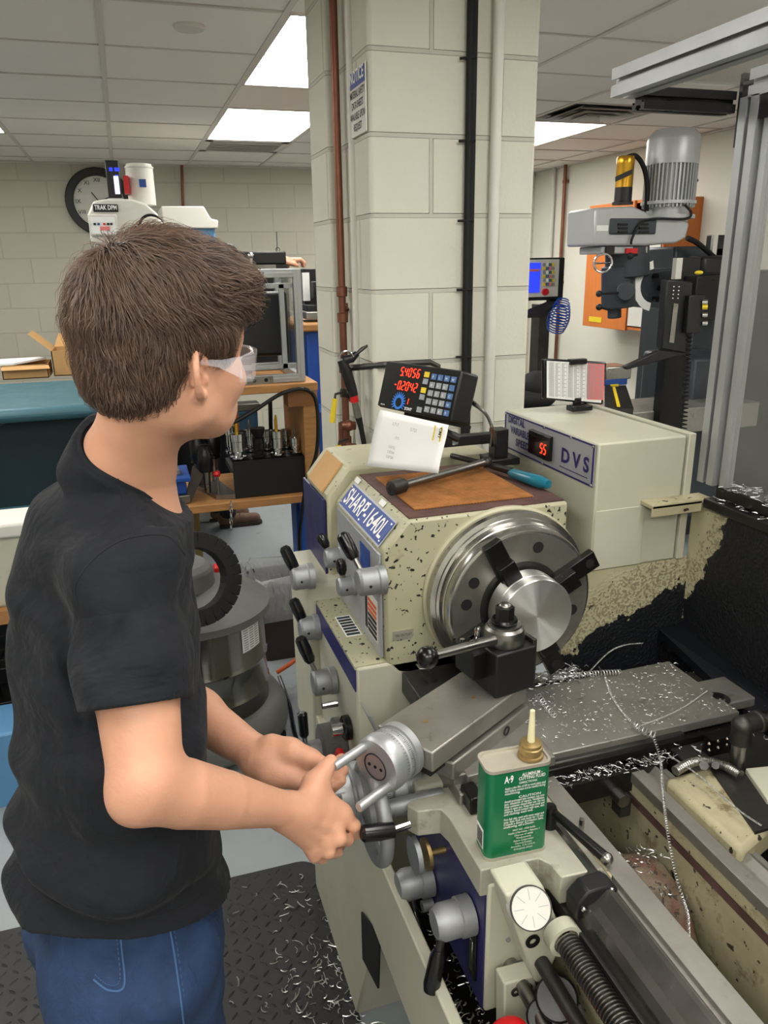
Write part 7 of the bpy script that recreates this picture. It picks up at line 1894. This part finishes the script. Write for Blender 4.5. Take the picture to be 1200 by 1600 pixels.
# shoes
for s in (-1, 1):
    b = HIP + latB * (.105 * s); b = np.array([b[0] + .0, b[1], 0])
    f = Field(b - A3((.16, .16, .02)), b + A3((.26, .2, .14)), .006)
    f.cone(b + A3((-.05, 0, .045)), b + A3((-.02, 0, .09)), .042, .045, 0); f.cone(b + A3((-.05, 0, .04)), b + fwdB * .16 + A3((0, 0, .032)), .04, .036, .02)
    f.d = np.maximum(f.d, (.012 - (f.lo[2] + np.arange(f.n[2]) * f.res))[None, None, :].astype(np.float32))
    np_mesh('shoe', *f.mesh(), MT['black_satin'], student, 2)

# ------------------------------------------------------------------ hair
MT['hair'] = mat('hair', (92, 71, 58), .45, var=.4, vscale=50)
hb = MT['hair'].node_tree.nodes['Principled BSDF']
MT['hair_dark'] = mat('hair_dark', (50, 38, 33), .7, var=.3, vscale=80, bump=.8, bscale=220)
def hair_field(grow=0.0):
    lo = np.minimum.reduce([hp_(x, y, z) for x in (-.18, .16) for y in (-.14, .14) for z in (-.12, .19)]); hi = np.maximum.reduce([hp_(x, y, z) for x in (-.18, .16) for y in (-.14, .14) for z in (-.12, .19)])
    f = Field(lo, hi, .0034)
    E = lambda c, r, k=.02, op='u': f.ell(hp_(*c), A3(r) + grow, HR, k, op)
    E((-.012, 0, .055), (.096, .084, .093), 0)
    E((.022, 0, .088), (.084, .080, .047), .03)
    E((.077, -.016, .080), (.032, .052, .030), .03)          # fringe swept forward
    E((-.050, 0, .012), (.054, .072, .060), .03)               # back
    E((-.050, 0, -.026), (.044, .060, .036), .03)            # nape
    E((.018, 0, .035), (.050, .0865, .040), .02)             # side above the ear
    E((.036, 0, .020), (.018, .078, .034), .012)             # sideburn
    # clear the ear and face
    for s in (-1, 1):
        E((-.006, s * .100, -.016), (.0225, .055, .036), .006, 's')
        E((.030, s * .092, -.055), (.052, .075, .046), .012, 's')
    E((.118, 0, .008), (.040, .085, .050), .012, 's')
    E((.105, 0, -.07), (.09, .1, .065), .01, 's')
    return f
hf = hair_field(); hm = hf.mesh(); HB = bvh(*hm)
hair = np_mesh('hair', *hm, MT['hair_dark'], student, 1)
# locks: strands combed from the crown, forward over the brow and down the sides
def hair_locks():
    rs = np.random.RandomState(5); VS = []; FS = []; off = 0
    crown = V(hp_(-.055, .01, .15)); Vn, Fq = hm
    tri = Vn[Fq]; cen = tri.mean(1); nr = np.cross(tri[:, 2] - tri[:, 0], tri[:, 3] - tri[:, 1]); nr /= np.maximum(np.linalg.norm(nr, axis=1), 1e-9)[:, None]
    pick = rs.randint(0, len(cen), 27000)
    HRm = Matrix([list(r) for r in HR]); HRt = HRm.transposed()
    for i in pick:
        p = V(cen[i]); n = V(nr[i]); l = HRm.transposed() @ (p - V(HC))
        if l.z < -.085: continue
        # hair is combed away from the crown, forward over the brow
        w_f = max(0, min(1, (l.z - .04) / .06)) * max(0, min(1, (l.x + .05) / .06))
        r0 = l - V((-.055, .005, .12)); r0.normalize()
        d = r0 * (1 - .6 * w_f) + V((1, -.12, .0)) * w_f + V((0, 0, -.35)) * (1 - w_f)
        d = HRm @ (d + V((rs.randn() * .09, rs.randn() * .09, rs.randn() * .08))) + noise.noise_vector(p * 24) * .85 + noise.noise_vector(p * 70) * .5
        d = (d - n * d.dot(n))
        if d.length < 1e-3: continue
        d.normalize()
        L = (.028 + .026 * rs.rand()) * (1.2 if l.z > .07 else (.42 if l.z < -.02 else .8)); w_ = .0003 + .00045 * rs.rand()
        q = p.copy(); pts = []; ns = []; lift = .0015 + .009 * rs.rand() ** 2 + .004 * max(0, noise.noise(p * 45)) + (.010 * rs.rand() ** 2 if l.z > .06 else 0); cur = rs.randn() * .25
        for s in range(6):
            t = s / 5; hit = HB.find_nearest(q); nn = hit[1]
            if nn.dot(n) < 0: nn = -nn
            pts.append(hit[0] + nn * (-.002 + (lift + .002) * math.sin(t * 2.4))); ns.append(nn)
            d = (d - nn * d.dot(nn) + nn.cross(d) * cur * .15)
            if d.length < 1e-4: d = V((0, 0, -1))
            d.normalize(); q = hit[0] + d * (L / 5)
        side = (pts[-1] - pts[0]).cross(n)
        if side.length < 1e-6: continue
        side.normalize()
        for s, pt in enumerate(pts):
            ww = w_ * (1 - .85 * (s / 5) ** 2)
            VS += [pt - side * ww, pt + n * ww * .9, pt + side * ww]
        for s in range(5):
            a = off + s * 3; FS += [(a, a + 1, a + 4, a + 3), (a + 1, a + 2, a + 5, a + 4)]
        off += 18
    return np.array([tuple(v) for v in VS]), np.array(FS)
np_mesh('hair_locks', *hair_locks(), MT['hair'], hair)
# ------------------------------------------------------------------ safety glasses
sg = thing('safety_glasses', hp_(.10, 0, 0), 'clear wraparound plastic safety glasses worn by the student', 'safety glasses')
gm = MB(); NA, NB = 26, 6; vs = []
for j in range(NB + 1):
    for i in range(NA + 1):
        a = math.radians(-78 + 156 * i / NA); t = j / NB; z = .008 - .044 * t
        e_ = 1 - .35 * abs(math.sin(a)) ** 3; z = -.008 + (z + .012) * e_
        vs.append(V(hp_(.030 + .090 * math.cos(a) + .004 * (1 - t), .083 * math.sin(a), z)))
gm.add(vs, [(j * (NA + 1) + i, j * (NA + 1) + i + 1, (j + 1) * (NA + 1) + i + 1, (j + 1) * (NA + 1) + i) for j in range(NB) for i in range(NA)])
lo_ = gm.build('lens', MT['clear_lens'], sg, smooth=80); q = lo_.modifiers.new('s', 'SOLIDIFY'); q.thickness = .002
for s in (-1, 1):
    MB().prism([V(hp_(*p)) for p in ((-.010, s * .0815, .008), (.020, s * .0835, .006), (.052, s * .083, .008), (.052, s * .083, -.020), (.034, s * .084, -.012), (.015, s * .083, -.003), (-.010, s * .0815, .002))], V(HR @ A3((0, s * .002, 0)))).build('temple', MT['lens_edge'], sg, bev=.0006)
    MB().tube([V(hp_(.048, s * .085, .006)), V(hp_(.085, s * .068, .010)), V(hp_(.108, s * .036, .012)), V(hp_(.118, s * .006, .012))], .0016, 6).build('brow_bar', MT['lens_edge'], sg)

# ------------------------------------------------------------------ second person beyond the enclosure
per = thing('person', (.25, 4.45, 0), 'person mostly hidden behind the student, hand on a machine and brown shoes on the floor', 'person')
hand = at(455, 409, 'y', 4.1)
f = Field((-.05, 3.9, 0.0), (1.15, 4.9, 1.75), .011)
sh2 = A3((.42, 4.45, 1.42)); hd2 = A3((hand.x - .03, 4.12, hand.z + .0))
f.cone((.33, 4.5, 1.0), (.33, 4.48, 1.32), .12, .13, 0, flat=(0, 1, 0), fr=.8)
f.cone((.33, 4.5, 1.35), (.33, 4.5, 1.5), .07, .05, .03); f.ell((.34, 4.48, 1.60), (.075, .085, .11), None, .02)
f.cone((.33, 4.48, 1.38), sh2, .07, .055, .03); el2 = A3((.72, 4.3, 1.36)); f.cone(sh2, el2, .05, .042, .02)
f2 = Field(np.minimum(el2, hd2) - .09, np.maximum(el2, hd2) + .12, .004)
f2.cone(el2, hd2, .042, .028, 0); hv2 = A3((.05, 0, .004))
f2.cone(hd2, hd2 + hv2, .026, .024, .02, flat=(0, 0, 1), fr=.7)
for k in range(4):
    b = hd2 + hv2 + A3((.0, -.024 + k * .015, .004)); chain(f2, [b, b + A3((.03, 0, .002)), b + A3((.048, 0, -.014)), b + A3((.046, 0, -.03))], (.0105, .0098, .009, .008), .003)
chain(f2, [hd2 + A3((.01, -.024, -.004)), hd2 + A3((.04, -.034, -.012)), hd2 + A3((.06, -.03, -.02))], (.014, .011, .009), .008)
np_mesh('body', *join(f.mesh(), f2.mesh()), skin, per, 2)
f = Field((-.05, 4.1, .3), (1.05, 4.95, 1.5), .012)
f.cone((.33, 4.5, .95), (.33, 4.48, 1.3), .15, .16, 0, flat=(0, 1, 0), fr=.8); f.cone((.33, 4.48, 1.37), sh2, .09, .07, .04); f.cone(sh2, sh2 + (el2 - sh2) * .6, .068, .062, .02)
np_mesh('shirt', *f.mesh(), MT['grey_plastic'], per, 2)
f = Field((-.05, 4.0, .05), (.85, 5.2, 1.06), .012)
fo = [at(372, 822, 'z', .0), at(355, 812, 'z', .0)]
for k, s in ((0, .10), (1, -.10)):
    an = A3((fo[k].x - .06, fo[k].y + .02, .10)); f.cone((.33 + s, 4.5, .93), (.34 + s * .9, 4.6, .5), .10, .07, .03); f.cone((.34 + s * .9, 4.6, .5), an, .07, .055, .02)
np_mesh('trousers', *f.mesh(), MT['black_matte'], per, 2)
for k in (0, 1):
    b = A3((fo[k].x - .07, fo[k].y + .02, 0)); 
    f = Field(b - A3((.1, .1, .0)), b + A3((.30, .12, .17)), .006)
    f.cone(b + A3((-.01, 0, .06)), b + A3((0, 0, .11)), .045, .042, 0); f.cone(b + A3((-.01, 0, .05)), b + A3((.19, -.01, .042)), .043, .038, .03)
    f.d = np.maximum(f.d, (.022 - (f.lo[2] + np.arange(f.n[2]) * f.res))[None, None, :].astype(np.float32))
    np_mesh('shoe', *f.mesh(), MTshoe, per, 2)
    MB().prism([V(b + A3(p)) for p in ((-.055, -.035, .0), (-.04, -.048, 0), (.12, -.05, 0), (.21, -.048, 0), (.238, -.02, 0), (.238, .01, 0), (.2, .035, 0), (.0, .04, 0), (-.05, .03, 0))], (0, 0, .026)).build('sole', MTsole, per, bev=.005)
    lc = MB()
    for q_ in range(4): lc.tube([V(b + A3((.06 + q_ * .025, -.03, .095 - q_ * .009))), V(b + A3((.068 + q_ * .025, .02, .10 - q_ * .009)))], .0035, 5)
    lc.build('laces', MTsole, per)
